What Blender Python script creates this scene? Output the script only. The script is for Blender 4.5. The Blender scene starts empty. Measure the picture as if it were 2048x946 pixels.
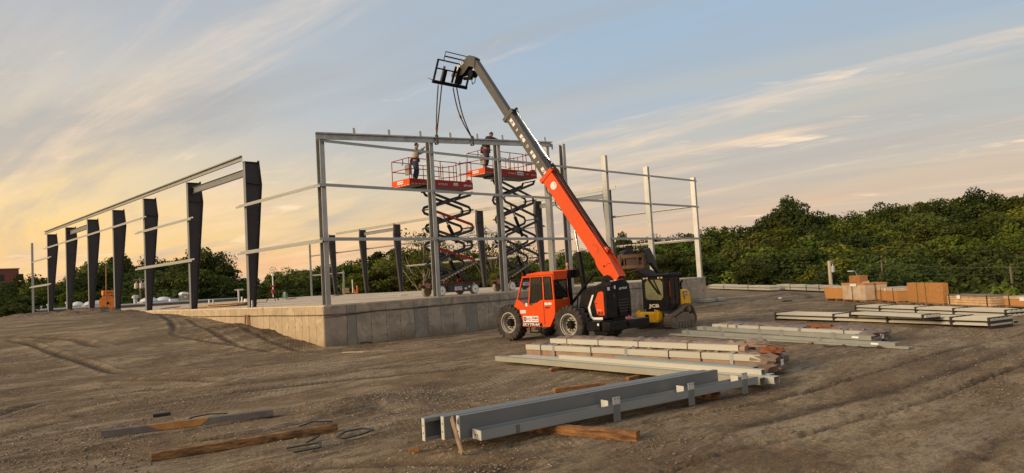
import bpy, bmesh, math, random
import numpy as np
from mathutils import Vector, Matrix, Euler, Quaternion
random.seed(7); np.random.seed(7)
SC = bpy.context.scene
COL = SC.collection
PI = math.pi

# ------------------------------------------------------------------ camera
# world frame: X runs along the front wall of the foundation, Y along its left wall, Z up
F_PX = 1409.3
YAW, PITCH, ROLL = 0.7882, 0.06085, -0.05872
EYE = Vector((0.0, 0.0, 2.392))
fw = Vector((math.cos(YAW)*math.cos(PITCH), math.sin(YAW)*math.cos(PITCH), math.sin(PITCH)))
rt0 = Vector((math.sin(YAW), -math.cos(YAW), 0.0)); up0 = rt0.cross(fw)
rt = rt0*math.cos(ROLL) + up0*math.sin(ROLL); up = -rt0*math.sin(ROLL) + up0*math.cos(ROLL)
cam_data = bpy.data.cameras.new('camera')
cam_data.sensor_width = 36.0; cam_data.lens = F_PX/2048*36.0
cam_data.clip_start = 0.1; cam_data.clip_end = 3000
cam = bpy.data.objects.new('camera', cam_data); COL.objects.link(cam)
M = Matrix.Identity(4)
for i in range(3):
    M[i][0], M[i][1], M[i][2], M[i][3] = rt[i], up[i], -fw[i], EYE[i]
cam.matrix_world = M
SC.camera = cam

# ------------------------------------------------------------------ light
SUN_AZ, SUN_EL = math.radians(166), math.radians(18)      # azimuth from +X towards +Y
sd = Vector((math.cos(SUN_AZ)*math.cos(SUN_EL), math.sin(SUN_AZ)*math.cos(SUN_EL), math.sin(SUN_EL)))
sun_data = bpy.data.lights.new('sun', 'SUN')
sun_data.energy = 2.3; sun_data.angle = math.radians(22); sun_data.color = (1.0, 0.74, 0.45)
sun = bpy.data.objects.new('sun', sun_data); COL.objects.link(sun)
sun.rotation_euler = sd.to_track_quat('Z', 'Y').to_euler()
SC.view_settings.view_transform = 'Standard'
SC.view_settings.look = 'None'
SC.view_settings.gamma = 1.0
SC.view_settings.exposure = 0.52
SC.view_settings.use_curve_mapping = False
SC.cycles.max_bounces = 6

# ------------------------------------------------------------------ sky
def build_world():
    w = bpy.data.worlds.new('World'); SC.world = w; w.use_nodes = True
    nt = w.node_tree; N = nt.nodes; L = nt.links; N.clear()
    def n(t, **k):
        x = N.new(t)
        for a, b in k.items(): setattr(x, a, b)
        return x
    def val(sock, v):
        if hasattr(v, 'links') or isinstance(v, bpy.types.NodeSocket): L.new(v, sock)
        else: sock.default_value = v
    def math_(op, a, b=0.0, c=None, clamp=False):
        x = n('ShaderNodeMath', operation=op, use_clamp=clamp); val(x.inputs[0], a); val(x.inputs[1], b)
        if c is not None: val(x.inputs[2], c)
        return x.outputs[0]
    def ramp(fac, stops, interp='B_SPLINE'):
        r = n('ShaderNodeValToRGB'); r.color_ramp.interpolation = interp
        e = r.color_ramp.elements
        while len(e) < len(stops): e.new(0.5)
        for i, (p, c) in enumerate(stops):
            e[i].position = p; e[i].color = (*c, 1) if len(c) == 3 else c
        L.new(fac, r.inputs[0]); return r.outputs[0]
    def mix(f, a, b):
        x = n('ShaderNodeMix', data_type='RGBA'); val(x.inputs[0], f); val(x.inputs[6], a); val(x.inputs[7], b)
        return x.outputs[2]
    tc = n('ShaderNodeTexCoord'); sep = n('ShaderNodeSeparateXYZ'); L.new(tc.outputs['Generated'], sep.inputs[0])
    X, Y, Z = sep.outputs
    # cosine of the azimuth to the sunset glow (a little left of the frame)
    ga = math.radians(103)
    h = math_('SQRT', math_('ADD', math_('MULTIPLY', X, X), math_('MULTIPLY', Y, Y)))
    ca = math_('DIVIDE', math_('ADD', math_('MULTIPLY', X, math.cos(ga)), math_('MULTIPLY', Y, math.sin(ga))), math_('MAXIMUM', h, 0.01))
    glow = math_('MULTIPLY_ADD', ca, 0.5, 0.5)
    glow = math_('POWER', math_('MAXIMUM', glow, 0.0), 5.0)
    zz = math_('MAXIMUM', Z, 0.0)
    # wispy warp so the bands are not straight
    px = math_('DIVIDE', X, math_('ADD', zz, 0.10)); py = math_('DIVIDE', Y, math_('ADD', zz, 0.10))
    def cloud(angle, sx, sy, scale, detail, rough, off, dist=0.5):
        c, s = math.cos(angle), math.sin(angle)
        u = math_('ADD', math_('MULTIPLY', px, c*sx), math_('MULTIPLY', py, s*sx))
        v = math_('ADD', math_('MULTIPLY', px, -s*sy), math_('MULTIPLY', py, c*sy))
        cb = n('ShaderNodeCombineXYZ'); L.new(u, cb.inputs[0]); L.new(v, cb.inputs[1]); cb.inputs[2].default_value = off
        t = n('ShaderNodeTexNoise'); L.new(cb.outputs[0], t.inputs['Vector'])
        t.inputs['Scale'].default_value = scale; t.inputs['Detail'].default_value = detail
        t.inputs['Roughness'].default_value = rough; t.inputs['Distortion'].default_value = dist
        return t.outputs['Fac']
    ang = math.radians(97)
    big = cloud(ang, 0.30, 1.0, 0.62, 5, 0.55, 12.6, 0.5)
    wis = cloud(ang-0.06, 0.20, 1.0, 1.5, 9, 0.62, 17.9, 0.7)
    fin = cloud(ang+0.08, 0.30, 1.0, 5.5, 8, 0.66, 5.1, 0.5)
    puf = cloud(ang+0.30, 0.55, 1.0, 2.4, 9, 0.60, 44.1, 0.8)
    zw = math_('MULTIPLY_ADD', math_('SUBTRACT', big, 0.5), 0.20, zz)
    side = ramp(zw, [(0.0, (0.95, 0.50, 0.22)), (0.06, (1.02, 0.62, 0.19)), (0.14, (1.02, 0.72, 0.28)), (0.22, (0.72, 0.59, 0.44)), (0.34, (0.46, 0.46, 0.48)), (0.7, (0.31, 0.37, 0.43))])
    far = ramp(zw, [(0.0, (0.66, 0.41, 0.28)), (0.06, (0.63, 0.45, 0.33)), (0.12, (0.54, 0.46, 0.37)), (0.20, (0.44, 0.45, 0.43)), (0.32, (0.36, 0.43, 0.49)), (0.7, (0.27, 0.37, 0.50))])
    col = mix(glow, far, side)
    L_ = 'LINEAR'
    blue = ramp(big, [(0.40, (0, 0, 0)), (0.56, (1, 1, 1))], L_)
    hi = math_('MULTIPLY', math_('SUBTRACT', zz, 0.10), 5.0, clamp=True)
    away = math_('SUBTRACT', 1.0, math_('MULTIPLY', glow, 0.75))
    col = mix(math_('MULTIPLY', math_('MULTIPLY', math_('MULTIPLY', blue, hi), away), 0.72), col, (0.31, 0.44, 0.59, 1))
    warm = ramp(zz, [(0.0, (0.98, 0.62, 0.34)), (0.2, (0.88, 0.66, 0.46)), (0.45, (0.76, 0.68, 0.58))])
    grc = ramp(zz, [(0.0, (0.60, 0.45, 0.33)), (0.22, (0.36, 0.38, 0.40))])
    gr = ramp(cloud(ang+0.04, 0.22, 1.0, 1.0, 8, 0.6, 5.5, 0.6), [(0.47, (0, 0, 0)), (0.60, (1, 1, 1))], L_)
    col = mix(math_('MULTIPLY', gr, 0.75), col, grc)
    st = ramp(wis, [(0.50, (0, 0, 0)), (0.62, (1, 1, 1))], L_)
    st2 = ramp(fin, [(0.38, (0.15, 0.15, 0.15)), (0.66, (1, 1, 1))], L_)
    col = mix(math_('MULTIPLY', math_('MULTIPLY', st, st2), 0.68), col, warm)
    pf = math_('MULTIPLY', ramp(puf, [(0.60, (0, 0, 0)), (0.72, (1, 1, 1))], L_), ramp(wis, [(0.44, (0, 0, 0)), (0.52, (1, 1, 1))], L_))
    col = mix(math_('MULTIPLY', pf, 0.8), col, (0.98, 0.74, 0.50, 1))
    sky = n('ShaderNodeTexSky', sky_type='NISHITA'); sky.sun_disc = False
    sky.sun_elevation = SUN_EL; sky.sun_rotation = PI/2 - SUN_AZ; sky.air_density = 1.2; sky.dust_density = 3.0
    b1 = n('ShaderNodeBackground'); L.new(sky.outputs[0], b1.inputs[0]); b1.inputs[1].default_value = 0.06
    b2 = n('ShaderNodeBackground'); L.new(col, b2.inputs[0]); b2.inputs[1].default_value = 0.86
    ms = n('ShaderNodeMixShader'); ms.inputs[0].default_value = 0.88
    L.new(b1.outputs[0], ms.inputs[1]); L.new(b2.outputs[0], ms.inputs[2])
    out = n('ShaderNodeOutputWorld'); L.new(ms.outputs[0], out.inputs[0])
build_world()

# ------------------------------------------------------------------ materials
MATS = {}
def mat(name, col, rough=0.6, metal=0.0, var=0.18, scale=4.0, bump=0.15, bscale=30.0, dirt=None, dscale=2.0, damt=0.5, aniso=(1, 1, 1), spec=0.35, rand=0.0, streak=False):
    if name in MATS: return MATS[name]
    m = bpy.data.materials.new(name); m.use_nodes = True
    nt = m.node_tree; N = nt.nodes; L = nt.links; b = N['Principled BSDF']
    tc = N.new('ShaderNodeTexCoord'); mp = N.new('ShaderNodeMapping'); L.new(tc.outputs['Object'], mp.inputs[0]); mp.inputs['Scale'].default_value = aniso
    def noise(sc, det=5, ro=0.6):
        t = N.new('ShaderNodeTexNoise'); L.new(mp.outputs[0], t.inputs['Vector']); t.inputs['Scale'].default_value = sc
        t.inputs['Detail'].default_value = det; t.inputs['Roughness'].default_value = ro; return t.outputs['Fac']
    def mapr(s, a, b_, c, d):
        x = N.new('ShaderNodeMapRange'); L.new(s, x.inputs[0]); x.inputs[1].default_value = a; x.inputs[2].default_value = b_; x.inputs[3].default_value = c; x.inputs[4].default_value = d; return x.outputs[0]
    n1 = noise(scale)
    v = mapr(n1, 0.25, 0.75, 1-var, 1+var)
    mul = N.new('ShaderNodeMix'); mul.data_type = 'RGBA'; mul.blend_type = 'MULTIPLY'; mul.inputs[0].default_value = 1
    mul.inputs[6].default_value = (*col, 1); L.new(v, mul.inputs[7]); c = mul.outputs[2]
    if rand:
        oi = N.new('ShaderNodeObjectInfo'); r = mapr(oi.outputs['Random'], 0, 1, 1-rand, 1+rand)
        m2 = N.new('ShaderNodeMix'); m2.data_type = 'RGBA'; m2.blend_type = 'MULTIPLY'; m2.inputs[0].default_value = 1
        L.new(c, m2.inputs[6]); L.new(r, m2.inputs[7]); c = m2.outputs[2]
    if dirt:
        f = mapr(noise(dscale, 8, 0.7), 0.42, 0.72, 0, damt)
        m3 = N.new('ShaderNodeMix'); m3.data_type = 'RGBA'; L.new(f, m3.inputs[0]); L.new(c, m3.inputs[6]); m3.inputs[7].default_value = (*dirt, 1); c = m3.outputs[2]
        L.new(mapr(f, 0, 1, rough, min(1, rough+0.3)), b.inputs['Roughness'])
    else: L.new(mapr(n1, 0.2, 0.8, max(0.03, rough-0.08), min(1, rough+0.08)), b.inputs['Roughness'])
    L.new(c, b.inputs['Base Color'])
    b.inputs['Metallic'].default_value = metal; b.inputs['Specular IOR Level'].default_value = spec
    if bump:
        bp = N.new('ShaderNodeBump'); bp.inputs['Strength'].default_value = bump; bp.inputs['Distance'].default_value = 0.02
        L.new(noise(bscale, 4), bp.inputs['Height']); L.new(bp.outputs[0], b.inputs['Normal'])
    MATS[name] = m; return m
def glass_mat(name, tint, alpha=0.35):
    if name in MATS: return MATS[name]
    m = bpy.data.materials.new(name); m.use_nodes = True; nt = m.node_tree; N = nt.nodes; L = nt.links; N.clear()
    tr = N.new('ShaderNodeBsdfTransparent'); tr.inputs[0].default_value = (*tint, 1)
    gl = N.new('ShaderNodeBsdfGlossy'); gl.inputs['Roughness'].default_value = 0.04
    df = N.new('ShaderNodeBsdfDiffuse'); df.inputs[0].default_value = (0.35, 0.33, 0.27, 1)
    fr = N.new('ShaderNodeFresnel'); fr.inputs[0].default_value = 1.5
    m1 = N.new('ShaderNodeMixShader'); m1.inputs[0].default_value = alpha; L.new(tr.outputs[0], m1.inputs[1]); L.new(df.outputs[0], m1.inputs[2])
    m2 = N.new('ShaderNodeMixShader'); L.new(fr.outputs[0], m2.inputs[0]); L.new(m1.outputs[0], m2.inputs[1]); L.new(gl.outputs[0], m2.inputs[2])
    o = N.new('ShaderNodeOutputMaterial'); L.new(m2.outputs[0], o.inputs[0]); MATS[name] = m; return m

# ------------------------------------------------------------------ mesh helpers
class MB:
    def __init__(s): s.v = []; s.f = []; s.T = None
    def add(s, vs, fs):
        o = len(s.v)
        if s.T is not None: vs = [s.T @ Vector(v) for v in vs]
        s.v += [tuple(v) for v in vs]; s.f += [tuple(i+o for i in f) for f in fs]; return s
    def hexa(s, c8):   # bottom 4 ccw, top 4 ccw
        return s.add(c8, [(0, 3, 2, 1), (4, 5, 6, 7), (0, 1, 5, 4), (1, 2, 6, 5), (2, 3, 7, 6), (3, 0, 4, 7)])
    def box(s, x0, x1, y0, y1, z0, z1):
        return s.hexa([(x0, y0, z0), (x1, y0, z0), (x1, y1, z0), (x0, y1, z0), (x0, y0, z1), (x1, y0, z1), (x1, y1, z1), (x0, y1, z1)])
    def cbox(s, c, d):
        return s.box(c[0]-d[0]/2, c[0]+d[0]/2, c[1]-d[1]/2, c[1]+d[1]/2, c[2]-d[2]/2, c[2]+d[2]/2)
    def bar(s, a, b, w, h, upv=(0, 0, 1), w2=None, h2=None):
        a = Vector(a); b = Vector(b); d = (b-a).normalized(); u = Vector(upv)
        if abs(d.dot(u)) > 0.98: u = Vector((1, 0, 0))
        r = d.cross(u).normalized(); u = r.cross(d).normalized()
        w2 = w if w2 is None else w2; h2 = h if h2 is None else h2
        P = []
        for p, ww, hh in ((a, w, h), (b, w2, h2)):
            for i, j in ((-1, -1), (1, -1), (1, 1), (-1, 1)): P.append(p + r*i*ww/2 + u*j*hh/2)
        return s.add(P, [(0, 1, 2, 3), (7, 6, 5, 4), (0, 4, 5, 1), (1, 5, 6, 2), (2, 6, 7, 3), (3, 7, 4, 0)])
    def tube(s, pts, r, n=8, closed=False):
        pts = [Vector(p) for p in pts]; k = len(pts); rs = r if isinstance(r, (list, tuple)) else [r]*k
        V = []; ref = None
        for i in range(k):
            if closed: d = (pts[(i+1) % k]-pts[i-1]).normalized()
            else: d = (pts[min(i+1, k-1)]-pts[max(i-1, 0)]).normalized()
            if ref is None: ref = Vector((0, 0, 1)) if abs(d.z) < 0.9 else Vector((1, 0, 0))
            a = d.cross(ref).normalized(); b = a.cross(d).normalized(); ref = b
            for j in range(n):
                t = 2*PI*j/n; V.append(pts[i] + (a*math.cos(t)+b*math.sin(t))*rs[i])
        Fs = []
        for i in range(k if closed else k-1):
            for j in range(n):
                a0 = i*n+j; a1 = i*n+(j+1) % n; b0 = ((i+1) % k)*n+j; b1 = ((i+1) % k)*n+(j+1) % n
                Fs.append((a0, b0, b1, a1))
        if not closed: Fs += [tuple(range(n)), tuple(range((k-1)*n+n-1, (k-1)*n-1, -1))]
        return s.add(V, Fs)
    def cyl(s, a, b, r, n=16, r2=None): return s.tube([a, b], [r, r if r2 is None else r2], n)
    def lathe(s, c, axis, prof, n=24, closed=False, cap0=True):   # prof: (radius, along axis)
        ax = {'x': Vector((1, 0, 0)), 'y': Vector((0, 1, 0)), 'z': Vector((0, 0, 1))}[axis] if isinstance(axis, str) else Vector(axis).normalized()
        a = ax.orthogonal().normalized(); b = ax.cross(a); c = Vector(c); V = []; k = len(prof)
        for r, h in prof:
            for j in range(n): t = 2*PI*j/n; V.append(c + ax*h + (a*math.cos(t)+b*math.sin(t))*r)
        Fs = []
        for i in range(k if closed else k-1):
            i2 = (i+1) % k
            for j in range(n): Fs.append((i*n+j, i*n+(j+1) % n, i2*n+(j+1) % n, i2*n+j))
        if not closed: Fs += ([tuple(range(n-1, -1, -1))] if cap0 else []) + [tuple(range((k-1)*n, k*n))]
        return s.add(V, Fs)
    def prism(s, poly, axis, a0, a1):
        def P(p, t): return {'x': (t, p[0], p[1]), 'y': (p[0], t, p[1]), 'z': (p[0], p[1], t)}[axis]
        k = len(poly)
        area = sum(poly[i][0]*poly[(i+1) % k][1]-poly[(i+1) % k][0]*poly[i][1] for i in range(k))
        flip = (area < 0) ^ (axis == 'y')
        if flip: poly = poly[::-1]
        V = [P(p, a0) for p in poly] + [P(p, a1) for p in poly]
        Fs = [tuple(range(k-1, -1, -1)), tuple(range(k, 2*k))] + [(i, (i+1) % k, k+(i+1) % k, k+i) for i in range(k)]
        return s.add(V, Fs)
    def build(s, name, m, parent=None, bevel=0.0, smooth=True, local=False, ang=0.6):
        me = bpy.data.meshes.new(name); vs = s.v
        if parent is not None and not local:
            iw = WM[parent.name].inverted(); vs = [iw @ Vector(v) for v in vs]
        me.from_pydata([tuple(v) for v in vs], [], s.f)
        if smooth:
            me.shade_smooth(); me.set_sharp_from_angle(angle=ang)
        ob = bpy.data.objects.new(name, me); COL.objects.link(ob)
        for mm in (m if isinstance(m, (list, tuple)) else [m]): me.materials.append(mm)
        if parent is not None: ob.parent = parent
        WM[ob.name] = WM[parent.name].copy() if parent is not None else Matrix.Identity(4)
        if bevel:
            bv = ob.modifiers.new('bevel', 'BEVEL'); bv.width = bevel; bv.segments = 2; bv.limit_method = 'ANGLE'; bv.harden_normals = False
        return ob
WM = {}
def tag(o, label=None, cat=None, group=None, kind=None):
    if label: o['label'] = label
    if cat: o['category'] = cat
    if group: o['group'] = group
    if kind: o['kind'] = kind
    return o
def thing(name, loc, label, cat, group=None, rz=0.0):
    o = bpy.data.objects.new(name, None); COL.objects.link(o); o.location = loc; o.rotation_euler = (0, 0, rz); o.empty_display_size = 0.3
    WM[o.name] = Matrix.Translation(Vector(loc)) @ Matrix.Rotation(rz, 4, 'Z')
    return tag(o, label, cat, group)
def base_origin(o):   # put a single-mesh thing's origin at its base
    me = o.data; co = np.empty(len(me.vertices)*3); me.vertices.foreach_get('co', co); co = co.reshape(-1, 3)
    c = Vector(((co[:, 0].min()+co[:, 0].max())/2, (co[:, 1].min()+co[:, 1].max())/2, co[:, 2].min()))
    me.transform(Matrix.Translation(-c)); o.location = c; WM[o.name] = Matrix.Translation(c); return o
def copy_tree(o, parent=None):
    c = o.copy(); COL.objects.link(c); c.parent = parent
    for ch in o.children: copy_tree(ch, c)
    return c
def text_part(txt, size, org, xdir, updir, m, parent, depth=0.004, shear=0.0, bold=0.0, width=None, name='lettering', label=None):
    cu = bpy.data.curves.new('t', 'FONT'); cu.body = txt; cu.size = size; cu.extrude = depth; cu.shear = shear; cu.offset = bold; cu.resolution_u = 2
    to = bpy.data.objects.new('t', cu); COL.objects.link(to)
    dg = bpy.context.evaluated_depsgraph_get(); me = bpy.data.meshes.new_from_object(to.evaluated_get(dg))
    bpy.data.objects.remove(to); bpy.data.curves.remove(cu)
    co = np.empty(len(me.vertices)*3); me.vertices.foreach_get('co', co); co = co.reshape(-1, 3)
    w0 = co[:, 0].max()-co[:, 0].min(); sx = (width/w0) if width else 1.0
    x = Vector(xdir).normalized(); y = Vector(updir).normalized(); z = x.cross(y).normalized(); y = z.cross(x)
    Mt = Matrix.Translation(Vector(org)) @ Matrix(((x[0], y[0], z[0], 0), (x[1], y[1], z[1], 0), (x[2], y[2], z[2], 0), (0, 0, 0, 1))) @ Matrix.Diagonal((sx, 1, 1, 1)) @ Matrix.Translation((-co[:, 0].min(), 0, 0))
    me.transform((WM[parent.name].inverted() if parent else Matrix.Identity(4)) @ Mt)
    me.materials.clear(); me.materials.append(m); me.name = name
    ob = bpy.data.objects.new(name, me); COL.objects.link(ob)
    if parent: ob.parent = parent
    WM[ob.name] = WM[parent.name].copy() if parent else Matrix.Identity(4)
    return ob
# palette
GALV = mat('galvanised_steel', (0.40, 0.41, 0.40), 0.42, 0.75, 0.22, 3.0, 0.1, 60, dirt=(0.30, 0.28, 0.24), dscale=1.2, damt=0.5, aniso=(1, 1, 0.35))
GALV2 = mat('galvanised_girt', (0.38, 0.385, 0.36), 0.5, 0.5, 0.12, 2.0, 0.08, 50)
PRIMER = mat('dark_primer_steel', (0.045, 0.042, 0.044), 0.55, 0.1, 0.22, 1.5, 0.1, 40, dirt=(0.085, 0.062, 0.05), dscale=0.9, damt=0.6)
PRIMER2 = mat('grey_primer_flange', (0.20, 0.21, 0.21), 0.5, 0.1, 0.12, 2.0, 0.08, 40)
BOLT = mat('bolt_steel', (0.35, 0.35, 0.33), 0.4, 0.8, 0.1, 5, 0)
BLACK = mat('black_paint', (0.008, 0.008, 0.009), 0.35, 0.0, 0.2, 3, 0.05, 40, dirt=(0.045, 0.036, 0.028), dscale=1.5, damt=0.35, spec=0.12)
RUBBER = mat('tyre_rubber', (0.028, 0.026, 0.024), 0.85, 0.0, 0.25, 6, 0.3, 25, dirt=(0.13, 0.10, 0.075), dscale=2.5, damt=0.75)
ORANGE = mat('orange_paint', (0.76, 0.075, 0.004), 0.40, 0.0, 0.06, 1.5, 0.03, 20, dirt=(0.38, 0.075, 0.02), dscale=2.2, damt=0.5, spec=0.3)
RED = mat('red_paint', (0.36, 0.015, 0.010), 0.42, 0.0, 0.1, 2.0, 0.04, 20, dirt=(0.20, 0.04, 0.03), dscale=2.0, damt=0.35)
GREYP = mat('dark_grey_paint', (0.032, 0.035, 0.038), 0.45, 0.1, 0.15, 3, 0.05, 30, dirt=(0.12, 0.10, 0.08), dscale=1.8, damt=0.45)
GREYB = mat('grey_boom_paint', (0.085, 0.081, 0.076), 0.42, 0.1, 0.15, 2, 0.05, 30, dirt=(0.13, 0.11, 0.085), dscale=1.2, damt=0.5)
WHITE = mat('white_decal', (0.78, 0.77, 0.73), 0.5, 0, 0.05, 5, 0)
RIMW = mat('rim_paint', (0.42, 0.40, 0.35), 0.55, 0.1, 0.15, 5, 0.1, 30, dirt=(0.16, 0.125, 0.09), dscale=3.0, damt=0.9)
NAVY = mat('navy_print', (0.02, 0.03, 0.12), 0.5, 0, 0.05, 5, 0)
REDP = mat('red_print', (0.55, 0.03, 0.03), 0.5, 0, 0.05, 5, 0)
YELLOW = mat('yellow_paint', (0.92, 0.47, 0.012), 0.4, 0, 0.08, 2, 0.04, 20, dirt=(0.45, 0.25, 0.05), dscale=2.5, damt=0.3)
CHROME = mat('chrome_rod', (0.72, 0.72, 0.70), 0.15, 1.0, 0.05, 5, 0)
BOARD = mat('weathered_timber', (0.30, 0.16, 0.065), 0.75, 0, 0.35, 3, 0.3, 60, dirt=(0.13, 0.085, 0.05), dscale=1.5, damt=0.8, rand=0.12)
GLASS = glass_mat('cab_glass', (0.84, 0.90, 0.86), 0.07)
SEAT = mat('seat_vinyl', (0.02, 0.02, 0.02), 0.6, 0, 0.1, 5, 0.1)
# ================================================================== terrain
XW, YW, XE, YE, ZT = 15.02, 26.42, 45.62, 83.0, 1.776       # foundation block and its top
PAD = np.array([(-150, -120), (22, -120), (28, -30), (31.5, 0), (35.6, 6.0), (39.9, 9.7), (48.4, 14.2), (60.0, 23.6), (65.6, 30.0), (87.0, 49.6), (91, 62), (88, 80), (62, 85), (60, 128), (14.9, 128), (14.5, 84), (9, 61), (-150, 55)], float)
_lat = np.random.RandomState(5).rand(256, 256)
def vnoise(x, y):
    xi = np.floor(x).astype(int); yi = np.floor(y).astype(int); fx = x-xi; fy = y-yi
    fx = fx*fx*fx*(fx*(fx*6-15)+10); fy = fy*fy*fy*(fy*(fy*6-15)+10)
    a = _lat[xi & 255, yi & 255]; b = _lat[(xi+1) & 255, yi & 255]; c = _lat[xi & 255, (yi+1) & 255]; d = _lat[(xi+1) & 255, (yi+1) & 255]
    return (a*(1-fx)+b*fx)*(1-fy)+(c*(1-fx)+d*fx)*fy
def fbm(x, y, o=5, g=0.5):
    s = 0; a = 1; t = 0
    for i in range(o):
        s = s+a*(vnoise(x*2**i+i*17.3, y*2**i+i*9.1)-0.5); t += a; a *= g
    return s/t*2
def sstep(t): t = np.clip(t, 0, 1); return t*t*(3-2*t)
def seg_dist(x, y, P, closed=False):
    best = np.full(x.shape, 1e9); n = len(P)
    for i in range(n if closed else n-1):
        a = P[i]; b = P[(i+1) % n]; d = b-a; t = np.clip(((x-a[0])*d[0]+(y-a[1])*d[1])/(d@d), 0, 1)
        best = np.minimum(best, np.hypot(x-a[0]-t*d[0], y-a[1]-t*d[1]))
    return best
def inside(x, y, P):
    c = np.zeros(x.shape, bool); n = len(P)
    for i in range(n):
        x0, y0 = P[i]; x1, y1 = P[(i+1) % n]
        if y0 == y1: continue
        m = ((y0 > y) != (y1 > y)) & (x < (x1-x0)*(y-y0)/(y1-y0)+x0); c ^= m
    return c
def smooth_base(x, y):
    left = sstep((XW+2.3-x)/2.2)
    wallside = np.interp(y, [25.5, 26.64, 28.5, 30.3, 33.4, 35.5, 39.0, 43.8, 47.7, 51, 60, 66, 90], [0, 0.05, 0.22, 0.46, 0.82, 1.02, 1.33, 1.44, 1.50, 1.54, 1.50, 1.42, 1.40])
    # the bank falls away from the wall line near its corner
    bank = left*wallside*(1-0.30*sstep((XW-1.5-x)/10)*(1-sstep((y-36)/14))) + 0.18*sstep((XW-2.5-x)/5)*sstep((y-40)/10)
    behind = 1.15*sstep((y-80)/6)*sstep((x-10)/5)
    z = np.maximum(bank, behind*(y > 80))
    inn = inside(x, y, PAD); s = np.where(inn, 0, seg_dist(x, y, PAD, True))
    right = sstep((x-20)/25)
    depth = 4.0+5.5*right
    z = z - depth*sstep(s/13.0)
    hill = right*(np.maximum(s-30, 0)*0.085); hill = 13*(1-np.exp(-hill/13))
    return z + hill
RUTS = [  # (world polyline, depth, half width)
    ([(7.2, 7.5), (8.6, 7.0), (9.5, 6.7), (11.9, 5.9), (15.7, 5.4), (20.1, 5.0), (26.5, 3.9)], 0.11, 0.06),
    ([(6.0, 5.1), (6.4, 5.0), (7.2, 4.9), (8.1, 4.8), (8.9, 4.6), (10.0, 4.3), (10.8, 4.2), (13.1, 3.7), (17.8, 3.1), (21.9, 2.3)], 0.15, 0.065),
    ([(8.2, 2.3), (9.1, 2.3), (10.5, 2.2), (11.4, 2.1), (13.6, 1.8)], 0.08, 0.08),
    ([(9.6, 5.4), (12, 4.9), (15, 4.3), (20, 3.8), (27, 3.0)], 0.03, 0.16),
    ([(2.5, 14.2), (3.5, 13.7), (5.6, 13.3), (6.8, 13.0)], 0.08, 0.08),
    ([(1.7, 13.4), (2.0, 13.6), (3.0, 13.4), (3.9, 12.8), (5.3, 12.1), (8.0, 12.1)], 0.09, 0.10),
    ([(3.1, 24.0), (4.3, 25.5), (5.7, 24.9), (7.1, 23.3), (8.2, 19.9)], 0.07, 0.20),
    ([(6.5, 39.8), (7.4, 38.1), (8.3, 36.0), (8.3, 34.0), (8.5, 32.9)], 0.08, 0.22),
    ([(14.4, 44), (13.4, 39.5), (12.4, 36.0), (11.6, 33.7), (11.9, 31.2), (12.6, 29)], 0.05, 0.14),
    ([(6.2, 38.2), (6.6, 36.5), (6.8, 32.2), (7.2, 28.5), (7.4, 26.6), (9.1, 23.6), (11.8, 22.6), (15.4, 22.4), (22, 21.0)], 0.07, 0.18),
    ([(14.2, 39.4), (13.2, 34.0), (12.6, 29.3), (12.9, 26.7)], 0.04, 0.13),
    ([(2.5, 19.1), (3.8, 20.8), (4.8, 20.6), (6.4, 20.4), (8.1, 18.8), (11.3, 18.0), (16, 16.5)], 0.06, 0.20),
    ([(14.6, 35.2), (14.1, 30.5), (13.8, 27.7), (14.0, 25.0), (16, 24)], 0.04, 0.14),
    ([(1.0, 9.0), (2.6, 9.7), (4.4, 9.3), (5.8, 8.0), (6.5, 6.5)], 0.07, 0.16),
    ([(1.4, 16.0), (4.5, 17.4), (9.0, 16.9), (13.0, 15.0)], 0.035, 0.2),
    ([(14.8, 25.4), (18.5, 25.0), (26, 24.2), (40, 22.5), (60, 26)], 0.05, 0.2),
    ([(24.5, 25.6), (31, 20.6), (33, 15.5), (31.0, 9)], 0.05, 0.2),
    ([(26.3, 25.6), (33, 20.8), (35.2, 15.6), (33.0, 9)], 0.05, 0.2),
    ([(40, 27), (42, 22), (48, 20), (58, 26)], 0.05, 0.25),
]
def spline(P, k=8):
    P = [np.array(p, float) for p in P]; Q = [2*P[0]-P[1]]+P+[2*P[-1]-P[-2]]; out = []
    for i in range(1, len(Q)-2):
        for j in range(k):
            t = j/k; out.append(0.5*((2*Q[i])+(-Q[i-1]+Q[i+1])*t+(2*Q[i-1]-5*Q[i]+4*Q[i+1]-Q[i+2])*t*t+(-Q[i-1]+3*Q[i]-3*Q[i+1]+Q[i+2])*t**3))
    out.append(P[-1]); return np.array(out)
RUTS = [(spline(p), d, w) for p, d, w in RUTS]
HEAPS = [(19.8, 16.9, 1.6, -0.09), (21.7, 16.9, 1.6, -0.09), (15.3-0.9, 28.2, 1.3, 0.14), (15.0-0.4, 31.0, 1.4, 0.2), (14.4, 33.5, 1.6, 0.22), (14.3, 55.0, 3.2, 0.40), (14.0, 59.5, 3.0, 0.45), (14.2, 49.5, 2.0, 0.24), (13.8, 44.0, 2.5, 0.12),
         (13.9, 72.0, 2.8, 0.42), (14.0, 77.0, 3.2, 0.46), (8.2, 12.9, 0.9, 0.13), (9.0, 12.0, 0.8, 0.10), (7.3, 12.2, 0.6, 0.07), (4.2, 7.6, 0.5, 0.07), (5.2, 7.2, 0.4, 0.06), (5.9, 6.6, 0.45, 0.06), (4.7, 6.8, 0.5, 0.05), (10.2, 13.4, 0.8, 0.06)]
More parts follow.
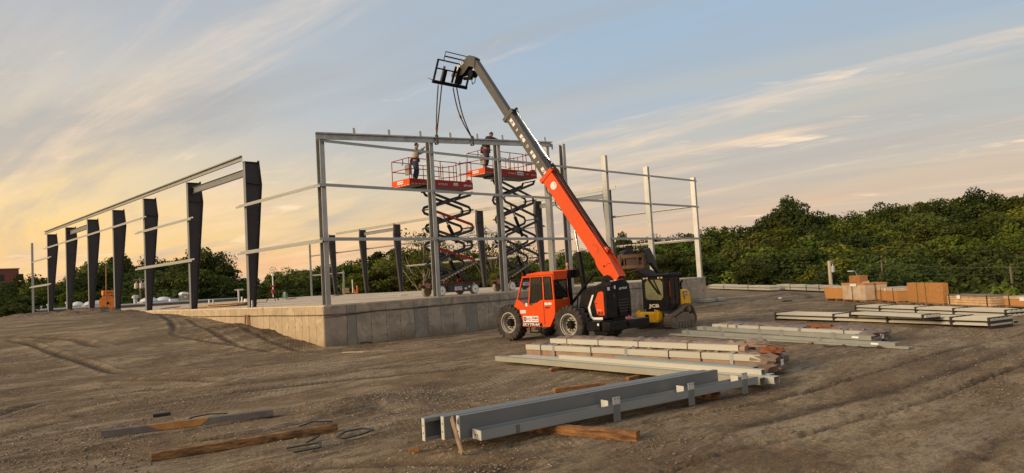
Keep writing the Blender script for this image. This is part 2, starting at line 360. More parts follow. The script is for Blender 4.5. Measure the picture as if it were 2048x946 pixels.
def ground_z(x, y, fine=True):
    x = np.asarray(x, float); y = np.asarray(y, float)
    z = smooth_base(x, y)
    near = 1-sstep((np.hypot(x, y)-45)/60)
    inn = np.where(seg_dist(x, y, PAD, True) < 2, 0.4, 1.0)
    z = z + 0.05*fbm(x/4.5, y/4.5, 4)*near + 0.10*fbm(x/16, y/16, 3)*(0.5+0.5*near)*np.clip((y-26)/8+0.3, 0.15, 1)
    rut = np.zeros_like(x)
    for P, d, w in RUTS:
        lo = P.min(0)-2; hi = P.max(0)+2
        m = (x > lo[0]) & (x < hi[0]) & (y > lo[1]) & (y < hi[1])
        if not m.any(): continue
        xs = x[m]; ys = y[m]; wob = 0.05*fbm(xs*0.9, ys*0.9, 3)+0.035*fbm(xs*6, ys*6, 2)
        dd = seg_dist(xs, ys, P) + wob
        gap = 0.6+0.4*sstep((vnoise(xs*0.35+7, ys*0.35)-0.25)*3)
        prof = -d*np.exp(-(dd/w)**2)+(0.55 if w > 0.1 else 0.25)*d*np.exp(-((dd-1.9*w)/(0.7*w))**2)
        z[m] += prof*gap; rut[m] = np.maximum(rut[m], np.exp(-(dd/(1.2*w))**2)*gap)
    for hx, hy, r, h in HEAPS:
        m = (abs(x-hx) < 3*r) & (abs(y-hy) < 3*r)
        if m.any():
            q = np.hypot(x[m]-hx, y[m]-hy)/r
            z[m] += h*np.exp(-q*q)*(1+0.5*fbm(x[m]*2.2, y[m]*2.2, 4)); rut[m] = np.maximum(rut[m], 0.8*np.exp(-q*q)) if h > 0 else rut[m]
    if fine:
        rough = 0.35+0.9*sstep((fbm(x/3.1+40, y/3.1, 4)+0.12)*2.4)
        z = z + near*rough*(0.026*fbm(x*2.4, y*2.4, 4, 0.6)+0.009*fbm(x*9, y*9, 2))
    return (z, rut)
def gz(x, y): return float(ground_z(np.array([x]), np.array([y]), False)[0][0])
def grid_lines(segs):
    out = []
    for a, b, st in segs: out += list(np.arange(a, b, st))
    return np.array(out)
gx = grid_lines([(-160, -20, 8), (-20, 0, 1.0), (0, 2, 0.2), (2, 13, 0.05), (13, 20, 0.07), (20, 34, 0.14), (34, 60, 0.4), (60, 110, 1.5), (110, 400, 8), (400, 1500, 90)])
gy = grid_lines([(-130, -20, 8), (-20, 0, 1.0), (0, 3, 0.2), (3, 15, 0.055), (15, 24, 0.08), (24, 40, 0.15), (40, 64, 0.35), (64, 100, 1.0), (100, 400, 8), (400, 1500, 90)])
GX, GY = np.meshgrid(gx, gy, indexing='ij')
GZ, RUT = ground_z(GX, GY)
under = (GX > XW+0.15) & (GX < XE-0.15) & (GY > YW+0.15) & (GY < YE-0.15)
GZ[under] = np.minimum(GZ[under], 0.6)
nx, ny = GX.shape
me = bpy.data.meshes.new('ground')
co = np.stack([GX, GY, GZ], -1).reshape(-1, 3).astype(np.float32)
idx = np.arange(nx*ny).reshape(nx, ny)
q = np.stack([idx[:-1, :-1], idx[1:, :-1], idx[1:, 1:], idx[:-1, 1:]], -1).reshape(-1, 4)
me.vertices.add(len(co)); me.vertices.foreach_set('co', co.ravel())
me.loops.add(q.size); me.loops.foreach_set('vertex_index', q.ravel().astype(np.int32))
me.polygons.add(len(q)); me.polygons.foreach_set('loop_start', np.arange(0, q.size, 4, dtype=np.int32)); me.polygons.foreach_set('loop_total', np.full(len(q), 4, dtype=np.int32))
me.update(); me.shade_smooth()
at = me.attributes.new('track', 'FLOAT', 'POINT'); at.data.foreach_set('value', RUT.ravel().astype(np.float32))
gob = bpy.data.objects.new('ground', me); COL.objects.link(gob); gob['kind'] = 'structure'
def ground_mat():
    m = bpy.data.materials.new('graded_dirt'); m.use_nodes = True; nt = m.node_tree; N = nt.nodes; L = nt.links; b = N['Principled BSDF']
    geo = N.new('ShaderNodeNewGeometry'); pos = geo.outputs['Position']
    def noise(sc, det=6, ro=0.6, dis=0.0, mapping=None):
        t = N.new('ShaderNodeTexNoise'); t.inputs['Scale'].default_value = sc; t.inputs['Detail'].default_value = det; t.inputs['Roughness'].default_value = ro; t.inputs['Distortion'].default_value = dis
        if mapping:
            mp = N.new('ShaderNodeMapping'); L.new(pos, mp.inputs[0]); mp.inputs['Rotation'].default_value = (0, 0, mapping[0]); mp.inputs['Scale'].default_value = mapping[1]; L.new(mp.outputs[0], t.inputs['Vector'])
        else: L.new(pos, t.inputs['Vector'])
        return t.outputs['Fac']
    def mr(s, a, b_, c, d):
        x = N.new('ShaderNodeMapRange'); L.new(s, x.inputs[0]); x.inputs[1].default_value = a; x.inputs[2].default_value = b_; x.inputs[3].default_value = c; x.inputs[4].default_value = d; return x.outputs[0]
    def mix(f, a, c, mode='MIX'):
        x = N.new('ShaderNodeMix'); x.data_type = 'RGBA'; x.blend_type = mode
        for s, v in ((x.inputs[0], f), (x.inputs[6], a), (x.inputs[7], c)):
            if isinstance(v, bpy.types.NodeSocket): L.new(v, s)
            else: s.default_value = v if not isinstance(v, tuple) else (*v, 1)
        return x.outputs[2]
    dark = (0.200, 0.133, 0.073); mid = (0.315, 0.215, 0.122); lite = (0.49, 0.370, 0.228)
    c = mix(mr(noise(0.35, 8, 0.66, 0.4), 0.42, 0.58, 0, 1), dark, mid)
    c = mix(mr(noise(0.22, 9, 0.68, 0.6, mapping=(0.35, (1, 2.6, 1))), 0.49, 0.60, 0, 0.85), c, lite)
    c = mix(mr(noise(0.16, 7, 0.7, 0.8, mapping=(0.2, (0.6, 2.4, 1))), 0.50, 0.57, 0, 0.5), c, (0.13, 0.09, 0.056))
    c = mix(mr(noise(0.5, 8, 0.72, 0.8, mapping=(0.18, (0.35, 2.2, 1))), 0.53, 0.60, 0, 0.75), c, (0.40, 0.305, 0.205))
    c = mix(mr(noise(2.2, 8, 0.7, 0.3, mapping=(-0.25, (1, 2.2, 1))), 0.50, 0.62, 0, 0.65), c, (0.098, 0.068, 0.043))
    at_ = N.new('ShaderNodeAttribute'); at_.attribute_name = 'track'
    c = mix(mr(at_.outputs['Fac'], 0.1, 0.9, 0, 0.85), c, (0.055, 0.038, 0.025))  # ruts and heaps darkened: moist turned soil, plus rut shadow put into colour
    # crumbs and pale stones
    c = mix(mr(noise(26, 5, 0.75), 0.42, 0.52, 0.55, 0), c, (0.095, 0.062, 0.034))
    c = mix(mr(noise(9, 7, 0.8, 0.5, mapping=(-0.78, (0.55, 1.5, 1))), 0.50, 0.64, 0, 0.45), c, (0.38, 0.28, 0.18))
    c = mix(mr(noise(5, 7, 0.8, 0.3, mapping=(-0.9, (0.4, 1.6, 1))), 0.52, 0.66, 0, 0.5), c, (0.10, 0.069, 0.043))
    for sc, thr, col_, amt in ((17, 0.17, (0.62, 0.53, 0.40), 0.75), (9.0, 0.12, (0.55, 0.46, 0.34), 0.85)):
        v = N.new('ShaderNodeTexVoronoi'); L.new(pos, v.inputs['Vector']); v.inputs['Scale'].default_value = sc; v.inputs['Randomness'].default_value = 1
        sp = mr(v.outputs['Distance'], thr*0.7, thr, 1, 0)
        dens = mr(noise(0.8, 4, 0.6), 0.40, 0.58, 0.25, 1)
        cs = N.new('ShaderNodeSeparateColor'); L.new(v.outputs['Color'], cs.inputs[0]); pick = mr(cs.outputs[0], 0.45, 0.55, 0, amt)
        m1 = N.new('ShaderNodeMath'); m1.operation = 'MULTIPLY'; L.new(sp, m1.inputs[0]); L.new(dens, m1.inputs[1])
        m2 = N.new('ShaderNodeMath'); m2.operation = 'MULTIPLY'; L.new(m1.outputs[0], m2.inputs[0]); L.new(pick, m2.inputs[1])
        c = mix(m2.outputs[0], c, col_)
    L.new(c, b.inputs['Base Color']); b.inputs['Roughness'].default_value = 0.95; b.inputs['Specular IOR Level'].default_value = 0.15
    # relief: crumbs plus cleat prints that follow two headings
    w = N.new('ShaderNodeTexWave'); mp = N.new('ShaderNodeMapping'); L.new(pos, mp.inputs[0]); mp.inputs['Rotation'].default_value = (0, 0, 0.5); L.new(mp.outputs[0], w.inputs['Vector'])
    w.inputs['Scale'].default_value = 2.6; w.inputs['Distortion'].default_value = 4.0; w.inputs['Detail'].default_value = 3; w.inputs['Detail Scale'].default_value = 0.8
    h1 = mr(w.outputs['Fac'], 0, 1, 0, 1)
    hm = N.new('ShaderNodeMath'); hm.operation = 'MULTIPLY'; L.new(h1, hm.inputs[0]); L.new(mr(noise(0.45, 4), 0.50, 0.60, 0, 0.4), hm.inputs[1])
    ha = N.new('ShaderNodeMath'); ha.operation = 'ADD'; L.new(hm.outputs[0], ha.inputs[0])
    hb = N.new('ShaderNodeMath'); hb.operation = 'MULTIPLY_ADD'; L.new(noise(9, 8, 0.75), hb.inputs[0]); hb.inputs[1].default_value = 1.5; L.new(noise(40, 4, 0.7), hb.inputs[2]); L.new(hb.outputs[0], ha.inputs[1])
    bp = N.new('ShaderNodeBump'); bp.inputs['Strength'].default_value = 0.9; bp.inputs['Distance'].default_value = 0.035; L.new(ha.outputs[0], bp.inputs['Height']); L.new(bp.outputs[0], b.inputs['Normal'])
    return m
me.materials.append(ground_mat())

def scatter(name, n, region, size, m, dens_scale, thr, seed, sides=0, extra=None, zoff=0.15, label=None):
    rs = np.random.RandomState(seed); pts = []
    tot = 0
    while tot < n:
        x = rs.uniform(region[0], region[1], n*3); y = rs.uniform(region[2], region[3], n*3)
        d = np.hypot(x, y); keep = rs.rand(len(x)) < np.clip(10.0/np.maximum(d, 4), 0, 1)**1.2
        keep &= (fbm(x/dens_scale+seed, y/dens_scale, 3) + 0.25*(rs.rand(len(x))-0.5)) > thr
        keep &= ~((x > XW-0.05) & (y > YW-0.05)) & inside(x, y, PAD)
        pts.append(np.stack([x[keep], y[keep]], 1)); tot += keep.sum()
    P = np.concatenate(pts)[:n]
    if extra is not None: P = np.concatenate([P]+[np.stack([rs.normal(ex, sx, k), rs.normal(ey, sy, k)], 1) for ex, ey, sx, sy, k in extra]); n = len(P)
    z, _ = ground_z(P[:, 0], P[:, 1])
    r = size[0]+(size[1]-size[0])*rs.rand(n)**3
    base = np.array([(1, 0, 0), (0, 1, 0), (-1, 0, 0), (0, -1, 0), (.7, .7, .75), (-.7, .6, .8), (-.5, -.7, .7), (.6, -.6, .65), (0, 0, -0.6)], float)
    fs = [(0, 1, 4), (1, 2, 5), (2, 3, 6), (3, 0, 7), (0, 4, 7), (1, 5, 4), (2, 6, 5), (3, 7, 6), (4, 5, 6), (4, 6, 7)]
    a = rs.rand(n)*2*PI; ca, sa = np.cos(a), np.sin(a)
    V = base[None]*(0.7+0.6*rs.rand(n, len(base), 3))*r[:, None, None]*np.array([1, 0.75, 0.62])
    V = np.stack([V[..., 0]*ca[:, None]-V[..., 1]*sa[:, None], V[..., 0]*sa[:, None]+V[..., 1]*ca[:, None], V[..., 2]], -1)
    V += np.stack([P[:, 0], P[:, 1], z+r*zoff], -1)[:, None]
    Fc = (np.array(fs)[None]+(np.arange(n)*len(base))[:, None, None]).reshape(-1, 3)
    me = bpy.data.meshes.new(name); me.vertices.add(n*len(base)); me.vertices.foreach_set('co', V.reshape(-1).astype(np.float32))
    me.loops.add(Fc.size); me.loops.foreach_set('vertex_index', Fc.ravel().astype(np.int32)); me.polygons.add(len(Fc))
    me.polygons.foreach_set('loop_start', np.arange(0, Fc.size, 3, dtype=np.int32)); me.polygons.foreach_set('loop_total', np.full(len(Fc), 3, dtype=np.int32)); me.update()
    me.materials.append(m); ob = bpy.data.objects.new(name, me); COL.objects.link(ob); ob['kind'] = 'stuff'; ob['label'] = label; return ob
STONE = mat('pale_stone', (0.52, 0.44, 0.33), 0.9, 0, 0.5, 9, 0.3, 60)
CLOD = mat('dirt_clod', (0.19, 0.142, 0.095), 0.95, 0, 0.4, 7, 0.5, 40)
CLODR = mat('turned_earth', (0.105, 0.072, 0.046), 0.95, 0, 0.4, 7, 0.5, 40)
scatter('gravel', 12000, (1, 36, 1.5, 34), (0.004, 0.018), STONE, 5.0, 0.08, 3, extra=[(8.6, 12.6, 0.9, 0.9, 700)], label='small pale stones scattered over the graded dirt lot')
scatter('dirt_clods', 15000, (1, 30, 2, 34), (0.007, 0.034), CLOD, 3.0, 0.22, 8, extra=[(8.4, 12.6, 0.8, 0.6, 700), (4.6, 7.4, 0.6, 0.35, 500), (5.6, 6.7, 0.6, 0.3, 350), (2.9, 9.4, 1.0, 0.25, 400), (14.3, 30.5, 0.5, 2.5, 500), (14.3, 35.5, 0.6, 2.2, 300), (14.0, 56.5, 0.9, 3.0, 500), (13.8, 73, 0.9, 3, 300), (16, 6.2, 3.2, 0.3, 300)], label='crumbling brown clods of turned earth on the lot')

# ================================================================== foundation
def concrete_mat(name, base, stain, band, seed):
    m = bpy.data.materials.new(name); m.use_nodes = True; nt = m.node_tree; N = nt.nodes; L = nt.links; b = N['Principled BSDF']
    geo = N.new('ShaderNodeNewGeometry'); pos = geo.outputs['Position']
    def noise(sc, det=6, ro=0.6, dis=0.0, scl=(1, 1, 1)):
        t = N.new('ShaderNodeTexNoise'); t.inputs['Scale'].default_value = sc; t.inputs['Detail'].default_value = det; t.inputs['Roughness'].default_value = ro; t.inputs['Distortion'].default_value = dis
        mp = N.new('ShaderNodeMapping'); L.new(pos, mp.inputs[0]); mp.inputs['Scale'].default_value = scl; mp.inputs['Location'].default_value = (seed, seed*2, seed*3); L.new(mp.outputs[0], t.inputs['Vector']); return t.outputs['Fac']
    def mr(s, a, b_, c, d):
        x = N.new('ShaderNodeMapRange'); L.new(s, x.inputs[0]); x.inputs[1].default_value = a; x.inputs[2].default_value = b_; x.inputs[3].default_value = c; x.inputs[4].default_value = d; return x.outputs[0]
    def mix(f, a, c):
        x = N.new('ShaderNodeMix'); x.data_type = 'RGBA'
        for s, v in ((x.inputs[0], f), (x.inputs[6], a), (x.inputs[7], c)):
            if isinstance(v, bpy.types.NodeSocket): L.new(v, s)
            else: s.default_value = v if not isinstance(v, tuple) else (*v, 1)
        return x.outputs[2]
    oi = N.new('ShaderNodeObjectInfo')
    c = mix(mr(oi.outputs['Random'], 0, 1, 0, 1), base, tuple(v*0.83 for v in base))
    c = mix(mr(noise(0.9, 7, 0.6, 1.6), 0.48, 0.56, 0, 0.65), c, stain)
    c = mix(mr(noise(0.7, 3, 0.5, 2.5, (1, 1, 1.6)), 0.585, 0.60, 0, 0.5), c, tuple(min(1, v*1.25) for v in base))
    c = mix(mr(noise(3.0, 8, 0.7, 0.5, (1, 1, 0.25)), 0.5, 0.7, 0, 0.35), c, tuple(v*0.6 for v in base))
    c = mix(mr(noise(5, 8, 0.75), 0.55, 0.75, 0, 0.4), c, tuple(min(1, v*1.35) for v in base))
    if band:   # damp, mud-splashed foot of the wall
        sp = N.new('ShaderNodeSeparateXYZ'); L.new(pos, sp.inputs[0])
        ad = N.new('ShaderNodeMath'); ad.operation = 'MULTIPLY_ADD'; L.new(noise(0.9, 6, 0.6), ad.inputs[0]); ad.inputs[1].default_value = -0.9; L.new(sp.outputs[2], ad.inputs[2])
        c = mix(mr(ad.outputs[0], -0.42, 0.02, 0.75, 0), c, (0.22, 0.15, 0.085))
    L.new(c, b.inputs['Base Color']); b.inputs['Roughness'].default_value = 0.85; b.inputs['Specular IOR Level'].default_value = 0.25
    bp = N.new('ShaderNodeBump'); bp.inputs['Strength'].default_value = 0.35; bp.inputs['Distance'].default_value = 0.02; L.new(noise(14, 8, 0.7), bp.inputs['Height']); L.new(bp.outputs[0], b.inputs['Normal'])
    return m
CONC_F = concrete_mat('formed_concrete', (0.47, 0.375, 0.275), (0.25, 0.22, 0.175), True, 1.0)
CONC_L = concrete_mat('formed_concrete_left', (0.52, 0.41, 0.265), (0.40, 0.31, 0.20), True, 4.0)
CONC_T = concrete_mat('slab_concrete', (0.76, 0.60, 0.42), (0.62, 0.45, 0.30), False, 2.0)
CONC_D = concrete_mat('damp_concrete', (0.31, 0.275, 0.215), (0.29, 0.255, 0.20), False, 6.0)
found = thing('concrete_foundation', (XW, YW, -0.05), 'long raised concrete foundation and slab under the steel frame', 'foundation')
# core block, recessed behind the formed panels
MB().box(XW+0.03, XE-0.03, YW+0.03, YE-0.03, -0.9, ZT-0.06).build('wall_core', CONC_D, found)
MB().box(XW+0.002, XE-0.002, YW+0.002, YE-0.002, ZT-0.058, ZT).build('floor_slab', CONC_T, found)
LEDGE = ZT-0.385
fx = [XW, 16.10, 16.56, 17.31]
while fx[-1] < XE-0.8: fx.append(fx[-1]+0.775+0.02*math.sin(len(fx)*2.1))
fx.append(XE)
def panel(a0, a1, z0, z1, side, proud, m):
    g = 0.008
    mb = MB()
    if side == 'front': mb.box(a0+g, a1-g, YW-proud, YW+0.029, z0, z1)
    elif side == 'left': mb.box(XW-proud, XW+0.029, a0+g, a1-g, z0, z1)
    return mb.build('wall_panel', m, found, smooth=False)
random.seed(11)
DARKF = {1: 1, 5: 0, 6: 1, 9: 2, 10: 1}
for i in range(len(fx)-1):
    pr_ = random.uniform(0.0, 0.006)
    dk = i in (1, 6, 10)
    panel(fx[i], fx[i+1], -0.5, LEDGE-0.012, 'front', 0.004+pr_, CONC_D if dk else CONC_F)
    panel(fx[i], fx[i+1], LEDGE+0.004, ZT-0.062, 'front', 0.012+pr_*0.5, CONC_D if i == 1 else CONC_F)
fy = [YW+0.032]
while fy[-1] < YE-0.8: fy.append(fy[-1]+0.61+0.01*math.sin(len(fy)*1.7))
fy.append(YE)
for i in range(len(fy)-1):
    pr_ = random.uniform(0.0, 0.005)
    if fy[i] < 50:
        panel(fy[i], fy[i+1], -0.5, LEDGE-0.012, 'left', 0.004+pr_, CONC_L)
    panel(fy[i], fy[i+1], LEDGE+0.004, ZT-0.062, 'left', 0.012+pr_*0.5, CONC_L)
# form ties: little stubs where the ties were snapped off, counted one by one only close up
TIE = mat('tie_stub', (0.10, 0.07, 0.05), 0.8, 0.3, 0.2, 5, 0)
mt = MB()
for x in fx[1:-1]:
    for z in (0.28, 0.85): mt.cbox((x, YW-0.006, z+random.uniform(-.02, .02)), (0.03, 0.03, 0.045))
for y in fy[1:40]:
    for z in (0.30, 0.86):
        if z > gz(14.9, y)+0.05: mt.cbox((XW-0.012, y, z+random.uniform(-.02, .02)), (0.03, 0.045, 0.018))
o = mt.build('form_tie_stubs', TIE, found, smooth=False); o['kind'] = 'stuff'
# saw-cut / pour joints on the slab, shallow timber-edged steps
for y in (34.1, 41.7, 49.3, 56.1, 62.7, 69.5, 76.2):
    MB().box(XW+0.5, XE-0.5, y-0.012, y+0.012, ZT, ZT+0.004).build('control_joint', TIE, found, smooth=False)
for x in (22.6, 30.3, 37.9):
    MB().box(x-0.012, x+0.012, YW+0.5, YE-0.5, ZT+0.004, ZT+0.008).build('control_joint', TIE, found, smooth=False)
# black cord hung along the ledge of the front wall
CORD = mat('black_cord', (0.02, 0.018, 0.016), 0.7, 0, 0.1, 5, 0)
pts = [(XW-0.03, 40.5, LEDGE-0.02)]
pts += [(XW-0.035, y, LEDGE-0.015-0.02*abs(math.sin(y*0.6))) for y in np.arange(39, 27, -1.0)]
pts += [(XW-0.03, YW-0.03, LEDGE-0.03)]
pts += [(x, YW-0.03, LEDGE-0.02-0.03*abs(math.sin(x*0.7))) for x in np.arange(15.6, 42, 1.0)]
tag(base_origin(MB().tube(pts, 0.012, 5).build('power_cord', CORD)), 'thin black cord strung along the ledge of the foundation walls', 'cord')
pts = [(XW-0.01, YW-0.035, LEDGE-0.12), (15.9, YW-0.035, LEDGE-0.10), (17.6, YW-0.035, LEDGE-0.03), (19.5, YW-0.04, LEDGE-0.05), (21.0, YW-0.04, LEDGE+0.01)]
tag(base_origin(MB().tube(pts, 0.009, 5).build('power_cord', CORD)), 'second short cord sagging below the ledge near the wall corner', 'cord')
# timber stakes against the left wall
for k, (y, h, w) in enumerate(((33.45, 0.62, 0.13), (33.66, 0.66, 0.11))):
    z0 = gz(14.9, y)-0.05
    o = MB().bar((14.90-0.03*k, y, z0), (14.93-0.03*k, y, 1.44), w, 0.045, (1, 0, 0)).build('timber_stake', BOARD, bevel=0.004)
    tag(base_origin(o), ['narrow brown timber stake against the left wall, the one nearer the camera', 'brown timber stake against the left wall, just beyond its twin'][k], 'stake')
# ================================================================== steel frame
COLY = [34.12, 41.74, 49.34, 56.05, 62.70, 69.45, 76.20]
def channel_v(mb, x, y, z0, z1, wx, wy, face, t=0.012, lip=0.03):
    """upright C section; wx across X (flanges), wy along Y (web depth); face = side of X on which the web stands"""
    xw = x-wx/2 if face < 0 else x+wx/2-t
    mb.box(xw, xw+t, y-wy/2+t, y+wy/2-t, z0, z1)
    mb.box(x-wx/2, x+wx/2, y-wy/2, y-wy/2+t, z0, z1)
    mb.box(x-wx/2, x+wx/2, y+wy/2-t, y+wy/2, z0, z1)
    xl = x+wx/2-t if face < 0 else x-wx/2
    mb.box(xl, xl+t, y-wy/2+t, y-wy/2+lip+t, z0, z1); mb.box(xl, xl+t, y+wy/2-lip-t, y+wy/2-t, z0, z1)
gable = [  # X, top, web side, label
    (15.32, 8.98, 1, 'galvanised post at the near corner of the foundation'),
    (21.22, 9.38, 1, 'galvanised post in front of the left scissor lift'),
    (25.74, 9.66, 1, 'galvanised post in front of the right scissor lift'),
    (29.62, 9.86, -1, 'galvanised post just left of the orange boom, pale web turned to the left'),
    (31.05, 10.10, 1, 'free topped galvanised post directly behind the boom, flared open side to the left'),
    (35.0, 9.76, -1, 'tall pale galvanised post right of the boom, beside a dark tapered column'),
    (39.5, 9.37, -1, 'pale galvanised post behind the tracked loader cab'),
    (45.36, 9.00, -1, 'galvanised post at the far right end of the foundation')]
for x, top, face, lab in gable:
    t = thing('end_wall_post', (x, YW+0.25, ZT), lab, 'steel column', 'galvanised posts of the near end wall')
    mb = MB(); channel_v(mb, x, YW+0.25, ZT+0.014, top, 0.22, 0.34, face); mb.build('channel_section', GALV, t, smooth=False)
    MB().box(x-0.15, x+0.15, YW+0.04, YW+0.46, ZT+0.001, ZT+0.014).build('base_plate', GALV, t, smooth=False)
    for sx in (-0.075, 0.075):
        for sy in (-0.1, 0.1): MB().cyl((x+sx, YW+0.25+sy, ZT+0.014), (x+sx, YW+0.25+sy, ZT+0.06), 0.012, 6).build('anchor_bolt', BOLT, t)
    for z in (4.54, 6.84, 8.74):
        if z < top-0.2: MB().box(x-0.07, x+0.07, YW+0.068, YW+0.0795, z-0.12, z+0.12).build('girt_clip', GALV2, t, smooth=False)
# girts: zee sections running past the posts
def zee(mb, a, b, h=0.20, fl=0.07, t=0.008, out=(0, -1, 0)):
    a = Vector(a); b = Vector(b); d = (b-a).normalized(); o = Vector(out); u = Vector((0, 0, 1)); u = (u-d*u.dot(d)).normalized()
    # girt laid with its web flat: web horizontal, lips up and down, as wall girts are
    mb.bar(a+o*h/2, b+o*h/2, h, t, u)
    mb.bar(a+o*(h-t/2)-u*(fl/2+t/2), b+o*(h-t/2)-u*(fl/2+t/2), t, fl, u); mb.bar(a+o*(t/2)+u*(fl/2+t/2), b+o*(t/2)+u*(fl/2+t/2), t, fl, u)
def girt(a, b, lab, grp, out, h=0.16, m=GALV2, fl=0.075):
    mb = MB(); zee(mb, a, b, h, fl, 0.009, out)
    return tag(base_origin(mb.build('wall_girt', m, smooth=False)), lab, 'girt', grp)
yg = YW+0.066
rows = [(4.54, 'lowest', [(15.05, 21.1), (21.25, 25.6), (25.75, 29.5), (29.5, 31.15), (34.8, 39.3), (39.45, 45.35)], 'low girt'),
        (6.84, 'middle', [(15.05, 21.1), (21.25, 25.6), (25.75, 29.5), (30.98, 34.8), (34.9, 39.3), (39.45, 45.35)], 'middle girt'),
        (8.72, 'top', [(15.35, 21.1), (21.25, 25.6), (25.75, 29.5), (29.5, 34.75), (34.9, 39.3), (39.45, 45.3)], 'top girt')]
bays = ['in its leftmost bay', 'in front of the left scissor lift', 'in front of the right scissor lift', 'passing behind the boom', 'right of the boom', 'ending at the far right post']
for z, nm, segs, _ in rows:
    for k, (a, b) in enumerate(segs):
        girt((a, yg, z), (b, yg, z+0.0), '%s galvanised girt of the end wall, %s' % (nm, bays[k]), 'girts of the near end wall', (0, -1, 0), h=0.16)
# the beam being set on top, a box-like channel with upstand clips
bt = thing('end_wall_beam', (14.95, YW+0.0, 9.0), 'long sloping galvanised roof beam hung in two slings across the post tops', 'roof beam')
A = Vector((14.98, YW+0.03, 8.90)); B = Vector((29.85, YW+0.03, 9.93)); dB = (B-A).normalized(); uB = Vector((-dB.z, 0, dB.x)); yb = YW-0.06
def on(s, off=0): p = A+dB*s; return Vector((p.x+uB.x*off, yb, p.z+uB.z*off))
L_ = (B-A).length
mb = MB(); mb.bar(on(0)+Vector((0, 0.05, 0)), on(L_)+Vector((0, 0.05, 0)), 0.012, 0.27, uB); mb.build('web', GALV, bt, smooth=False)
for s_ in (-1, 1): MB().bar(on(0, s_*0.141), on(L_, s_*0.141), 0.11, 0.012, uB).build('flange', GALV, bt, smooth=False)
for s_ in (-1, 1): MB().bar(on(0, s_*0.11)+Vector((0, -0.051, 0)), on(L_, s_*0.11)+Vector((0, -0.051, 0)), 0.010, 0.05, uB).build('lip', GALV, bt, smooth=False)
CLIPP = mat('pale_clip_plate', (0.60, 0.58, 0.50), 0.55, 0.2, 0.08, 5, 0.05)
for x in (16.85, 18.7, 20.5, 22.35, 24.15, 25.95, 27.7, 29.3):
    s = (x-A.x)/dB.x
    MB().bar(on(s, 0.148), on(s, 0.40), 0.13, 0.012, (0, 1, 0)).build('purlin_clip', CLIPP, bt, smooth=False)
MB().bar(on(L_)+Vector((0.005, 0, 0.02)), on(L_)+Vector((0.005, 0, -0.30)), 0.012, 0.13, (1, 0, 0)).build('end_clip', GALV, bt, smooth=False)

# tapered main columns
def tapered(x, y, inward, lab, group, pocket):
    t = thing('tapered_column', (x, y, ZT), lab, 'steel column', group)
    zb, zt = ZT+0.02, 9.07; hb, ht, hk = 0.33, 0.86, 0.74; zk = 7.95       # depth at base, at the knee, at the cap
    s = inward
    def P(d): return x+s*d
    web = [(P(0.01), zb), (P(hb-0.01), zb), (P(ht-0.01), zk), (P(hk-0.01), zt-0.015), (P(0.01), zt-0.015)]
    MB().prism(web, 'y', y-0.006, y+0.006).build('web', PRIMER, t, smooth=False)
    mb = MB(); mb.box(min(x, P(0.012)), max(x, P(0.012)), y-0.13, y+0.13, zb, zt-0.016); mb.build('outer_flange', PRIMER2, t, smooth=False)
    mb = MB(); mb.bar((P(hb), y, zb), (P(ht), y, zk), 0.26, 0.012, (1, 0, 0)); mb.build('inner_flange', PRIMER, t, smooth=False)
    MB().bar((P(ht), y, zk), (P(hk+0.01), y, zt+0.10), 0.24, 0.016, (1, 0, 0)).build('splice_plate', PRIMER, t, smooth=False)
    MB().bar((P(-0.02), y, zt-0.006), (P(hk), y, zt-0.006), 0.26, 0.016).build('cap_plate', PRIMER, t, smooth=False)
    for sy in (-1, 1): MB().bar((P(0.02), y+sy*0.065, zk+0.05), (P(ht-0.03), y+sy*0.065, zk-0.02), 0.11, 0.012).build('stiffener', PRIMER, t, smooth=False)
    MB().box(min(x-0.02, P(hb+0.03)), max(x+0.02, P(hb+0.03)), y-0.15, y+0.15, ZT+0.001, zb).build('base_plate', PRIMER, t, smooth=False)
    for z in (2.9, 4.5, 6.0, 6.9, 7.85, 8.6):
        f = (z-zb)/(zk-zb); d = hb+(ht-hb)*min(1, f)-0.08
        MB().cyl((P(d), y-0.02, z), (P(d), y+0.02, z), 0.018, 6).build('bolt', BOLT, t)
    return t
posn = ['nearest the camera, its cap under the free end of the eave strut', 'second from the camera, with a brace beam bolted near its top', 'third from the camera', 'fourth from the camera, standing left of the timber heap', 'fifth from the camera, beside the orange cable reel', 'sixth from the camera, with a brace beam at its head', 'farthest from the camera, at the low left end']
for i, y in enumerate(COLY):
    tapered(15.30, y, 1, 'dark tapered steel column of the left row, %s' % posn[i], 'tapered columns of the left row', i in (0, 1))
posr = ['nearest the camera, right of the boom behind the pale post', 'second from the camera, left of the boom behind the right scissor lift', 'third from the camera, seen between the two scissor lifts', 'fourth from the camera, seen behind the left scissor lift', 'fifth from the camera, left of the left scissor lift', 'sixth from the camera, with a brace beam at its head', 'farthest from the camera, nearest the short end posts']
for i, y in enumerate(COLY):
    tapered(45.25, y, -1, 'dark tapered steel column of the far right row, %s' % posr[i], 'tapered columns of the right row', False)
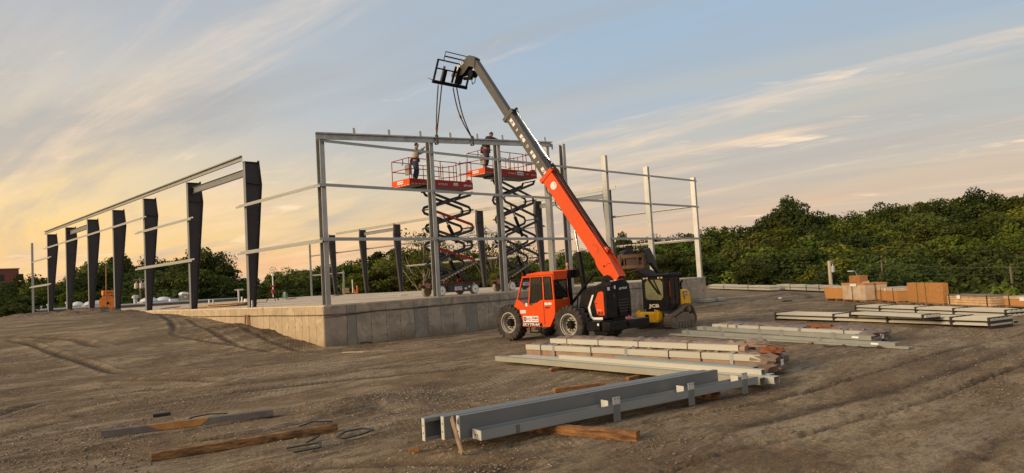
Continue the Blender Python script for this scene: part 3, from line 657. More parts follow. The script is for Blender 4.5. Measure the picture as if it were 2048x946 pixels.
# eave struts: channels lying on the caps
def eave(x, y0, y1, z, m, lab, out):
    t = MB(); s = out
    t.bar((x-s*0.06, y0, z), (x-s*0.06, y1, z), 0.010, 0.25); t.bar((x-s*0.06+s*0.06, y0, z+0.13), (x-s*0.06+s*0.06, y1, z+0.13), 0.13, 0.010); t.bar((x-s*0.06+s*0.05, y0, z-0.13), (x-s*0.06+s*0.05, y1, z-0.13), 0.11, 0.010)
    t.bar((x-s*0.06+s*0.12, y0, z+0.10), (x-s*0.06+s*0.12, y1, z+0.10), 0.008, 0.04)
    return tag(base_origin(t.build('eave_strut', m, smooth=False)), lab, 'eave strut', 'eave struts on the column caps')
eave(15.16, 34.10, 41.75, 9.22, GALV, 'near length of the left eave strut, its open end overhanging the nearest dark column', -1)
eave(15.16, 41.76, 56.1, 9.22, GALV, 'middle length of the eave strut on the left row of columns', -1)
eave(15.16, 56.11, 76.6, 9.22, GALV, 'far length of the left eave strut, ending over the farthest dark column', -1)
eave(45.36, 33.6, 49.4, 9.22, GALV2, 'near length of the eave strut on the far right row, crossing behind the boom', 1)
eave(45.36, 49.41, 76.0, 9.22, GALV2, 'far length of the eave strut on the far right row of columns', 1)
# brace beams between columns
def brace_beam(x, y0, y1, lab):
    t = thing('brace_beam', (x, y0, 8.4), lab, 'steel beam', 'beams between the column heads')
    z0, z1 = 8.44, 8.78
    MB().box(x-0.005, x+0.005, y0+0.05, y1-0.05, z0, z1).build('web', PRIMER2, t, smooth=False)
    for z in (z0, z1): MB().box(x-0.08, x+0.08, y0+0.05, y1-0.05, z-0.006, z+0.006).build('flange', PRIMER2, t, smooth=False)
    for y in (y0+0.04, y1-0.04): MB().box(x-0.09, x+0.09, y-0.008, y+0.008, z0-0.08, z1+0.03).build('end_plate', PRIMER, t, smooth=False)
brace_beam(15.62, 34.2, 41.66, 'dark brace beam between the two nearest columns of the left row')
brace_beam(15.62, 62.78, 69.37, 'dark brace beam between the fifth and sixth columns of the left row')
brace_beam(44.95, 34.2, 41.66, 'grey brace beam between the two nearest columns of the far right row')
brace_beam(44.95, 62.78, 69.37, 'grey brace beam high between two far columns, left of the left scissor lift')
# side wall girts
O = (-1, 0, 0)
gl = [(4.50, 26.5, 34.85, 'low side wall girt from the corner post to the nearest dark column'),
      (6.86, 26.5, 34.85, 'high side wall girt from the corner post to the nearest dark column'),
      (6.92, 40.9, 50.7, 'high side wall girt lying past the second and third dark columns'),
      (4.55, 40.9, 50.8, 'low side wall girt lying past the second and third dark columns'),
      (7.80, 48.8, 76.9, 'long girt running past five dark columns below the left eave strut'),
      (6.86, 74.7, 82.0, 'short high girt between the farthest dark column and the end post'),
      (4.42, 74.9, 83.2, 'short low girt between the farthest dark column and the end post')]
for z, a, b, lab in gl: girt((15.29, a, z), (15.29, b, z), lab, 'girts of the left side wall', O, h=0.15, fl=0.09)
gr = [(4.5, 26.6, 34.5, 'low girt of the right side wall at the far right corner post'), (6.9, 26.6, 34.5, 'high girt of the right side wall at the far right corner post'),
      (6.9, 41.5, 62.6, 'high girt of the right side wall seen behind the scissor lifts'), (4.5, 34.3, 49.4, 'low girt of the right side wall behind the boom'),
      (6.9, 62.8, 76.3, 'high girt of the right side wall between the far columns'), (4.5, 49.5, 62.0, 'low girt of the right side wall behind the left scissor lift'),
      (6.9, 76.0, 82.4, 'short high girt at the far right corner of the slab'), (4.4, 74.5, 82.4, 'short low girt at the far right corner of the slab')]
for z, a, b, lab in gr: girt((45.30, a, z), (45.30, b, z), lab, 'girts of the right side wall', (1, 0, 0), h=0.15)
# slim posts at the far end
def post(x, y, z0, z1, lab, w=0.16, d=0.22):
    mb = MB(); channel_v(mb, x, y, z0+0.005, z1, w, d, 1)
    return tag(base_origin(mb.build('end_post', GALV2, smooth=False)), lab, 'steel post', 'slim posts at the far end of the slab')
post(15.3, 82.5, ZT, 8.75, 'slim galvanised post standing alone at the far left end of the slab')
post(45.2, 82.3, ZT, 8.55, 'slim tall galvanised post at the far right corner of the slab')
post(45.2, 74.5, ZT, 4.66, 'short galvanised post beside the farthest column of the right row', 0.14, 0.16)
post(43.6, 72.0, ZT, 3.15, 'short stub post left of the orange barrier', 0.12, 0.14)
# ================================================================== trees
def leaf_mat(name, c1, c2):
    m = bpy.data.materials.new(name); m.use_nodes = True; nt = m.node_tree; N = nt.nodes; L = nt.links; N.clear()
    geo = N.new('ShaderNodeNewGeometry'); oi = N.new('ShaderNodeObjectInfo')
    t = N.new('ShaderNodeTexNoise'); L.new(geo.outputs['Position'], t.inputs['Vector']); t.inputs['Scale'].default_value = 0.55; t.inputs['Detail'].default_value = 6
    mr = N.new('ShaderNodeMapRange'); L.new(t.outputs['Fac'], mr.inputs[0]); mr.inputs[1].default_value = 0.3; mr.inputs[2].default_value = 0.7
    at = N.new('ShaderNodeAttribute'); at.attribute_name = 'leafvar'
    ad = N.new('ShaderNodeMath'); ad.operation = 'MULTIPLY_ADD'; L.new(at.outputs['Fac'], ad.inputs[0]); ad.inputs[1].default_value = 0.6; ad.use_clamp = True
    mm = N.new('ShaderNodeMath'); mm.operation = 'MULTIPLY'; L.new(mr.outputs[0], mm.inputs[0]); mm.inputs[1].default_value = 0.5; L.new(mm.outputs[0], ad.inputs[2])
    mx = N.new('ShaderNodeMix'); mx.data_type = 'RGBA'; L.new(ad.outputs[0], mx.inputs[0]); mx.inputs[6].default_value = (*c1, 1); mx.inputs[7].default_value = (*c2, 1)
    hs = N.new('ShaderNodeHueSaturation'); L.new(mx.outputs[2], hs.inputs['Color'])
    v = N.new('ShaderNodeMapRange'); L.new(oi.outputs['Random'], v.inputs[0]); v.inputs[3].default_value = 0.58; v.inputs[4].default_value = 1.45; L.new(v.outputs[0], hs.inputs['Value'])
    v2 = N.new('ShaderNodeMath'); v2.operation = 'FRACT'; v3 = N.new('ShaderNodeMath'); v3.operation = 'MULTIPLY'; L.new(oi.outputs['Random'], v3.inputs[0]); v3.inputs[1].default_value = 7.3; L.new(v3.outputs[0], v2.inputs[0])
    v4 = N.new('ShaderNodeMapRange'); L.new(v2.outputs[0], v4.inputs[0]); v4.inputs[3].default_value = 0.490; v4.inputs[4].default_value = 0.525; L.new(v4.outputs[0], hs.inputs['Hue'])
    d = N.new('ShaderNodeBsdfDiffuse'); tr = N.new('ShaderNodeBsdfTranslucent'); L.new(hs.outputs[0], d.inputs[0]); L.new(hs.outputs[0], tr.inputs[0])
    ms = N.new('ShaderNodeMixShader'); ms.inputs[0].default_value = 0.25; L.new(d.outputs[0], ms.inputs[1]); L.new(tr.outputs[0], ms.inputs[2])
    o = N.new('ShaderNodeOutputMaterial'); L.new(ms.outputs[0], o.inputs[0]); return m
LEAF_MID = leaf_mat('leaves_mid_green', (0.036, 0.049, 0.013), (0.140, 0.158, 0.038))
LEAF_DARK = leaf_mat('leaves_dark_green', (0.024, 0.034, 0.012), (0.086, 0.102, 0.030))
LEAF_YEL = leaf_mat('leaves_yellow_green', (0.050, 0.060, 0.011), (0.195, 0.200, 0.034))
LEAF_BRIGHT = leaf_mat('leaves_bright_green', (0.040, 0.062, 0.010), (0.140, 0.185, 0.030))
LEAF_BROWN = leaf_mat('leaves_olive_brown', (0.045, 0.047, 0.014), (0.115, 0.108, 0.030))
BARK = mat('bark', (0.10, 0.075, 0.052), 0.9, 0, 0.35, 6, 0.4, 20)
BARKP = mat('pale_bark', (0.24, 0.20, 0.15), 0.9, 0, 0.3, 6, 0.3, 20)
def leaf_mesh(name, pts, nrm, size, m, rs, var):
    n = len(pts)
    a = rs.normal(size=(n, 3)); nn = nrm+0.75*a; nn /= np.linalg.norm(nn, axis=1)[:, None]
    r = rs.normal(size=(n, 3)); u = np.cross(nn, r); u /= np.linalg.norm(u, axis=1)[:, None]; w = np.cross(nn, u)
    s = size*(0.6+0.8*rs.rand(n))[:, None]
    # each leaf spray is a bent quad of two triangles
    V = np.stack([pts-u*s, pts+w*s*0.62+nn*s*0.12, pts+u*s, pts-w*s*0.62-nn*s*0.12], 1)
    me = bpy.data.meshes.new(name); me.vertices.add(4*n); me.vertices.foreach_set('co', V.reshape(-1).astype(np.float32))
    me.loops.add(4*n); me.loops.foreach_set('vertex_index', np.arange(4*n, dtype=np.int32)); me.polygons.add(n)
    me.polygons.foreach_set('loop_start', np.arange(0, 4*n, 4, dtype=np.int32)); me.polygons.foreach_set('loop_total', np.full(n, 4, dtype=np.int32)); me.update()
    at = me.attributes.new('leafvar', 'FLOAT', 'FACE'); at.data.foreach_set('value', var.astype(np.float32)); me.materials.append(m); return me
def make_tree(seed, H, R, m, clumps=60, per=95, leaf=0.26, low=0.12, sparse=0.0, shape='round', bark=None):
    """H total height, R crown radius; crown = leaf clumps round real limb tips"""
    rs = np.random.RandomState(seed); bark = bark or BARK; per = int(per*2.1); leaf *= 0.66; clumps = int(clumps*1.15)
    cz = H*(1+low)/2; hz = H*(1-low)/2
    tips = []
    for i in range(clumps):
        th = rs.rand()*2*PI; ph = math.acos(1-2*((i+0.5)/clumps)); rr = (0.55+0.45*rs.rand()) if i % 4 else 0.3*rs.rand()+0.1
        x, y, z = math.sin(ph)*math.cos(th), math.sin(ph)*math.sin(th), math.cos(ph)
        if shape == 'tall': k = 0.72+0.28*(1-abs(z)); z = z
        elif shape == 'spread': k = 1.0 if z > -0.2 else 0.75
        else: k = 1.0
        b = 0.72+0.5*rs.rand()
        tips.append((x*R*rr*k*b, y*R*rr*k*b, cz+z*hz*rr*(0.86+0.2*rs.rand())))
    tips = np.array(tips); tips[:, 2] = np.clip(tips[:, 2], 0.4, H-0.6)
    P = []; Nn = []; var = []
    for t in tips:
        cr = R*(0.17+0.20*rs.rand())*(1-0.3*sparse); k = int(per*(0.6+0.8*rs.rand())*(1-0.5*sparse))
        d = rs.normal(size=(k, 3)); d /= np.linalg.norm(d, axis=1)[:, None]; rad = cr*(0.35+0.65*rs.rand(k)**0.5)[:, None]
        P.append(t+d*rad*np.array([1, 1, 0.72])); Nn.append(d*0.8+np.array([0, 0, 0.55])); var.append(np.clip(0.15+0.5*rs.rand()+0.35*rs.rand(k), 0, 1))
    P = np.concatenate(P); Nn = np.concatenate(Nn); var = np.concatenate(var)
    crown = leaf_mesh('crown', P, Nn, leaf, m, rs, var)
    mb = MB(); tr = H*0.018+0.05
    bend = rs.normal(size=2)*0.3
    spine = [(bend[0]*f*f, bend[1]*f*f, H*0.9*f) for f in (0, 0.12, 0.3, 0.5, 0.7, 1)]
    mb.tube([(0, 0, -0.8)]+spine[1:], [tr*1.3, tr*1.05, tr*0.8, tr*0.55, tr*0.35, tr*0.1], 7)
    for i in rs.choice(len(tips), min(len(tips), int(16+14*sparse)), replace=False):
        t = tips[i]; f = np.clip((t[2]/(H*0.9))-0.22-0.1*rs.rand(), 0.08, 0.8); s = np.array([bend[0]*f*f, bend[1]*f*f, H*0.9*f]); mid = (s+t)/2+np.array([0, 0, -0.08*R])+rs.normal(size=3)*0.12*R*0.5
        mb.tube([tuple(s), tuple(mid), tuple(t)], [tr*0.45*(1-f)+0.03, tr*0.25*(1-f)+0.025, 0.015], 5)
    tm = bpy.data.meshes.new('trunk'); tm.from_pydata(mb.v, [], mb.f); tm.shade_smooth(); tm.materials.append(bark)
    return crown, tm
KINDS = {
 'mid': [make_tree(s, 10, 4.2, LEAF_MID, 64, 100, 0.25) for s in (1, 2, 3)],
 'dark': [make_tree(s, 10, 4.0, LEAF_DARK, 60, 100, 0.25) for s in (11, 12, 13)],
 'yel': [make_tree(s, 10, 3.9, LEAF_YEL, 62, 95, 0.24) for s in (21, 22)],
 'tall': [make_tree(s, 12, 3.0, LEAF_MID, 60, 95, 0.24, shape='tall') for s in (31, 32)],
 'bright': [make_tree(s, 9, 3.8, LEAF_BRIGHT, 55, 95, 0.26) for s in (41, 42)],
 'brown': [make_tree(s, 9, 3.4, LEAF_BROWN, 50, 80, 0.22, sparse=0.3) for s in (51,)],
 'thin': [make_tree(s, 12, 3.6, LEAF_YEL, 44, 46, 0.16, low=0.35, sparse=0.75, bark=BARKP) for s in (61, 62)],
 'oak': [make_tree(s, 13, 5.2, LEAF_DARK, 80, 110, 0.27, low=0.25, shape='spread') for s in (71, 72)],
 'bush': [make_tree(s, 4, 3.4, LEAF_MID, 40, 100, 0.24, low=-0.1) for s in (81, 82)],
 'bushy': [make_tree(s, 4, 3.4, LEAF_YEL, 40, 95, 0.24, low=-0.1) for s in (83,)],
 'bushd': [make_tree(s, 4, 3.4, LEAF_DARK, 40, 95, 0.24, low=-0.1) for s in (84, 85)],
}
KH = {'mid': 10, 'dark': 10, 'yel': 10, 'tall': 12, 'bright': 9, 'brown': 9, 'thin': 12, 'oak': 13, 'bush': 4, 'bushy': 4, 'bushd': 4}
KN = {'mid': 'broadleaf_tree', 'dark': 'broadleaf_tree', 'yel': 'broadleaf_tree', 'tall': 'poplar_tree', 'bright': 'young_tree', 'brown': 'browning_tree', 'thin': 'sparse_tree', 'oak': 'oak_tree', 'bush': 'bush', 'bushy': 'bush', 'bushd': 'bush'}
KL = {'mid': 'mid green tree', 'dark': 'dark green tree', 'yel': 'yellow green tree', 'tall': 'narrow upright tree', 'bright': 'bright green tree', 'brown': 'browning olive tree', 'thin': 'thin see-through tree', 'oak': 'wide dark crowned tree', 'bush': 'mid green bush', 'bushy': 'yellow green bush', 'bushd': 'dark green bush'}
def place_tree(kind, x, y, top=None, h=None, wide=1.0, zone='', label=None, idx=None, rs=random):
    ks = KINDS[kind]; crown, tm = ks[rs.randrange(len(ks)) if idx is None else idx % len(ks)]
    z = gz(x, y)
    h = (top-z) if h is None else h
    h = max(h, 1.5); s = h/KH[kind]; sx = wide*min(s, 1.9)**0.8
    o = bpy.data.objects.new(KN[kind], None); COL.objects.link(o); o.location = (x, y, z-0.1); o.scale = (sx, sx, s); o.rotation_euler = (0, 0, rs.uniform(0, 6.28)); o.empty_display_size = 1
    if label: tag(o, label, 'bush' if 'bush' in kind else 'tree')
    else: tag(o, KL[kind]+' '+zone, 'bush' if 'bush' in kind else 'tree', KL[kind]+'s '+zone)
    a = bpy.data.objects.new('foliage' if 'bush' in kind else 'crown', crown); b = bpy.data.objects.new('stem' if 'bush' in kind else 'trunk', tm)
    for c in (a, b): COL.objects.link(c); c.parent = o
    return o
def dirn(u):   # horizontal heading of image column u (0..2048) at the horizon
    a = YAW - math.atan((u-1024)/F_PX); return math.cos(a), math.sin(a)
def spot(u, d):
    c, s = dirn(u); k = d/math.cos(math.atan((u-1024)/F_PX)); return c*k, s*k
def horizon(u): return 559.0-0.0588*(u-1024)
def top_at(u, d, v): return EYE.z + (horizon(u)-v)*d/F_PX
rt_ = random.Random(42)
SKY = [(0, 560), (40, 556), (75, 550), (110, 562), (150, 545), (195, 522), (215, 512), (245, 530), (290, 515), (325, 505), (360, 515), (400, 498), (440, 548), (480, 558), (530, 548), (560, 542), (600, 545), (640, 528), (690, 520), (740, 510), (800, 494), (850, 505), (905, 500), (960, 505), (1010, 512), (1060, 515), (1120, 505), (1180, 500), (1240, 480), (1300, 474), (1350, 466), (1400, 463), (1440, 452), (1490, 442), (1560, 428), (1620, 432), (1680, 424), (1740, 424), (1800, 416), (1860, 402), (1920, 395), (1985, 394), (2060, 386), (2150, 384), (2300, 384)]
def sky_v(u):
    for (a, va), (b, vb) in zip(SKY, SKY[1:]):
        if a <= u <= b: return va+(vb-va)*(u-a)/(b-a)
    return SKY[0][1] if u < 0 else SKY[-1][1]
def pick(w): 
    r = rt_.random()*sum(w.values())
    for k, v in w.items():
        r -= v
        if r <= 0: return k
    return k
LM = [(60, 'left of the lone end post'), (180, 'behind the farthest columns'), (330, 'behind the middle left columns'), (520, 'behind the nearest left columns'), (640, 'left of the corner post'), (850, 'left of the left lift'), (1000, 'behind the left scissor lift'), (1110, 'behind the right scissor lift'), (1240, 'behind the boom'), (1300, 'behind the tracked loader'), (1420, 'behind the far right posts'), (1530, 'above the far metal stacks'), (1650, 'left of the pale pole'), (1740, 'above the tall pale crate'), (1830, 'above the orange crates'), (1920, 'above the strand board crate'), (2000, 'above the plank crate'), (9999, 'by the right edge')]
TIER = ''
ZL, ZM, ZR = 'in the belt left of the foundation', 'in the wood behind the steel frame', 'in the wooded hillside behind the crates'
def zone(u): return ZL if u < 560 else ZM if u < 1400 else ZR
CNT = 0
def layer(u0, u1, du, d0, d1, fv, weights, wide=1.0, tier='in the front row'):
    global CNT
    u = u0
    while u < u1:
        d = rt_.uniform(d0, d1); v = fv(u)+rt_.uniform(-1, 1)*(6 if 'skyline' in tier else 13)
        x, y = spot(u, d); k = pick(weights)
        if not inside(np.array([x]), np.array([y]), PAD)[0]:
            place_tree(k, x, y, top=top_at(u, d, v), zone=tier+' '+next(b for a, b in LM if u < a), wide=wide*rt_.uniform(0.9, 1.25), rs=rt_); CNT += 1
        u += du*rt_.uniform(0.75, 1.25)
W1 = {'mid': 4, 'dark': 3, 'yel': 2, 'tall': 1.2, 'bright': 0.8}
WD = {'dark': 5, 'mid': 3}
WY = {'yel': 3.5, 'mid': 4, 'bright': 1.6, 'brown': 1.0, 'tall': 1, 'dark': 1.2}
# right hillside: from the far crest down to the valley edge
layer(1180, 2260, 36, 168, 190, sky_v, {'mid': 3, 'dark': 4, 'yel': 1, 'tall': 1.5}, 1.1, tier='on the hill skyline')
layer(1180, 2260, 44, 142, 160, lambda u: sky_v(u)+16+0.018*max(0, u-1400), W1, 1.3, tier='just below the skyline')
layer(1190, 2260, 50, 118, 136, lambda u: sky_v(u)+28+0.045*max(0, u-1400), WY, 1.4, tier='on the upper slope')
layer(1200, 2260, 50, 98, 114, lambda u: sky_v(u)+46+0.075*max(0, u-1400), WY, 1.35, tier='on the lower slope')
layer(1500, 2280, 50, 78, 94, lambda u: 508-0.012*(u-1500)+rt_.uniform(-8, 8), {'mid': 3, 'dark': 4, 'yel': 1.5, 'bright': 0.6}, 1.3, tier='low on the slope')
layer(1650, 2300, 36, 60, 74, lambda u: 535+rt_.uniform(-14, 8), {'mid': 2, 'dark': 5, 'bright': 0.4}, 1.1, tier='at the slope foot')  # mostly dark leaves: deep shade at the slope foot put into leaf colour
layer(1500, 2300, 30, 84, 90, lambda u: 552+rt_.uniform(-6, 6), {'bush': 2, 'bushd': 3}, 1.3, tier='as undergrowth')
layer(1400, 2000, 34, 104, 112, lambda u: 538+rt_.uniform(-14, 8), {'mid': 1, 'dark': 5}, 1.0, tier='at the slope foot')  # dark leaves again stand in for shade low on the hillside
layer(1780, 2300, 30, 52, 58, lambda u: 572+rt_.uniform(-6, 8), {'bush': 2, 'bushd': 2, 'bushy': 0.6}, 1.1, tier='as undergrowth')
# behind the frame
layer(560, 1240, 34, 165, 185, sky_v, {'dark': 3, 'mid': 3, 'yel': 1}, 1.1, tier='on the skyline')
layer(600, 1240, 36, 142, 158, lambda u: sky_v(u)+14, WY, 1.15, tier='just below the skyline')
layer(700, 1240, 32, 122, 136, lambda u: sky_v(u)+32, {'yel': 3, 'brown': 1.6, 'mid': 2}, 1.1, tier='in the middle row')
layer(1000, 1500, 30, 108, 118, lambda u: 540-0.02*(u-1000)+rt_.uniform(-10, 6), {'mid': 3, 'dark': 2, 'yel': 1}, 1.1, tier='in the front row')
layer(560, 1200, 30, 140, 146, lambda u: 566-0.02*(u-560), {'bushd': 3, 'bush': 2}, 1.6, tier='as undergrowth')
# left belt
layer(-160, 640, 34, 150, 172, sky_v, {'dark': 5, 'mid': 2}, 1.15, tier='on the skyline')
layer(-160, 640, 30, 132, 146, lambda u: sky_v(u)+26, WD, 1.2, tier='in the second row')
layer(-160, 640, 26, 128, 133, lambda u: 588-0.05*(u-300), {'bushd': 4, 'bush': 1}, 1.8, tier='as undergrowth')
layer(-200, 75, 30, 92, 104, lambda u: 566+rt_.uniform(-6, 10), WD, 1.1, tier='in the middle row')
layer(-200, 70, 26, 78, 88, lambda u: 590+rt_.uniform(-6, 8), {'dark': 2, 'bushd': 3}, 1.0, tier='in the front row')
layer(-200, 62, 24, 70, 76, lambda u: 612+rt_.uniform(-5, 6), {'bushd': 3, 'bush': 1}, 1.2, tier='in the front row')
def single(kind, u, d, v, label, wide=1.0, idx=0):
    x, y = spot(u, d); place_tree(kind, x, y, top=top_at(u, d, v), label=label, wide=wide, idx=idx, rs=rt_)
single('oak', 1592, 172, 392, 'tall round crowned tree standing alone above the hill skyline', 0.95, 0)
single('oak', 1778, 176, 401, 'broad black-green tree on the skyline above the stacked crates', 0.9, 1)
single('oak', 1968, 182, 376, 'flat topped tree at the highest point of the hill skyline', 0.85, 0)
single('thin', 1830, 178, 392, 'pale see-through tree on the skyline beside the broad dark tree', 1.0, 0)
single('thin', 1895, 178, 386, 'second pale see-through tree on the skyline toward the hill top', 0.95, 1)
single('oak', 402, 150, 487, 'large ragged tree behind the second dark column of the left row', 0.85, 1)
single('oak', 228, 160, 508, 'round dark tree behind the fourth dark column of the left row', 0.7, 0)
single('tall', 212, 150, 512, 'upright dark tree beside the sixth left column', 1.2, 0)
single('thin', 842, 118, 436, 'tall sparse tree with few leaves left of the left scissor lift', 1.1, 0)
single('thin', 985, 122, 440, 'tall sparse tree with thin leaves between the two scissor lifts', 1.15, 1)
single('thin', 900, 126, 462, 'lower sparse tree showing between the arms of the left scissor lift', 1.0, 0)
single('thin', 1030, 126, 466, 'sparse leaning tree seen through the right scissor lift', 1.0, 0)
single('bright', 163, 118, 575, 'bright green young tree between the fifth and sixth left columns', 1.3, 0)
single('thin', 548, 150, 525, 'wispy pale tree top on the skyline right of the nearest dark column', 0.8, 1)
single('tall', 1247, 130, 462, 'narrow tree rising just right of the boom foot', 0.7, 1)
single('brown', 1500, 112, 460, 'large olive brown tree halfway up the hill', 1.3, 0)
single('bright', 2040, 108, 440, 'bright yellow green tree at the right edge of the picture', 1.35, 1)
single('bright', 1900, 110, 462, 'yellow green tree lit at its crown right of the hill house', 1.3, 0)
single('bright', 1620, 96, 478, 'fresh yellow green tree in the lower hillside above the long metal stack', 1.2, 1)
single('bright', 2000, 50, 563, 'leafy green vine covered bush behind the long wooden package', 0.7, 0)
_by = {}
for o in [o for o in COL.objects if o.get('group') and o.type == 'EMPTY' and o.get('category') in ('tree', 'bush')]: _by.setdefault(o['label'], []).append(o)
ORD = ['first', 'second', 'third', 'fourth', 'fifth', 'sixth', 'seventh', 'eighth', 'ninth', 'tenth', 'eleventh', 'twelfth']
for lab, os_ in _by.items():      # look-alikes side by side: tell them apart by their order in the row
    if len(os_) < 2: continue
    os_.sort(key=lambda o: -math.atan2(o.location.y, o.location.x))
    for k, o in enumerate(os_):
        o['label'] = lab+(', '+('left', 'right')[k]+' of two' if len(os_) == 2 else ', '+ORD[min(k, 11)]+' from left')
# ================================================================== far things
ROOFM = mat('pale_roof_membrane', (0.50, 0.48, 0.44), 0.7, 0, 0.12, 0.8, 0.1, 10)
WALLM = mat('tan_metal_wall', (0.26, 0.21, 0.17), 0.7, 0, 0.1, 2, 0.1)
DOMEM = mat('skylight_dome', (0.66, 0.64, 0.60), 0.35, 0, 0.05, 2, 0)
VENT = mat('vent_metal', (0.42, 0.42, 0.40), 0.5, 0.5, 0.1, 3, 0)
b = thing('flat_roofed_building', (20, 112, 0.8), 'long low flat roofed building with white skylight domes beyond the slab', 'building')
# footprint follows the view: a shallow roof, top just under eye height
x0, x1, y0, y1, zr = 12.0, 44.0, 102.0, 126.0, 1.95
MB().box(x0, x1, y0, y1, -1.0, zr).build('wall', WALLM, b, smooth=False)
MB().box(x0-0.2, x1+0.2, y0-0.2, y1+0.2, zr, zr+0.16).build('roof', ROOFM, b, bevel=0.02)
for (u, d, r) in ((132, 0, 0), (180, 106, 1.25), (166, 116, 0.8), (293, 108, 1.35), (322, 112, 1.2), (244, 118, 0.0), (150, 108, 0.9)):
    if r:
        x, y = spot(u, d*1.0); x = min(max(x, x0+1), x1-1); y = min(max(y, y0+1), y1-1)
        MB().cbox((x, y, zr+0.28), (r*1.9, r*1.9, 0.25)).build('skylight_curb', VENT, b, smooth=False)
        MB().lathe((x, y, zr+0.40), 'z', [(r*0.95, 0), (r*0.9, 0.18), (r*0.7, 0.38), (r*0.4, 0.52), (0.05, 0.57)], 16).build('skylight_dome', DOMEM, b)
for (u, d, h, r) in ((92, 106, 0.75, 0.22), (130, 108, 0.95, 0.26), (149, 110, 0.7, 0.2), (266, 112, 1.35, 0.42), (78, 105, 0.5, 0.12)):
    x, y = spot(u, d); x = min(max(x, x0+0.5), x1-0.5); y = min(max(y, y0+0.5), y1-0.5)
    MB().lathe((x, y, zr+0.16), 'z', [(r*0.7, 0), (r*0.7, h*0.6), (r*1.25, h*0.62), (r*1.25, h*0.85), (r*0.6, h)], 12).build('roof_vent', VENT, b)
BRICK = mat('red_brick_wall', (0.24, 0.085, 0.06), 0.85, 0, 0.15, 3, 0.2, 12)
x, y = spot(14, 190)
bb = thing('brick_building', (x, y, -3), 'red brick building corner above the trees at the left edge', 'building')
bz = EYE.z+(horizon(14)-541)*190/F_PX
MB().box(x-16, x+1.2, y-6, y+8, -3, bz).build('wall', BRICK, bb, smooth=False)
MB().box(x-16.2, x+1.4, y-6.2, y+8.2, bz, bz+0.25).build('roof', WALLM, bb, smooth=False)
DARKG = mat('dark_window', (0.02, 0.022, 0.025), 0.15, 0, 0.05, 3, 0)
for k in range(4): MB().box(x-12+4.2*k, x-10.4+4.2*k, y-6.06, y-5.9, bz-3.0, bz-1.3).build('window', DARKG, bb, smooth=False)
# transformer pole left
WOODP = mat('pole_wood', (0.17, 0.13, 0.09), 0.85, 0, 0.2, 3, 0.2, 30)
WOODPL = mat('pale_pole_wood', (0.50, 0.42, 0.30), 0.85, 0, 0.15, 3, 0.2, 30)
TANK = mat('transformer_tank', (0.52, 0.42, 0.33), 0.55, 0.2, 0.15, 3, 0)
def at_px(u, d, v): x, y = spot(u, d); return Vector((x, y, EYE.z+(horizon(u)-v)*d/F_PX))
p = at_px(277, 124, 555); pole = thing('transformer_pole', (p.x, p.y, 0), 'utility pole carrying a bank of three pale transformers behind the left columns', 'utility pole')
MB().cyl((p.x, p.y, -1), (p.x, p.y, p.z), 0.20, 10, 0.15).build('pole', WOODP, pole)
r_ = Vector((rt.x, rt.y, 0)).normalized()
for k in (-1, 0, 1):
    c = p + r_*k*0.75 - Vector((0, 0, 1.45)) + (Vector((0, -0.5, 0)) if k == 0 else Vector((0, 0, 0)))
    t = MB().lathe(c, 'z', [(0.05, -0.5), (0.33, -0.48), (0.33, 0.35), (0.26, 0.46), (0.05, 0.5)], 14).build('transformer', TANK, pole)
    MB().cyl(c+Vector((0, 0, 0.45)), c+Vector((0, 0, 0.78)), 0.05, 6).build('bushing', WHITE, t)
MB().bar(p-r_*1.2-Vector((0, 0, .4)), p+r_*1.2-Vector((0, 0, .4)), 0.1, 0.12).build('crossarm', WOODP, pole)
# portable toilet
TAN = mat('tan_plastic', (0.36, 0.27, 0.185), 0.55, 0, 0.06, 2, 0)
p = at_px(363, 112, 611); pt = thing('portable_toilet', (p.x, p.y, 1.1), 'tan portable toilet with white domed roof beyond the slab', 'portable toilet')
z0 = gz(p.x, p.y)
W_, D_, H_ = 1.12, 1.12, 1.95
y_ = p.y; x_ = p.x
MB().box(x_-W_/2, x_+W_/2, y_-D_/2, y_+D_/2, z0, z0+H_).build('cabin', TAN, pt, bevel=0.04)
MB().box(x_-0.36, x_+0.36, y_-D_/2-0.035, y_-D_/2-0.002, z0+0.12, z0+H_-0.1).build('door', TAN, pt, bevel=0.01)
MB().prism([(x_-0.62, z0+H_), (x_+0.62, z0+H_), (x_+0.6, z0+H_+0.12), (x_+0.35, z0+H_+0.32), (x_, z0+H_+0.38), (x_-0.35, z0+H_+0.32), (x_-0.6, z0+H_+0.12)], 'y', y_-0.62, y_+0.62).build('roof', WHITE, pt, bevel=0.02)
MB().box(x_-0.17, x_+0.17, y_-D_/2-0.05, y_-D_/2-0.036, z0+1.45, z0+1.65).build('door_sign', WHITE, pt, smooth=False)
MB().box(x_-W_/2-0.03, x_-W_/2-0.002, y_-0.5, y_+0.5, z0+0.1, z0+H_-0.2).build('side_panel', mat('green_plastic', (0.03, 0.10, 0.08), 0.5), pt, smooth=False)
p = at_px(343, 112, 606); tag(base_origin(MB().cbox((p.x, p.y, gz(p.x, p.y)+1.05), (1.6, 1.2, 0.55)).box(p.x-.6, p.x+.6, p.y-.4, p.y+.4, gz(p.x, p.y), gz(p.x, p.y)+.78).build('air_unit', WHITE, bevel=0.03)), 'white boxy unit just left of the portable toilet', 'equipment')
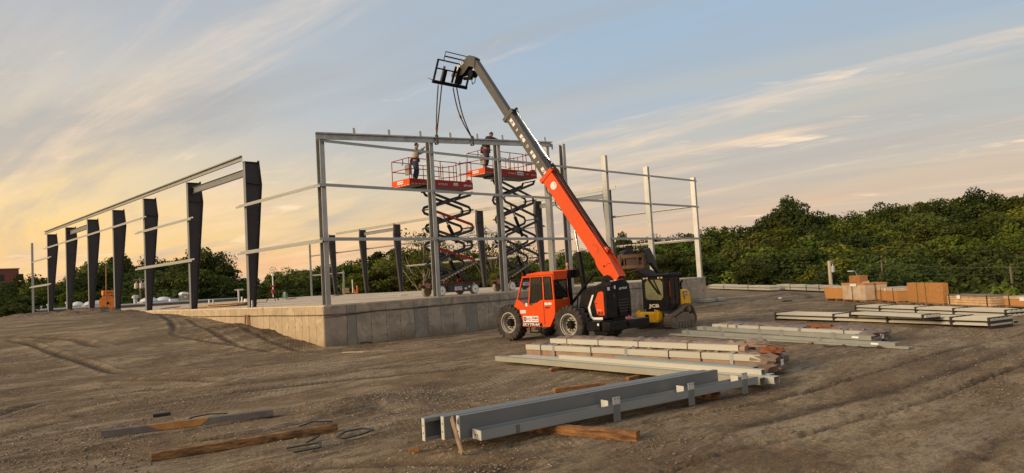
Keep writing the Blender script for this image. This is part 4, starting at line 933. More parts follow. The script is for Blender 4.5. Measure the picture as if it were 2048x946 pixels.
# right: utility poles, wires, street lamp, hill house
WIRE = mat('wire', (0.10, 0.10, 0.095), 0.6)
p = at_px(1653, 61.5, 522)
zb = gz(p.x, p.y)
t = thing('utility_pole', (p.x, p.y, zb), 'pale wooden utility pole with a transformer behind the crates', 'utility pole')
MB().cyl((p.x, p.y, zb-0.3), (p.x, p.y, p.z), 0.17, 12, 0.14).build('pole', WOODPL, t)
c = at_px(1659.5, 61.2, 538)
tt = MB().lathe(c, 'z', [(0.03, -0.30), (0.15, -0.28), (0.15, 0.22), (0.03, 0.28)], 12).build('transformer', mat('grey_tank', (0.45, 0.46, 0.44), 0.5), t)
MB().cyl(c+Vector((0, 0, .26)), c+Vector((0, 0, .42)), 0.03, 6).build('bushing', WHITE, tt)
MB().tube([at_px(1654, 61.4, 525), at_px(1659, 61.3, 523.5), at_px(1662, 61.2, 526)], 0.03, 5).build('bracket', BOLT, t)
def wire(pts, lab, sag=0.6, r=0.022):
    out = []
    for a, b_ in zip(pts, pts[1:]):
        for k in range(9): f = k/8; q = a.lerp(b_, f); out.append(q-Vector((0, 0, sag*4*f*(1-f))))
    return tag(base_origin(MB().tube(out, r, 4).build('overhead_wire', WIRE)), lab, 'wire')
def rpole(u, d, vt, lab):
    p = at_px(u, d, vt); zb = gz(p.x, p.y); t = thing('utility_pole', (p.x, p.y, zb), lab, 'utility pole')
    MB().cyl((p.x, p.y, zb-0.3), tuple(p), 0.11, 8, 0.08).build('pole', WOODP, t)
    MB().bar(p-r_*0.4-Vector((0, 0, 0.1)), p+r_*0.4-Vector((0, 0, 0.1)), 0.05, 0.06).build('crossarm', WOODP, t); return p
pa = rpole(1757, 70, 521, 'thin dark utility pole against the trees above the boxes')
pb = rpole(2012, 56, 533, 'thin dark utility pole against the trees at the right, over the long wooden package')
pc = at_px(2300, 50, 520)
wire([at_px(1654, 61.5, 524)+Vector((0, 0, 0.0)), at_px(1757, 70, 521.5)], 'thin wire from the pale pole to the first dark pole', 0.9, 0.009)
wire([pa, pb], 'long wire between the two dark poles at the right', 0.35, 0.013)
wire([pb, pc], 'wire running out of the picture at the right edge', 0.5, 0.013)
wire([at_px(1757, 70, 533), at_px(2012, 56, 546)], 'lower thin wire between the two dark poles', 0.5, 0.009)
wire([at_px(1880, 64, 573), at_px(2012, 56, 566), at_px(2200, 50, 545)], 'lowest wire crossing the bushes behind the wooden package', 0.25, 0.009)
GAL = mat('lamp_pole_metal', (0.45, 0.45, 0.43), 0.5, 0.6)
p0 = at_px(1708, 66, 575); p1 = at_px(1706.5, 66, 552); p2 = at_px(1703, 66, 544); p3 = at_px(1697, 66, 542.3)
zb = gz(p0.x, p0.y)
t = thing('street_lamp', (p0.x, p0.y, zb), 'small curved arm street lamp behind the tall wrapped crate', 'street lamp')
MB().tube([(p0.x, p0.y, zb), p0, p1, p2, p3], [0.07, 0.06, 0.05, 0.04, 0.03], 6).build('pole', GAL, t)
MB().bar(p3+r_*0.1, p3-r_*0.38, 0.16, 0.09).build('lamp_head', WHITE, t)
p = at_px(1897, 138, 476); zb = gz(p.x, p.y)
t = thing('house', (p.x, p.y, p.z-3), 'small pale gabled house half hidden in trees high on the hill', 'house')
MB().box(p.x-1.6, p.x+1.6, p.y-1.6, p.y+1.6, p.z-6, p.z-0.4).build('wall', mat('beige_siding', (0.50, 0.43, 0.36), 0.8), t, smooth=False)
MB().prism([(p.x-1.9, p.z-0.45), (p.x+1.9, p.z-0.45), (p.x, p.z+0.95)], 'y', p.y-1.8, p.y+1.8).build('roof', mat('brown_shingle', (0.22, 0.16, 0.13), 0.9), t, smooth=False)
MB().box(p.x-0.5, p.x+0.4, p.y-1.64, p.y-1.6, p.z-1.9, p.z-0.8).build('window', DARKG, t, smooth=False)
# ================================================================== telescopic handler
def wheel(parent, c, R, w, rimr, rimmat, out, lugs=22, steer=0.0, name='wheel', treadm=None, hubm=None, dish=0.35):
    """axle along X; out = -1 or +1 is the side that shows"""
    wt = thing(name, c, None, None); wt.parent = parent; wt.matrix_parent_inverse = Matrix.Identity(4)
    wt.location = WM[parent.name].inverted() @ Vector(c); wt.rotation_euler = (0, 0, steer)
    WM[wt.name] = Matrix.Translation(Vector(c)) @ Matrix.Rotation(steer, 4, 'Z')
    mb = MB(); hw = w/2; sh = R-0.10*R
    prof = [(rimr, -hw*0.82), (rimr+0.35*(sh-rimr), -hw*0.98), (sh*0.97, -hw*0.95), (sh, -hw*0.85), (R*0.955, -hw*0.6), (R*0.965, 0), (R*0.955, hw*0.6), (sh, hw*0.85), (sh*0.97, hw*0.95), (rimr+0.35*(sh-rimr), hw*0.98), (rimr, hw*0.82)]
    mb.lathe((0, 0, 0), 'x', prof, 48, closed=True)
    for i in range(lugs):      # chevron lugs
        for s in (-1, 1):
            t0 = 2*PI*(i+(0.5 if s > 0 else 0))/lugs; t1 = t0-0.16; dt = PI/lugs*0.50
            def pt(x, t, r): return (x, math.cos(t)*r, math.sin(t)*r)
            ri = R*0.93
            mb.hexa([pt(0.0, t0-dt*.6, ri), pt(s*hw*1.0, t1-dt, ri*0.965), pt(s*hw*1.0, t1+dt, ri*0.965), pt(0.0, t0+dt*.6, ri), pt(0.0, t0-dt*.5, R), pt(s*hw*0.97, t1-dt*.8, R*0.975), pt(s*hw*0.97, t1+dt*.8, R*0.975), pt(0.0, t0+dt*.5, R)])
            mb.hexa([pt(s*hw*0.86, t1-dt, sh*0.9), pt(s*hw*1.02, t1-dt, sh*0.88), pt(s*hw*1.02, t1+dt, sh*0.88), pt(s*hw*0.86, t1+dt, sh*0.9), pt(s*hw*0.86, t1-dt, R*.965), pt(s*hw*1.0, t1-dt, R*.965), pt(s*hw*1.0, t1+dt, R*.965), pt(s*hw*0.86, t1+dt, R*.965)])
    mb.build('tyre', treadm or RUBBER, wt, local=True, ang=0.5)
    o = out; mb = MB(); e = hw*0.86*o; d = hw*dish*o
    mb.lathe((0, 0, 0), 'x', [(rimr+0.012, e-0.02*o), (rimr+0.012, e+0.01*o), (rimr*0.94, e+0.012*o), (rimr*0.91, e-0.05*o), (rimr*0.86, e-0.06*o), (rimr*0.83, d), (rimr*0.74, d-0.02*o), (rimr*0.66, d+0.01*o), (rimr*0.62, d+0.05*o), (0.01, d+0.05*o)], 36, cap0=False)
    mb.lathe((0, 0, 0), 'x', [(rimr+0.012, -e), (rimr*0.92, -e+0.05*o), (rimr*0.88, -e*0.5), (0.01, -e*0.5)], 30, cap0=False)
    mb.build('rim', rimmat, wt, local=True)
    hb = MB(); hb.lathe((0, 0, 0), 'x', [(rimr*0.40, d+0.04*o), (rimr*0.40, d+0.10*o), (rimr*0.34, d+0.13*o), (rimr*0.30, d+0.19*o), (0.01, d+0.20*o)], 20)
    for k in range(10): a = 2*PI*k/10; y, z = math.cos(a)*rimr*0.52, math.sin(a)*rimr*0.52; hb.cyl((d+0.045*o, y, z), (d+0.105*o, y, z), rimr*0.055, 7)
    hb.build('hub', hubm or BLACK, wt, local=True)
    return wt
th = thing('telehandler', (20.65, 18.3, 0.0), 'orange telescopic handler with its boom raised over the steel frame', 'telehandler')
WR, WW = 0.715, 0.44
for (x, y, o, cz) in ((19.66, 20.05, -1, 0.70), (19.62, 16.90, -1, 0.63), (21.72, 20.05, 1, 0.70), (21.72, 16.90, 1, 0.63)):
    wheel(th, (x, y, cz), WR, WW, 0.40, RIMW, o, dish=-0.12)
CH = 0.62
# chassis and axles
MB().box(20.30, 21.05, 15.55, 20.25, 0.58, 0.98).build('chassis', BLACK, th, bevel=0.02)
for y in (16.92, 19.86): MB().cyl((19.8, y, 0.655), (21.5, y, 0.655), 0.12, 12).lathe((20.66, y, 0.655), 'x', [(0.12, -0.3), (0.24, -0.12), (0.24, 0.12), (0.12, 0.3)], 14).build('axle', BLACK, th)
# cab ------------------------------------------------------------
XL, XR = 19.55, 20.42
cab = MB()
side = [(19.54, 0.54), (17.89, 0.55), (17.66, 1.02), (17.62, 1.42), (17.70, 1.56), (18.98, 1.40), (19.20, 1.47), (19.34, 1.55), (19.59, 1.62), (19.78, 1.33)]
low = [(19.54, 0.54), (17.92, 0.54), (17.63, 1.0), (17.62, 1.55), (18.36, 1.55), (18.52, 1.46), (18.70, 1.42), (18.84, 1.34), (18.98, 1.42), (19.10, 1.35), (19.60, 1.63), (19.78, 1.33)]
MB().prism(low, 'x', XL, XL+0.05).build('cab_side_panel', ORANGE, th, bevel=0.008)
MB().prism([(19.54, 0.54), (17.92, 0.54), (17.63, 1.0), (17.62, 1.55), (19.60, 1.30), (19.78, 1.2)], 'x', XR-0.05, XR).build('cab_side_panel', ORANGE, th, bevel=0.008)
MB().box(XL+0.05, XR-0.05, 17.63, 17.68, 0.95, 1.55).build('cab_rear_panel', ORANGE, th, bevel=0.006)
MB().prism([(17.93, 0.55), (17.64, 0.98), (17.68, 0.98), (17.97, 0.56)], 'x', XL+0.05, XR-0.05).build('cab_lower_rear_panel', ORANGE, th, smooth=False)
MB().prism([(19.54, 0.55), (19.50, 0.55), (19.70, 1.30), (19.77, 1.30)], 'x', XL+0.05, XR-0.05).build('cab_front_panel', ORANGE, th, smooth=False)
MB().box(XL+0.05, XR-0.05, 17.95, 19.54, 0.56, 0.62).build('cab_floor', BLACK, th, smooth=False)
# pillars and top rails
pil = [((19.57, 1.62), (19.27, 2.45), 0.05), ((18.98, 1.38), (18.83, 2.44), 0.06), ((18.18, 1.5), (18.20, 2.45), 0.065), ((17.66, 1.5), (17.74, 2.44), 0.06), ((19.02, 1.4), (18.87, 2.44), 0.03)]
for xx, sgn in ((XL+0.03, 1), (XR-0.03, -1)):
    for (y0, z0), (y1, z1), w in pil[:4]:
        MB().bar((xx, y0, z0), (xx+sgn*0.04, y1, z1), w, 0.055, (1, 0, 0)).build('cab_pillar', ORANGE, th, bevel=0.006)
    MB().bar((xx+sgn*.04, 19.30, 2.455), (xx+sgn*.04, 17.72, 2.455), 0.055, 0.06).build('roof_rail', ORANGE, th, bevel=0.006)
for (y, z) in ((19.28, 2.455), (19.58, 1.60)): MB().bar((XL+0.05, y, z), (XR-0.05, y, z), 0.05, 0.05).build('cross_rail', ORANGE, th, bevel=0.006)
# roof
MB().prism([(19.02, 2.49), (19.0, 2.56), (18.35, 2.62), (17.62, 2.60), (17.62, 2.49)], 'x', XL+0.0, XR+0.03).build('cab_roof', ORANGE, th, bevel=0.012)
MB().prism([(XL+0.0, 2.30), (XL-0.0, 2.60), (20.36, 2.62), (20.30, 2.30)], 'y', 17.60, 17.64).build('roof_rear_skirt', ORANGE, th, bevel=0.006)
MB().prism([(20.365, 2.30), (20.365, 2.61), (21.30, 2.66), (21.28, 2.36)], 'y', 17.60, 17.66).build('side_visor', BLACK, th, bevel=0.006)
MB().box(20.37, 21.28, 17.64, 18.35, 2.60, 2.645).build('visor_top', ORANGE, th, bevel=0.006)
# windows: black gaskets and panes
def pane(poly, axis, a, name='window', fr=0.03):
    k = len(poly); cx_ = sum(p[0] for p in poly)/k; cz_ = sum(p[1] for p in poly)/k
    inn = [(p[0]+(cx_-p[0])*fr*2.2/max(0.1, abs(p[0]-cx_)+1e-6)*0.5 if abs(p[0]-cx_) > 0.01 else p[0], p[1]+(cz_-p[1])*fr*2.2/max(0.1, abs(p[1]-cz_)+1e-6)*0.5 if abs(p[1]-cz_) > 0.01 else p[1]) for p in poly]
    def P(p, t): return {'x': (t, p[0], p[1]), 'y': (p[0], t, p[1])}[axis]
    V = [P(p, a) for p in poly]+[P(p, a) for p in inn]+[P(p, a+0.02) for p in poly]+[P(p, a+0.02) for p in inn]
    fs = []
    for i in range(k):
        j = (i+1) % k; fs += [(i, j, k+j, k+i), (2*k+i, 3*k+i, 3*k+j, 2*k+j), (i, 2*k+i, 2*k+j, j), (k+i, k+j, 3*k+j, 3*k+i)]
    w = MB().add(V, fs).build(name, BLACK, th, smooth=False)
    MB().prism(inn, axis, a+0.006, a+0.014).build('pane', GLASS, w, smooth=False)
pane([(17.72, 1.58), (18.14, 1.58), (18.16, 2.42), (17.78, 2.42)], 'x', XL+0.012)
pane([(18.23, 1.58), (18.50, 1.50), (18.70, 1.45), (18.93, 1.44), (18.80, 2.42), (18.24, 2.42)], 'x', XL+0.012, 'door_window')
pane([(19.64, 1.60), (20.36, 1.60), (20.36, 2.30), (19.64, 2.28)], 'y', 17.655, 'rear_window', 0.05)
pane([(17.72, 1.58), (18.14, 1.58), (18.16, 2.42), (17.78, 2.42)], 'x', XR-0.04)
pane([(18.23, 1.58), (18.93, 1.44), (18.80, 2.42), (18.24, 2.42)], 'x', XR-0.04)
# door seam, handle, hinges
MB().box(XL-0.004, XL+0.0, 18.175, 18.195, 0.62, 1.52).build('door_seam', BLACK, th, smooth=False)
for z in (0.72, 0.95, 1.18, 1.4): MB().box(XL-0.014, XL-0.002, 18.14, 18.17, z-0.03, z+0.03).build('hinge', ORANGE, th, smooth=False)
MB().box(XL-0.008, XL-0.001, 19.50, 19.585, 1.02, 1.22).build('door_handle', BLACK, th, bevel=0.003)
# interior
MB().box(19.75, 20.2, 17.80, 18.25, 0.95, 1.12).box(19.75, 20.2, 17.75, 17.88, 1.1, 1.75).build('seat', SEAT, th, bevel=0.03)
MB().box(19.72, 20.25, 19.0, 19.35, 0.62, 1.32).build('dash', SEAT, th, bevel=0.04)
ring = [(19.98+0.19*math.cos(t), 18.80+0.10*math.sin(t), 1.50+0.16*math.sin(t)) for t in np.linspace(0, 2*PI, 17)[:-1]]
MB().tube(ring, 0.018, 6, closed=True).tube([(19.98, 18.98, 1.28), (19.98, 18.80, 1.50)], 0.025, 6).bar((19.8, 18.8, 1.5), (20.16, 18.8, 1.5), 0.02, 0.03).build('steering_wheel', SEAT, th)
# step
mb = MB(); mb.tube([(19.60, 18.98, 0.56), (19.58, 18.98, 0.33), (19.58, 18.42, 0.33), (19.60, 18.42, 0.56)], 0.028, 6); mb.bar((19.58, 18.42, 0.335), (19.58, 18.98, 0.335), 0.10, 0.03).build('cab_step', BLACK, th)
# mirror and beacon bracket
MB().bar((20.50, 17.62, 0.98), (20.50, 17.66, 2.34), 0.10, 0.14, (1, 0, 0)).build('rear_post', BLACK, th, bevel=0.01)
for x in (19.66, 19.9): MB().box(x, x+0.12, 18.98, 19.06, 2.60, 2.70).build('work_light', BLACK, th, bevel=0.01)
MB().tube([(20.95, 18.1, 2.64), (20.95, 18.1, 2.86)], 0.02, 6).lathe((20.95, 18.1, 2.80), 'z', [(0.05, 0), (0.06, 0.05), (0.05, 0.10), (0.02, 0.12)], 12).build('beacon', mat('beacon_lens', (0.5, 0.25, 0.12), 0.3), th)
# engine cover, rear -------------------------------------------------
HX0, HX1, HY0, HY1 = 19.95, 21.40, 15.50, 16.62
prof = [(HY0, 0.80), (HY0, 1.90), (HY0+0.10, 2.00), (16.25, 1.98), (16.62, 1.80), (16.80, 1.30), (16.62, 0.80)]
MB().prism(prof, 'x', HX0, HX0+0.62).build('engine_cover', BLACK, th, bevel=0.04)
MB().prism([(HX0+0.622, 0.80), (HX0+0.622, 1.90), (20.75, 2.02), (21.22, 2.12), (21.38, 1.98), (21.44, 1.55), (21.42, 0.80)], 'y', HY0+0.012, 16.55).build('rear_hood', BLACK, th, bevel=0.04)
MB().prism([(20.30, 1.94), (20.34, 2.08), (21.15, 2.16), (21.22, 2.05), (21.2, 1.92)], 'y', HY0+0.05, 15.9).build('hood_top', BLACK, th, bevel=0.02)
# ribs of the rear grille
for k in range(5): MB().box(20.62, 21.28, HY0-0.002, HY0+0.011, 1.0+0.105*k, 1.03+0.105*k).build('grille_slat', GREYP, th, smooth=False)
MB().prism([(15.62, 0.93), (15.62, 1.74), (15.70, 1.79), (15.86, 1.75), (16.05, 1.42), (15.96, 0.97), (15.90, 0.93)], 'x', HX0-0.022, HX0-0.001).build('side_access_panel', ORANGE, th, bevel=0.008)
MB().box(HX0-0.030, HX0-0.023, 15.93, 16.0, 1.34, 1.37).build('panel_latch', BLACK, th, smooth=False)
# white sweeping stripe round the panel
st_o = [(16.14, 1.66), (16.36, 1.22), (16.30, 0.86), (16.16, 0.78), (15.72, 0.78)]; st_i = [(16.06, 1.68), (16.27, 1.22), (16.21, 0.91), (16.13, 0.86), (15.72, 0.86)]
mb = MB(); mb.prism(st_o+st_i[::-1], 'x', HX0-0.018, HX0-0.001); mb.build('stripe', WHITE, th, smooth=False)
# rear counterweight and tanks
MB().box(19.55, 21.95, 15.12, 15.50, 0.40, 0.72).build('counterweight', BLACK, th, bevel=0.03)
MB().box(19.50, 20.20, 15.52, 16.15, 0.42, 0.76).build('battery_box', BLACK, th, bevel=0.03)
MB().box(19.62, 20.05, 15.30, 15.90, 0.26, 0.45).build('lower_tank', BLACK, th, bevel=0.03)
MB().box(20.6, 20.9, 15.05, 15.16, 0.50, 0.66).build('tow_hitch', BLACK, th, bevel=0.01)
MB().tube([(20.62, 15.10, 0.74), (20.56, 15.08, 0.80), (20.64, 15.07, 0.86), (20.72, 15.08, 0.80), (20.66, 15.10, 0.74)], 0.022, 6).build('warning_ribbon', mat('pink_ribbon', (0.5, 0.05, 0.12), 0.6), th)
MB().box(19.49, 19.50, 15.56, 15.63, 0.6, 0.68).build('decal', WHITE, th, smooth=False)
# boom pivot towers
for x in (20.62, 21.22): MB().prism([(15.45, 0.9), (16.35, 0.9), (16.30, 1.95), (16.10, 2.32), (15.92, 2.36), (15.78, 2.22), (15.60, 1.9)], 'x', x, x+0.06).build('boom_tower', BLACK, th, bevel=0.02)
MB().cyl((20.58, 16.02, 2.14), (21.32, 16.02, 2.14), 0.07, 14).build('pivot_pin', BLACK, th)
# fender and hoses near the rear wheel
MB().tube([(19.98, 16.62, 1.75), (19.90, 16.78, 1.62), (19.90, 16.82, 1.3), (19.95, 16.80, 0.9)], 0.028, 7).build('hose', BLACK, th)
MB().box(19.84, 19.98, 16.62, 16.76, 1.02, 1.2).build('filter_housing', RIMW, th, bevel=0.02)
# boom ------------------------------------------------------------
BA = math.radians(55.1); bd = Vector((0, math.cos(BA), math.sin(BA))); bn = Vector((0, -math.sin(BA), math.cos(BA))); BO = Vector((0, 15.6, 2.5))
def bp_(x, u, n_): return Vector((x, 0, 0))+BO+bd*u+bn*n_
boom = thing('boom', tuple(bp_(20.97, 0, -0.3)), None, None); boom.parent = th; boom.location = WM[th.name].inverted() @ bp_(20.97, 0, -0.3); WM[boom.name] = Matrix.Translation(bp_(20.97, 0, -0.3))
def boxsec(x0, x1, u0, u1, n0, n1, t, m, name, bev=0.01):
    """open-ended hollow box section"""
    mb = MB()
    def q(x, u, n_): return bp_(x, u, n_)
    for (xa, xb, na, nb) in ((x0, x0+t, n0, n1), (x1-t, x1, n0, n1), (x0+t, x1-t, n0, n0+t), (x0+t, x1-t, n1-t, n1)):
        mb.hexa([q(xa, u0, na), q(xb, u0, na), q(xb, u0, nb), q(xa, u0, nb), q(xa, u1, na), q(xb, u1, na), q(xb, u1, nb), q(xa, u1, nb)])
    return mb.build(name, m, boom, smooth=False)
BX0, BX1 = 20.75, 21.17
# main orange section with shaped heel plates
heel = [(-0.30, -0.46), (-0.23, -0.55), (0.13, -0.58), (0.53, -0.62), (0.76, -0.60), (0.93, -0.53), (2.4, -0.57), (5.02, -0.60), (5.02, -0.02), (0.5, 0.04), (-0.24, -0.03)]
for xa in (BX0, BX1-0.025):
    V0 = [bp_(xa, u, n_) for u, n_ in heel]; V1 = [bp_(xa+0.025, u, n_) for u, n_ in heel]; k = len(heel)
    MB().add(V0+V1, [tuple(range(k)), tuple(range(2*k-1, k-1, -1))]+[(i, k+i, k+(i+1) % k, (i+1) % k) for i in range(k)]).build('boom_side_plate', ORANGE, boom, smooth=False)
def plate(x0, x1, u0, u1, na, nb, m, name, t=0.025, par=None):
    V = [bp_(x0, u0, na), bp_(x1, u0, na), bp_(x1, u1, nb), bp_(x0, u1, nb)]
    return MB().add(V+[v-bn*t for v in V], [(0, 1, 2, 3), (7, 6, 5, 4), (0, 4, 5, 1), (1, 5, 6, 2), (2, 6, 7, 3), (3, 7, 4, 0)]).build(name, m, par or boom, smooth=False)
plate(BX0+0.025, BX1-0.025, -0.24, 5.02, -0.03+0.003, -0.02, ORANGE, 'boom_top_plate')
plate(BX0+0.025, BX1-0.025, 0.93, 5.02, -0.51, -0.575, ORANGE, 'boom_bottom_plate')
plate(BX0+0.025, BX1-0.025, -0.24, 0.9, -0.43, -0.53, ORANGE, 'boom_bottom_plate')
boxsec(BX0-0.03, BX1+0.03, 4.95, 5.12, -0.70, 0.05, 0.05, ORANGE, 'boom_mouth_collar')
boxsec(20.79, 21.13, 4.4, 8.5, -0.53, -0.10, 0.02, GREYB, 'middle_boom_section')
boxsec(20.76, 21.16, 8.42, 8.60, -0.64, 0.0, 0.04, GREYB, 'boom_section_collar')
boxsec(20.835, 21.09, 8.2, 12.18, -0.52, -0.19, 0.016, GREYB, 'fly_boom_section')
# disc pads on the heel, holes and pins (raised arcs)
def disc(x, u, n_, r, m, name, t=0.01, seg=22, par=None):
    c = bp_(x, u, n_); return MB().lathe(c, 'x', [(r, 0), (r, -t), (0.005, -t)], seg).build(name, m, par or boom)
def arc(u, n_, r, a0, a1, name='weld_seam'):
    pts = [bp_(BX0-0.003, u+r*math.cos(t), n_+r*math.sin(t)) for t in np.linspace(a0, a1, 12)]
    return MB().tube(pts, 0.006, 4).build(name, BLACK, boom)
arc(1.22, -0.31, 0.19, 0.4, 2.9); arc(0.28, -0.18, 0.15, -0.9, 1.4); disc(BX0, 0.46, -0.34, 0.035, BLACK, 'pin_hole')
disc(BX0, 4.45, -0.28, 0.16, WHITE, 'logo_roundel', 0.006); arc(4.45, -0.28, 0.09, 0.6, 5.0, 'logo_mark')
text_part('1', 0.18, bp_(BX0-0.008, 4.39, -0.23), -bd*0+Vector((0, -1, 0)), (0, 0, 1), BLACK, boom, 0.002, name='logo_mark')
for x in (20.84, 21.02): MB().add([bp_(x, 0.78, -0.02), bp_(x, 1.10, -0.02), bp_(x, 0.98, 0.16), bp_(x, 0.86, 0.16), bp_(x+0.04, 0.78, -0.02), bp_(x+0.04, 1.10, -0.02), bp_(x+0.04, 0.98, 0.16), bp_(x+0.04, 0.86, 0.16)], [(0, 1, 2, 3), (7, 6, 5, 4), (0, 4, 5, 1), (1, 5, 6, 2), (2, 6, 7, 3), (3, 7, 4, 0)]).build('cylinder_lug', ORANGE, boom, smooth=False)
MB().cyl(bp_(20.78, 0.92, 0.11), bp_(21.1, 0.92, 0.11), 0.035, 10).build('pin', mat('copper_pin', (0.5, 0.22, 0.14), 0.4, 0.5), boom)
MB().cyl(bp_(20.95, 0.92, 0.11), bp_(20.97, 5.3, 0.09), 0.055, 12).build('extend_cylinder', BLACK, boom)
MB().cyl(bp_(20.97, 5.3, 0.09), bp_(20.99, 8.52, 0.03), 0.030, 10).build('extend_rod', CHROME, boom)
MB().cyl(bp_(20.86, 8.45, 0.02), bp_(21.12, 8.62, 0.03), 0.06, 8).build('rod_end_block', BLACK, boom)
MB().tube([bp_(20.88, 5.15, 0.06), bp_(20.86, 5.5, 0.10), bp_(20.88, 5.75, 0.02)], 0.025, 6).build('hose_loop', BLACK, boom)
MB().tube([bp_(20.80, 1.8, 0.02), bp_(20.80, 3.5, 0.05), bp_(20.82, 5.0, 0.05)], 0.02, 6).build('hose', BLACK, boom)
MB().tube([bp_(20.80, 2.4, 0.02), bp_(20.76, 2.0, 0.17), bp_(20.78, 1.45, 0.20), bp_(20.85, 1.1, 0.14)], 0.018, 6).build('hose', BLACK, boom)
for u_ in (4.75, 4.0): MB().tube([bp_(20.79, u_, -0.61), bp_(20.79, u_-0.25, -0.72), bp_(20.8, u_-0.55, -0.62)], 0.018, 5).build('hose_loop', BLACK, boom)
# letters along the middle section, white boxes behind A C E G
yb_ = Vector((0, 1, 0))
for k, ch in enumerate('ABCDEFG'):
    u = 8.12-0.47*k; c = bp_(20.789, u, -0.32)
    e1 = -bd; e2 = bn
    if k % 2 == 0:
        V = [c+e1*a+e2*b_ for a, b_ in ((-0.16, -0.075), (0.22, -0.075), (0.22, 0.075), (-0.16, 0.075))]
        MB().add([v-Vector((0.004, 0, 0)) for v in V]+V, [(0, 1, 2, 3), (7, 6, 5, 4), (0, 4, 5, 1), (1, 5, 6, 2), (2, 6, 7, 3), (3, 7, 4, 0)]).build('letter_plate', WHITE, boom, smooth=False)
    text_part(ch, 0.17, c-Vector((0.007, 0, 0))+e1*(-0.03)-e2*0.06, e1, e2, BLACK if k % 2 == 0 else WHITE, boom, 0.002, bold=0.004)
# nose (jib) plates, tilt cylinder
def un(y, z): q = Vector((0, y, z))-BO; return (q.dot(bd), q.dot(bn))
jib = [un(*p) for p in ((22.60, 12.28), (22.95, 12.50), (23.12, 12.49), (23.34, 12.33), (23.75, 12.20), (24.10, 12.06), (24.26, 11.90), (24.24, 11.80), (24.06, 11.78), (23.48, 11.74), (23.24, 11.88), (23.05, 12.02), (22.92, 11.98), (22.66, 11.86))]
for xa in (20.80, 21.10):
    V0 = [bp_(xa, u, n_) for u, n_ in jib]; V1 = [bp_(xa+0.022, u, n_) for u, n_ in jib]; k = len(jib)
    MB().add(V0+V1, [tuple(range(k)), tuple(range(2*k-1, k-1, -1))]+[(i, k+i, k+(i+1) % k, (i+1) % k) for i in range(k)]).build('nose_plate', GREYB, boom, smooth=False)
for (a_, b_) in (((22.60, 12.28), (22.95, 12.50)), ((22.95, 12.50), (23.12, 12.49)), ((23.12, 12.49), (23.75, 12.20)), ((23.75, 12.20), (24.24, 11.88))): MB().bar((20.961, a_[0], a_[1]-0.012), (20.961, b_[0], b_[1]-0.012), 0.276, 0.018, (0, 0, 1)).build('nose_cover', BLACK if a_[0] < 23 else GREYB, boom, smooth=False)

MB().lathe(bp_(20.80, 11.72, -0.78), 'x', [(0.16, 0), (0.16, 0.32), (0.01, 0.32)], 16).build('nose_pivot', BLACK, boom)
MB().cyl(bp_(20.95, 11.62, -0.95), bp_(20.95, 12.0, -1.3), 0.075, 10).build('tilt_cylinder', BLACK, boom)
MB().cyl(bp_(20.95, 12.0, -1.3), bp_(20.95, 12.26, -1.58), 0.03, 8).build('tilt_rod', CHROME, boom)
MB().tube([bp_(20.84, 11.35, -0.7), bp_(20.82, 11.2, -0.85), bp_(20.82, 11.25, -1.0), bp_(20.85, 11.45, -0.95)], 0.02, 6).build('hose_loop', GREYP, boom)
text_part('8042', 0.20, (20.794, 23.86, 12.02), (0, -0.50, 0.225), (0, 0.4, 0.9), WHITE, boom, 0.002, bold=0.008, width=0.58)
# lift cylinder under the boom and compensating strut
MB().cyl((20.95, 17.22, 1.15), (20.95, 17.48, 3.30), 0.105, 16).build('lift_cylinder', BLACK, th)
MB().cyl((20.95, 17.48, 3.30), (20.95, 17.60, 4.15), 0.055, 12).build('lift_rod', CHROME, th)
MB().cyl((20.72, 16.62, 2.42), (20.62, 18.05, 1.02), 0.055, 10).build('stabiliser_cylinder', BLACK, th)
MB().cyl((20.72, 16.62, 2.42), (20.66, 17.3, 1.75), 0.035, 10).build('stabiliser_rod', BLACK, th)
MB().lathe((20.66, 16.60, 2.45), 'x', [(0.08, 0), (0.08, 0.1), (0.01, 0.1)], 12).build('rod_eye', BLACK, th)
# fork carriage ----------------------------------------------------
CT = math.radians(26); cu = Vector((0, -math.sin(CT), math.cos(CT))); cf = Vector((0, math.cos(CT), math.sin(CT)))
car = thing('fork_carriage', (20.6, 24.05, 11.38), None, None); car.parent = boom; car.location = WM[boom.name].inverted() @ Vector((20.6, 24.05, 11.38)); WM[car.name] = Matrix.Translation((20.6, 24.05, 11.38))
CO = Vector((0, 24.05, 11.38))
def cp(x, v, w=0): return Vector((x, 0, 0))+CO+cu*v+cf*w
MB().bar(cp(19.52, 0.0), cp(21.52, 0.0), 0.12, 0.15, cu).build('lower_bar', BLACK, car, bevel=0.008)
MB().bar(cp(19.56, 0.98), cp(21.48, 0.98), 0.06, 0.06, cu).build('upper_bar', BLACK, car, bevel=0.005)
MB().bar(cp(19.56, 0.60), cp(21.48, 0.60), 0.05, 0.06, cu).build('cross_bar', BLACK, car, bevel=0.005)
for x in (19.56, 20.12, 21.0, 21.48): MB().bar(cp(x, 0.05), cp(x, 1.0 if x in (19.56, 21.48) else 0.62), 0.07, 0.07 if x in (19.56, 21.48) else 0.12, (1, 0, 0)).build('upright', BLACK, car, bevel=0.005)
mb = MB(); mb.tube([cp(19.85, 0.98, -0.02), cp(19.85, 1.38, -0.02), cp(21.2, 1.38, -0.02), cp(21.2, 0.98, -0.02)], 0.022, 6); mb.bar(cp(19.85, 1.18), cp(21.2, 1.18), 0.03, 0.06, cu).build('load_backrest', BLACK, car)
for x in (20.55, 20.75, 20.85, 21.05): MB().bar(cp(x, 0.1, -0.06), cp(x, 0.85, -0.1), 0.05, 0.10, (1, 0, 0)).build('hanger_plate', BLACK, car, bevel=0.005)
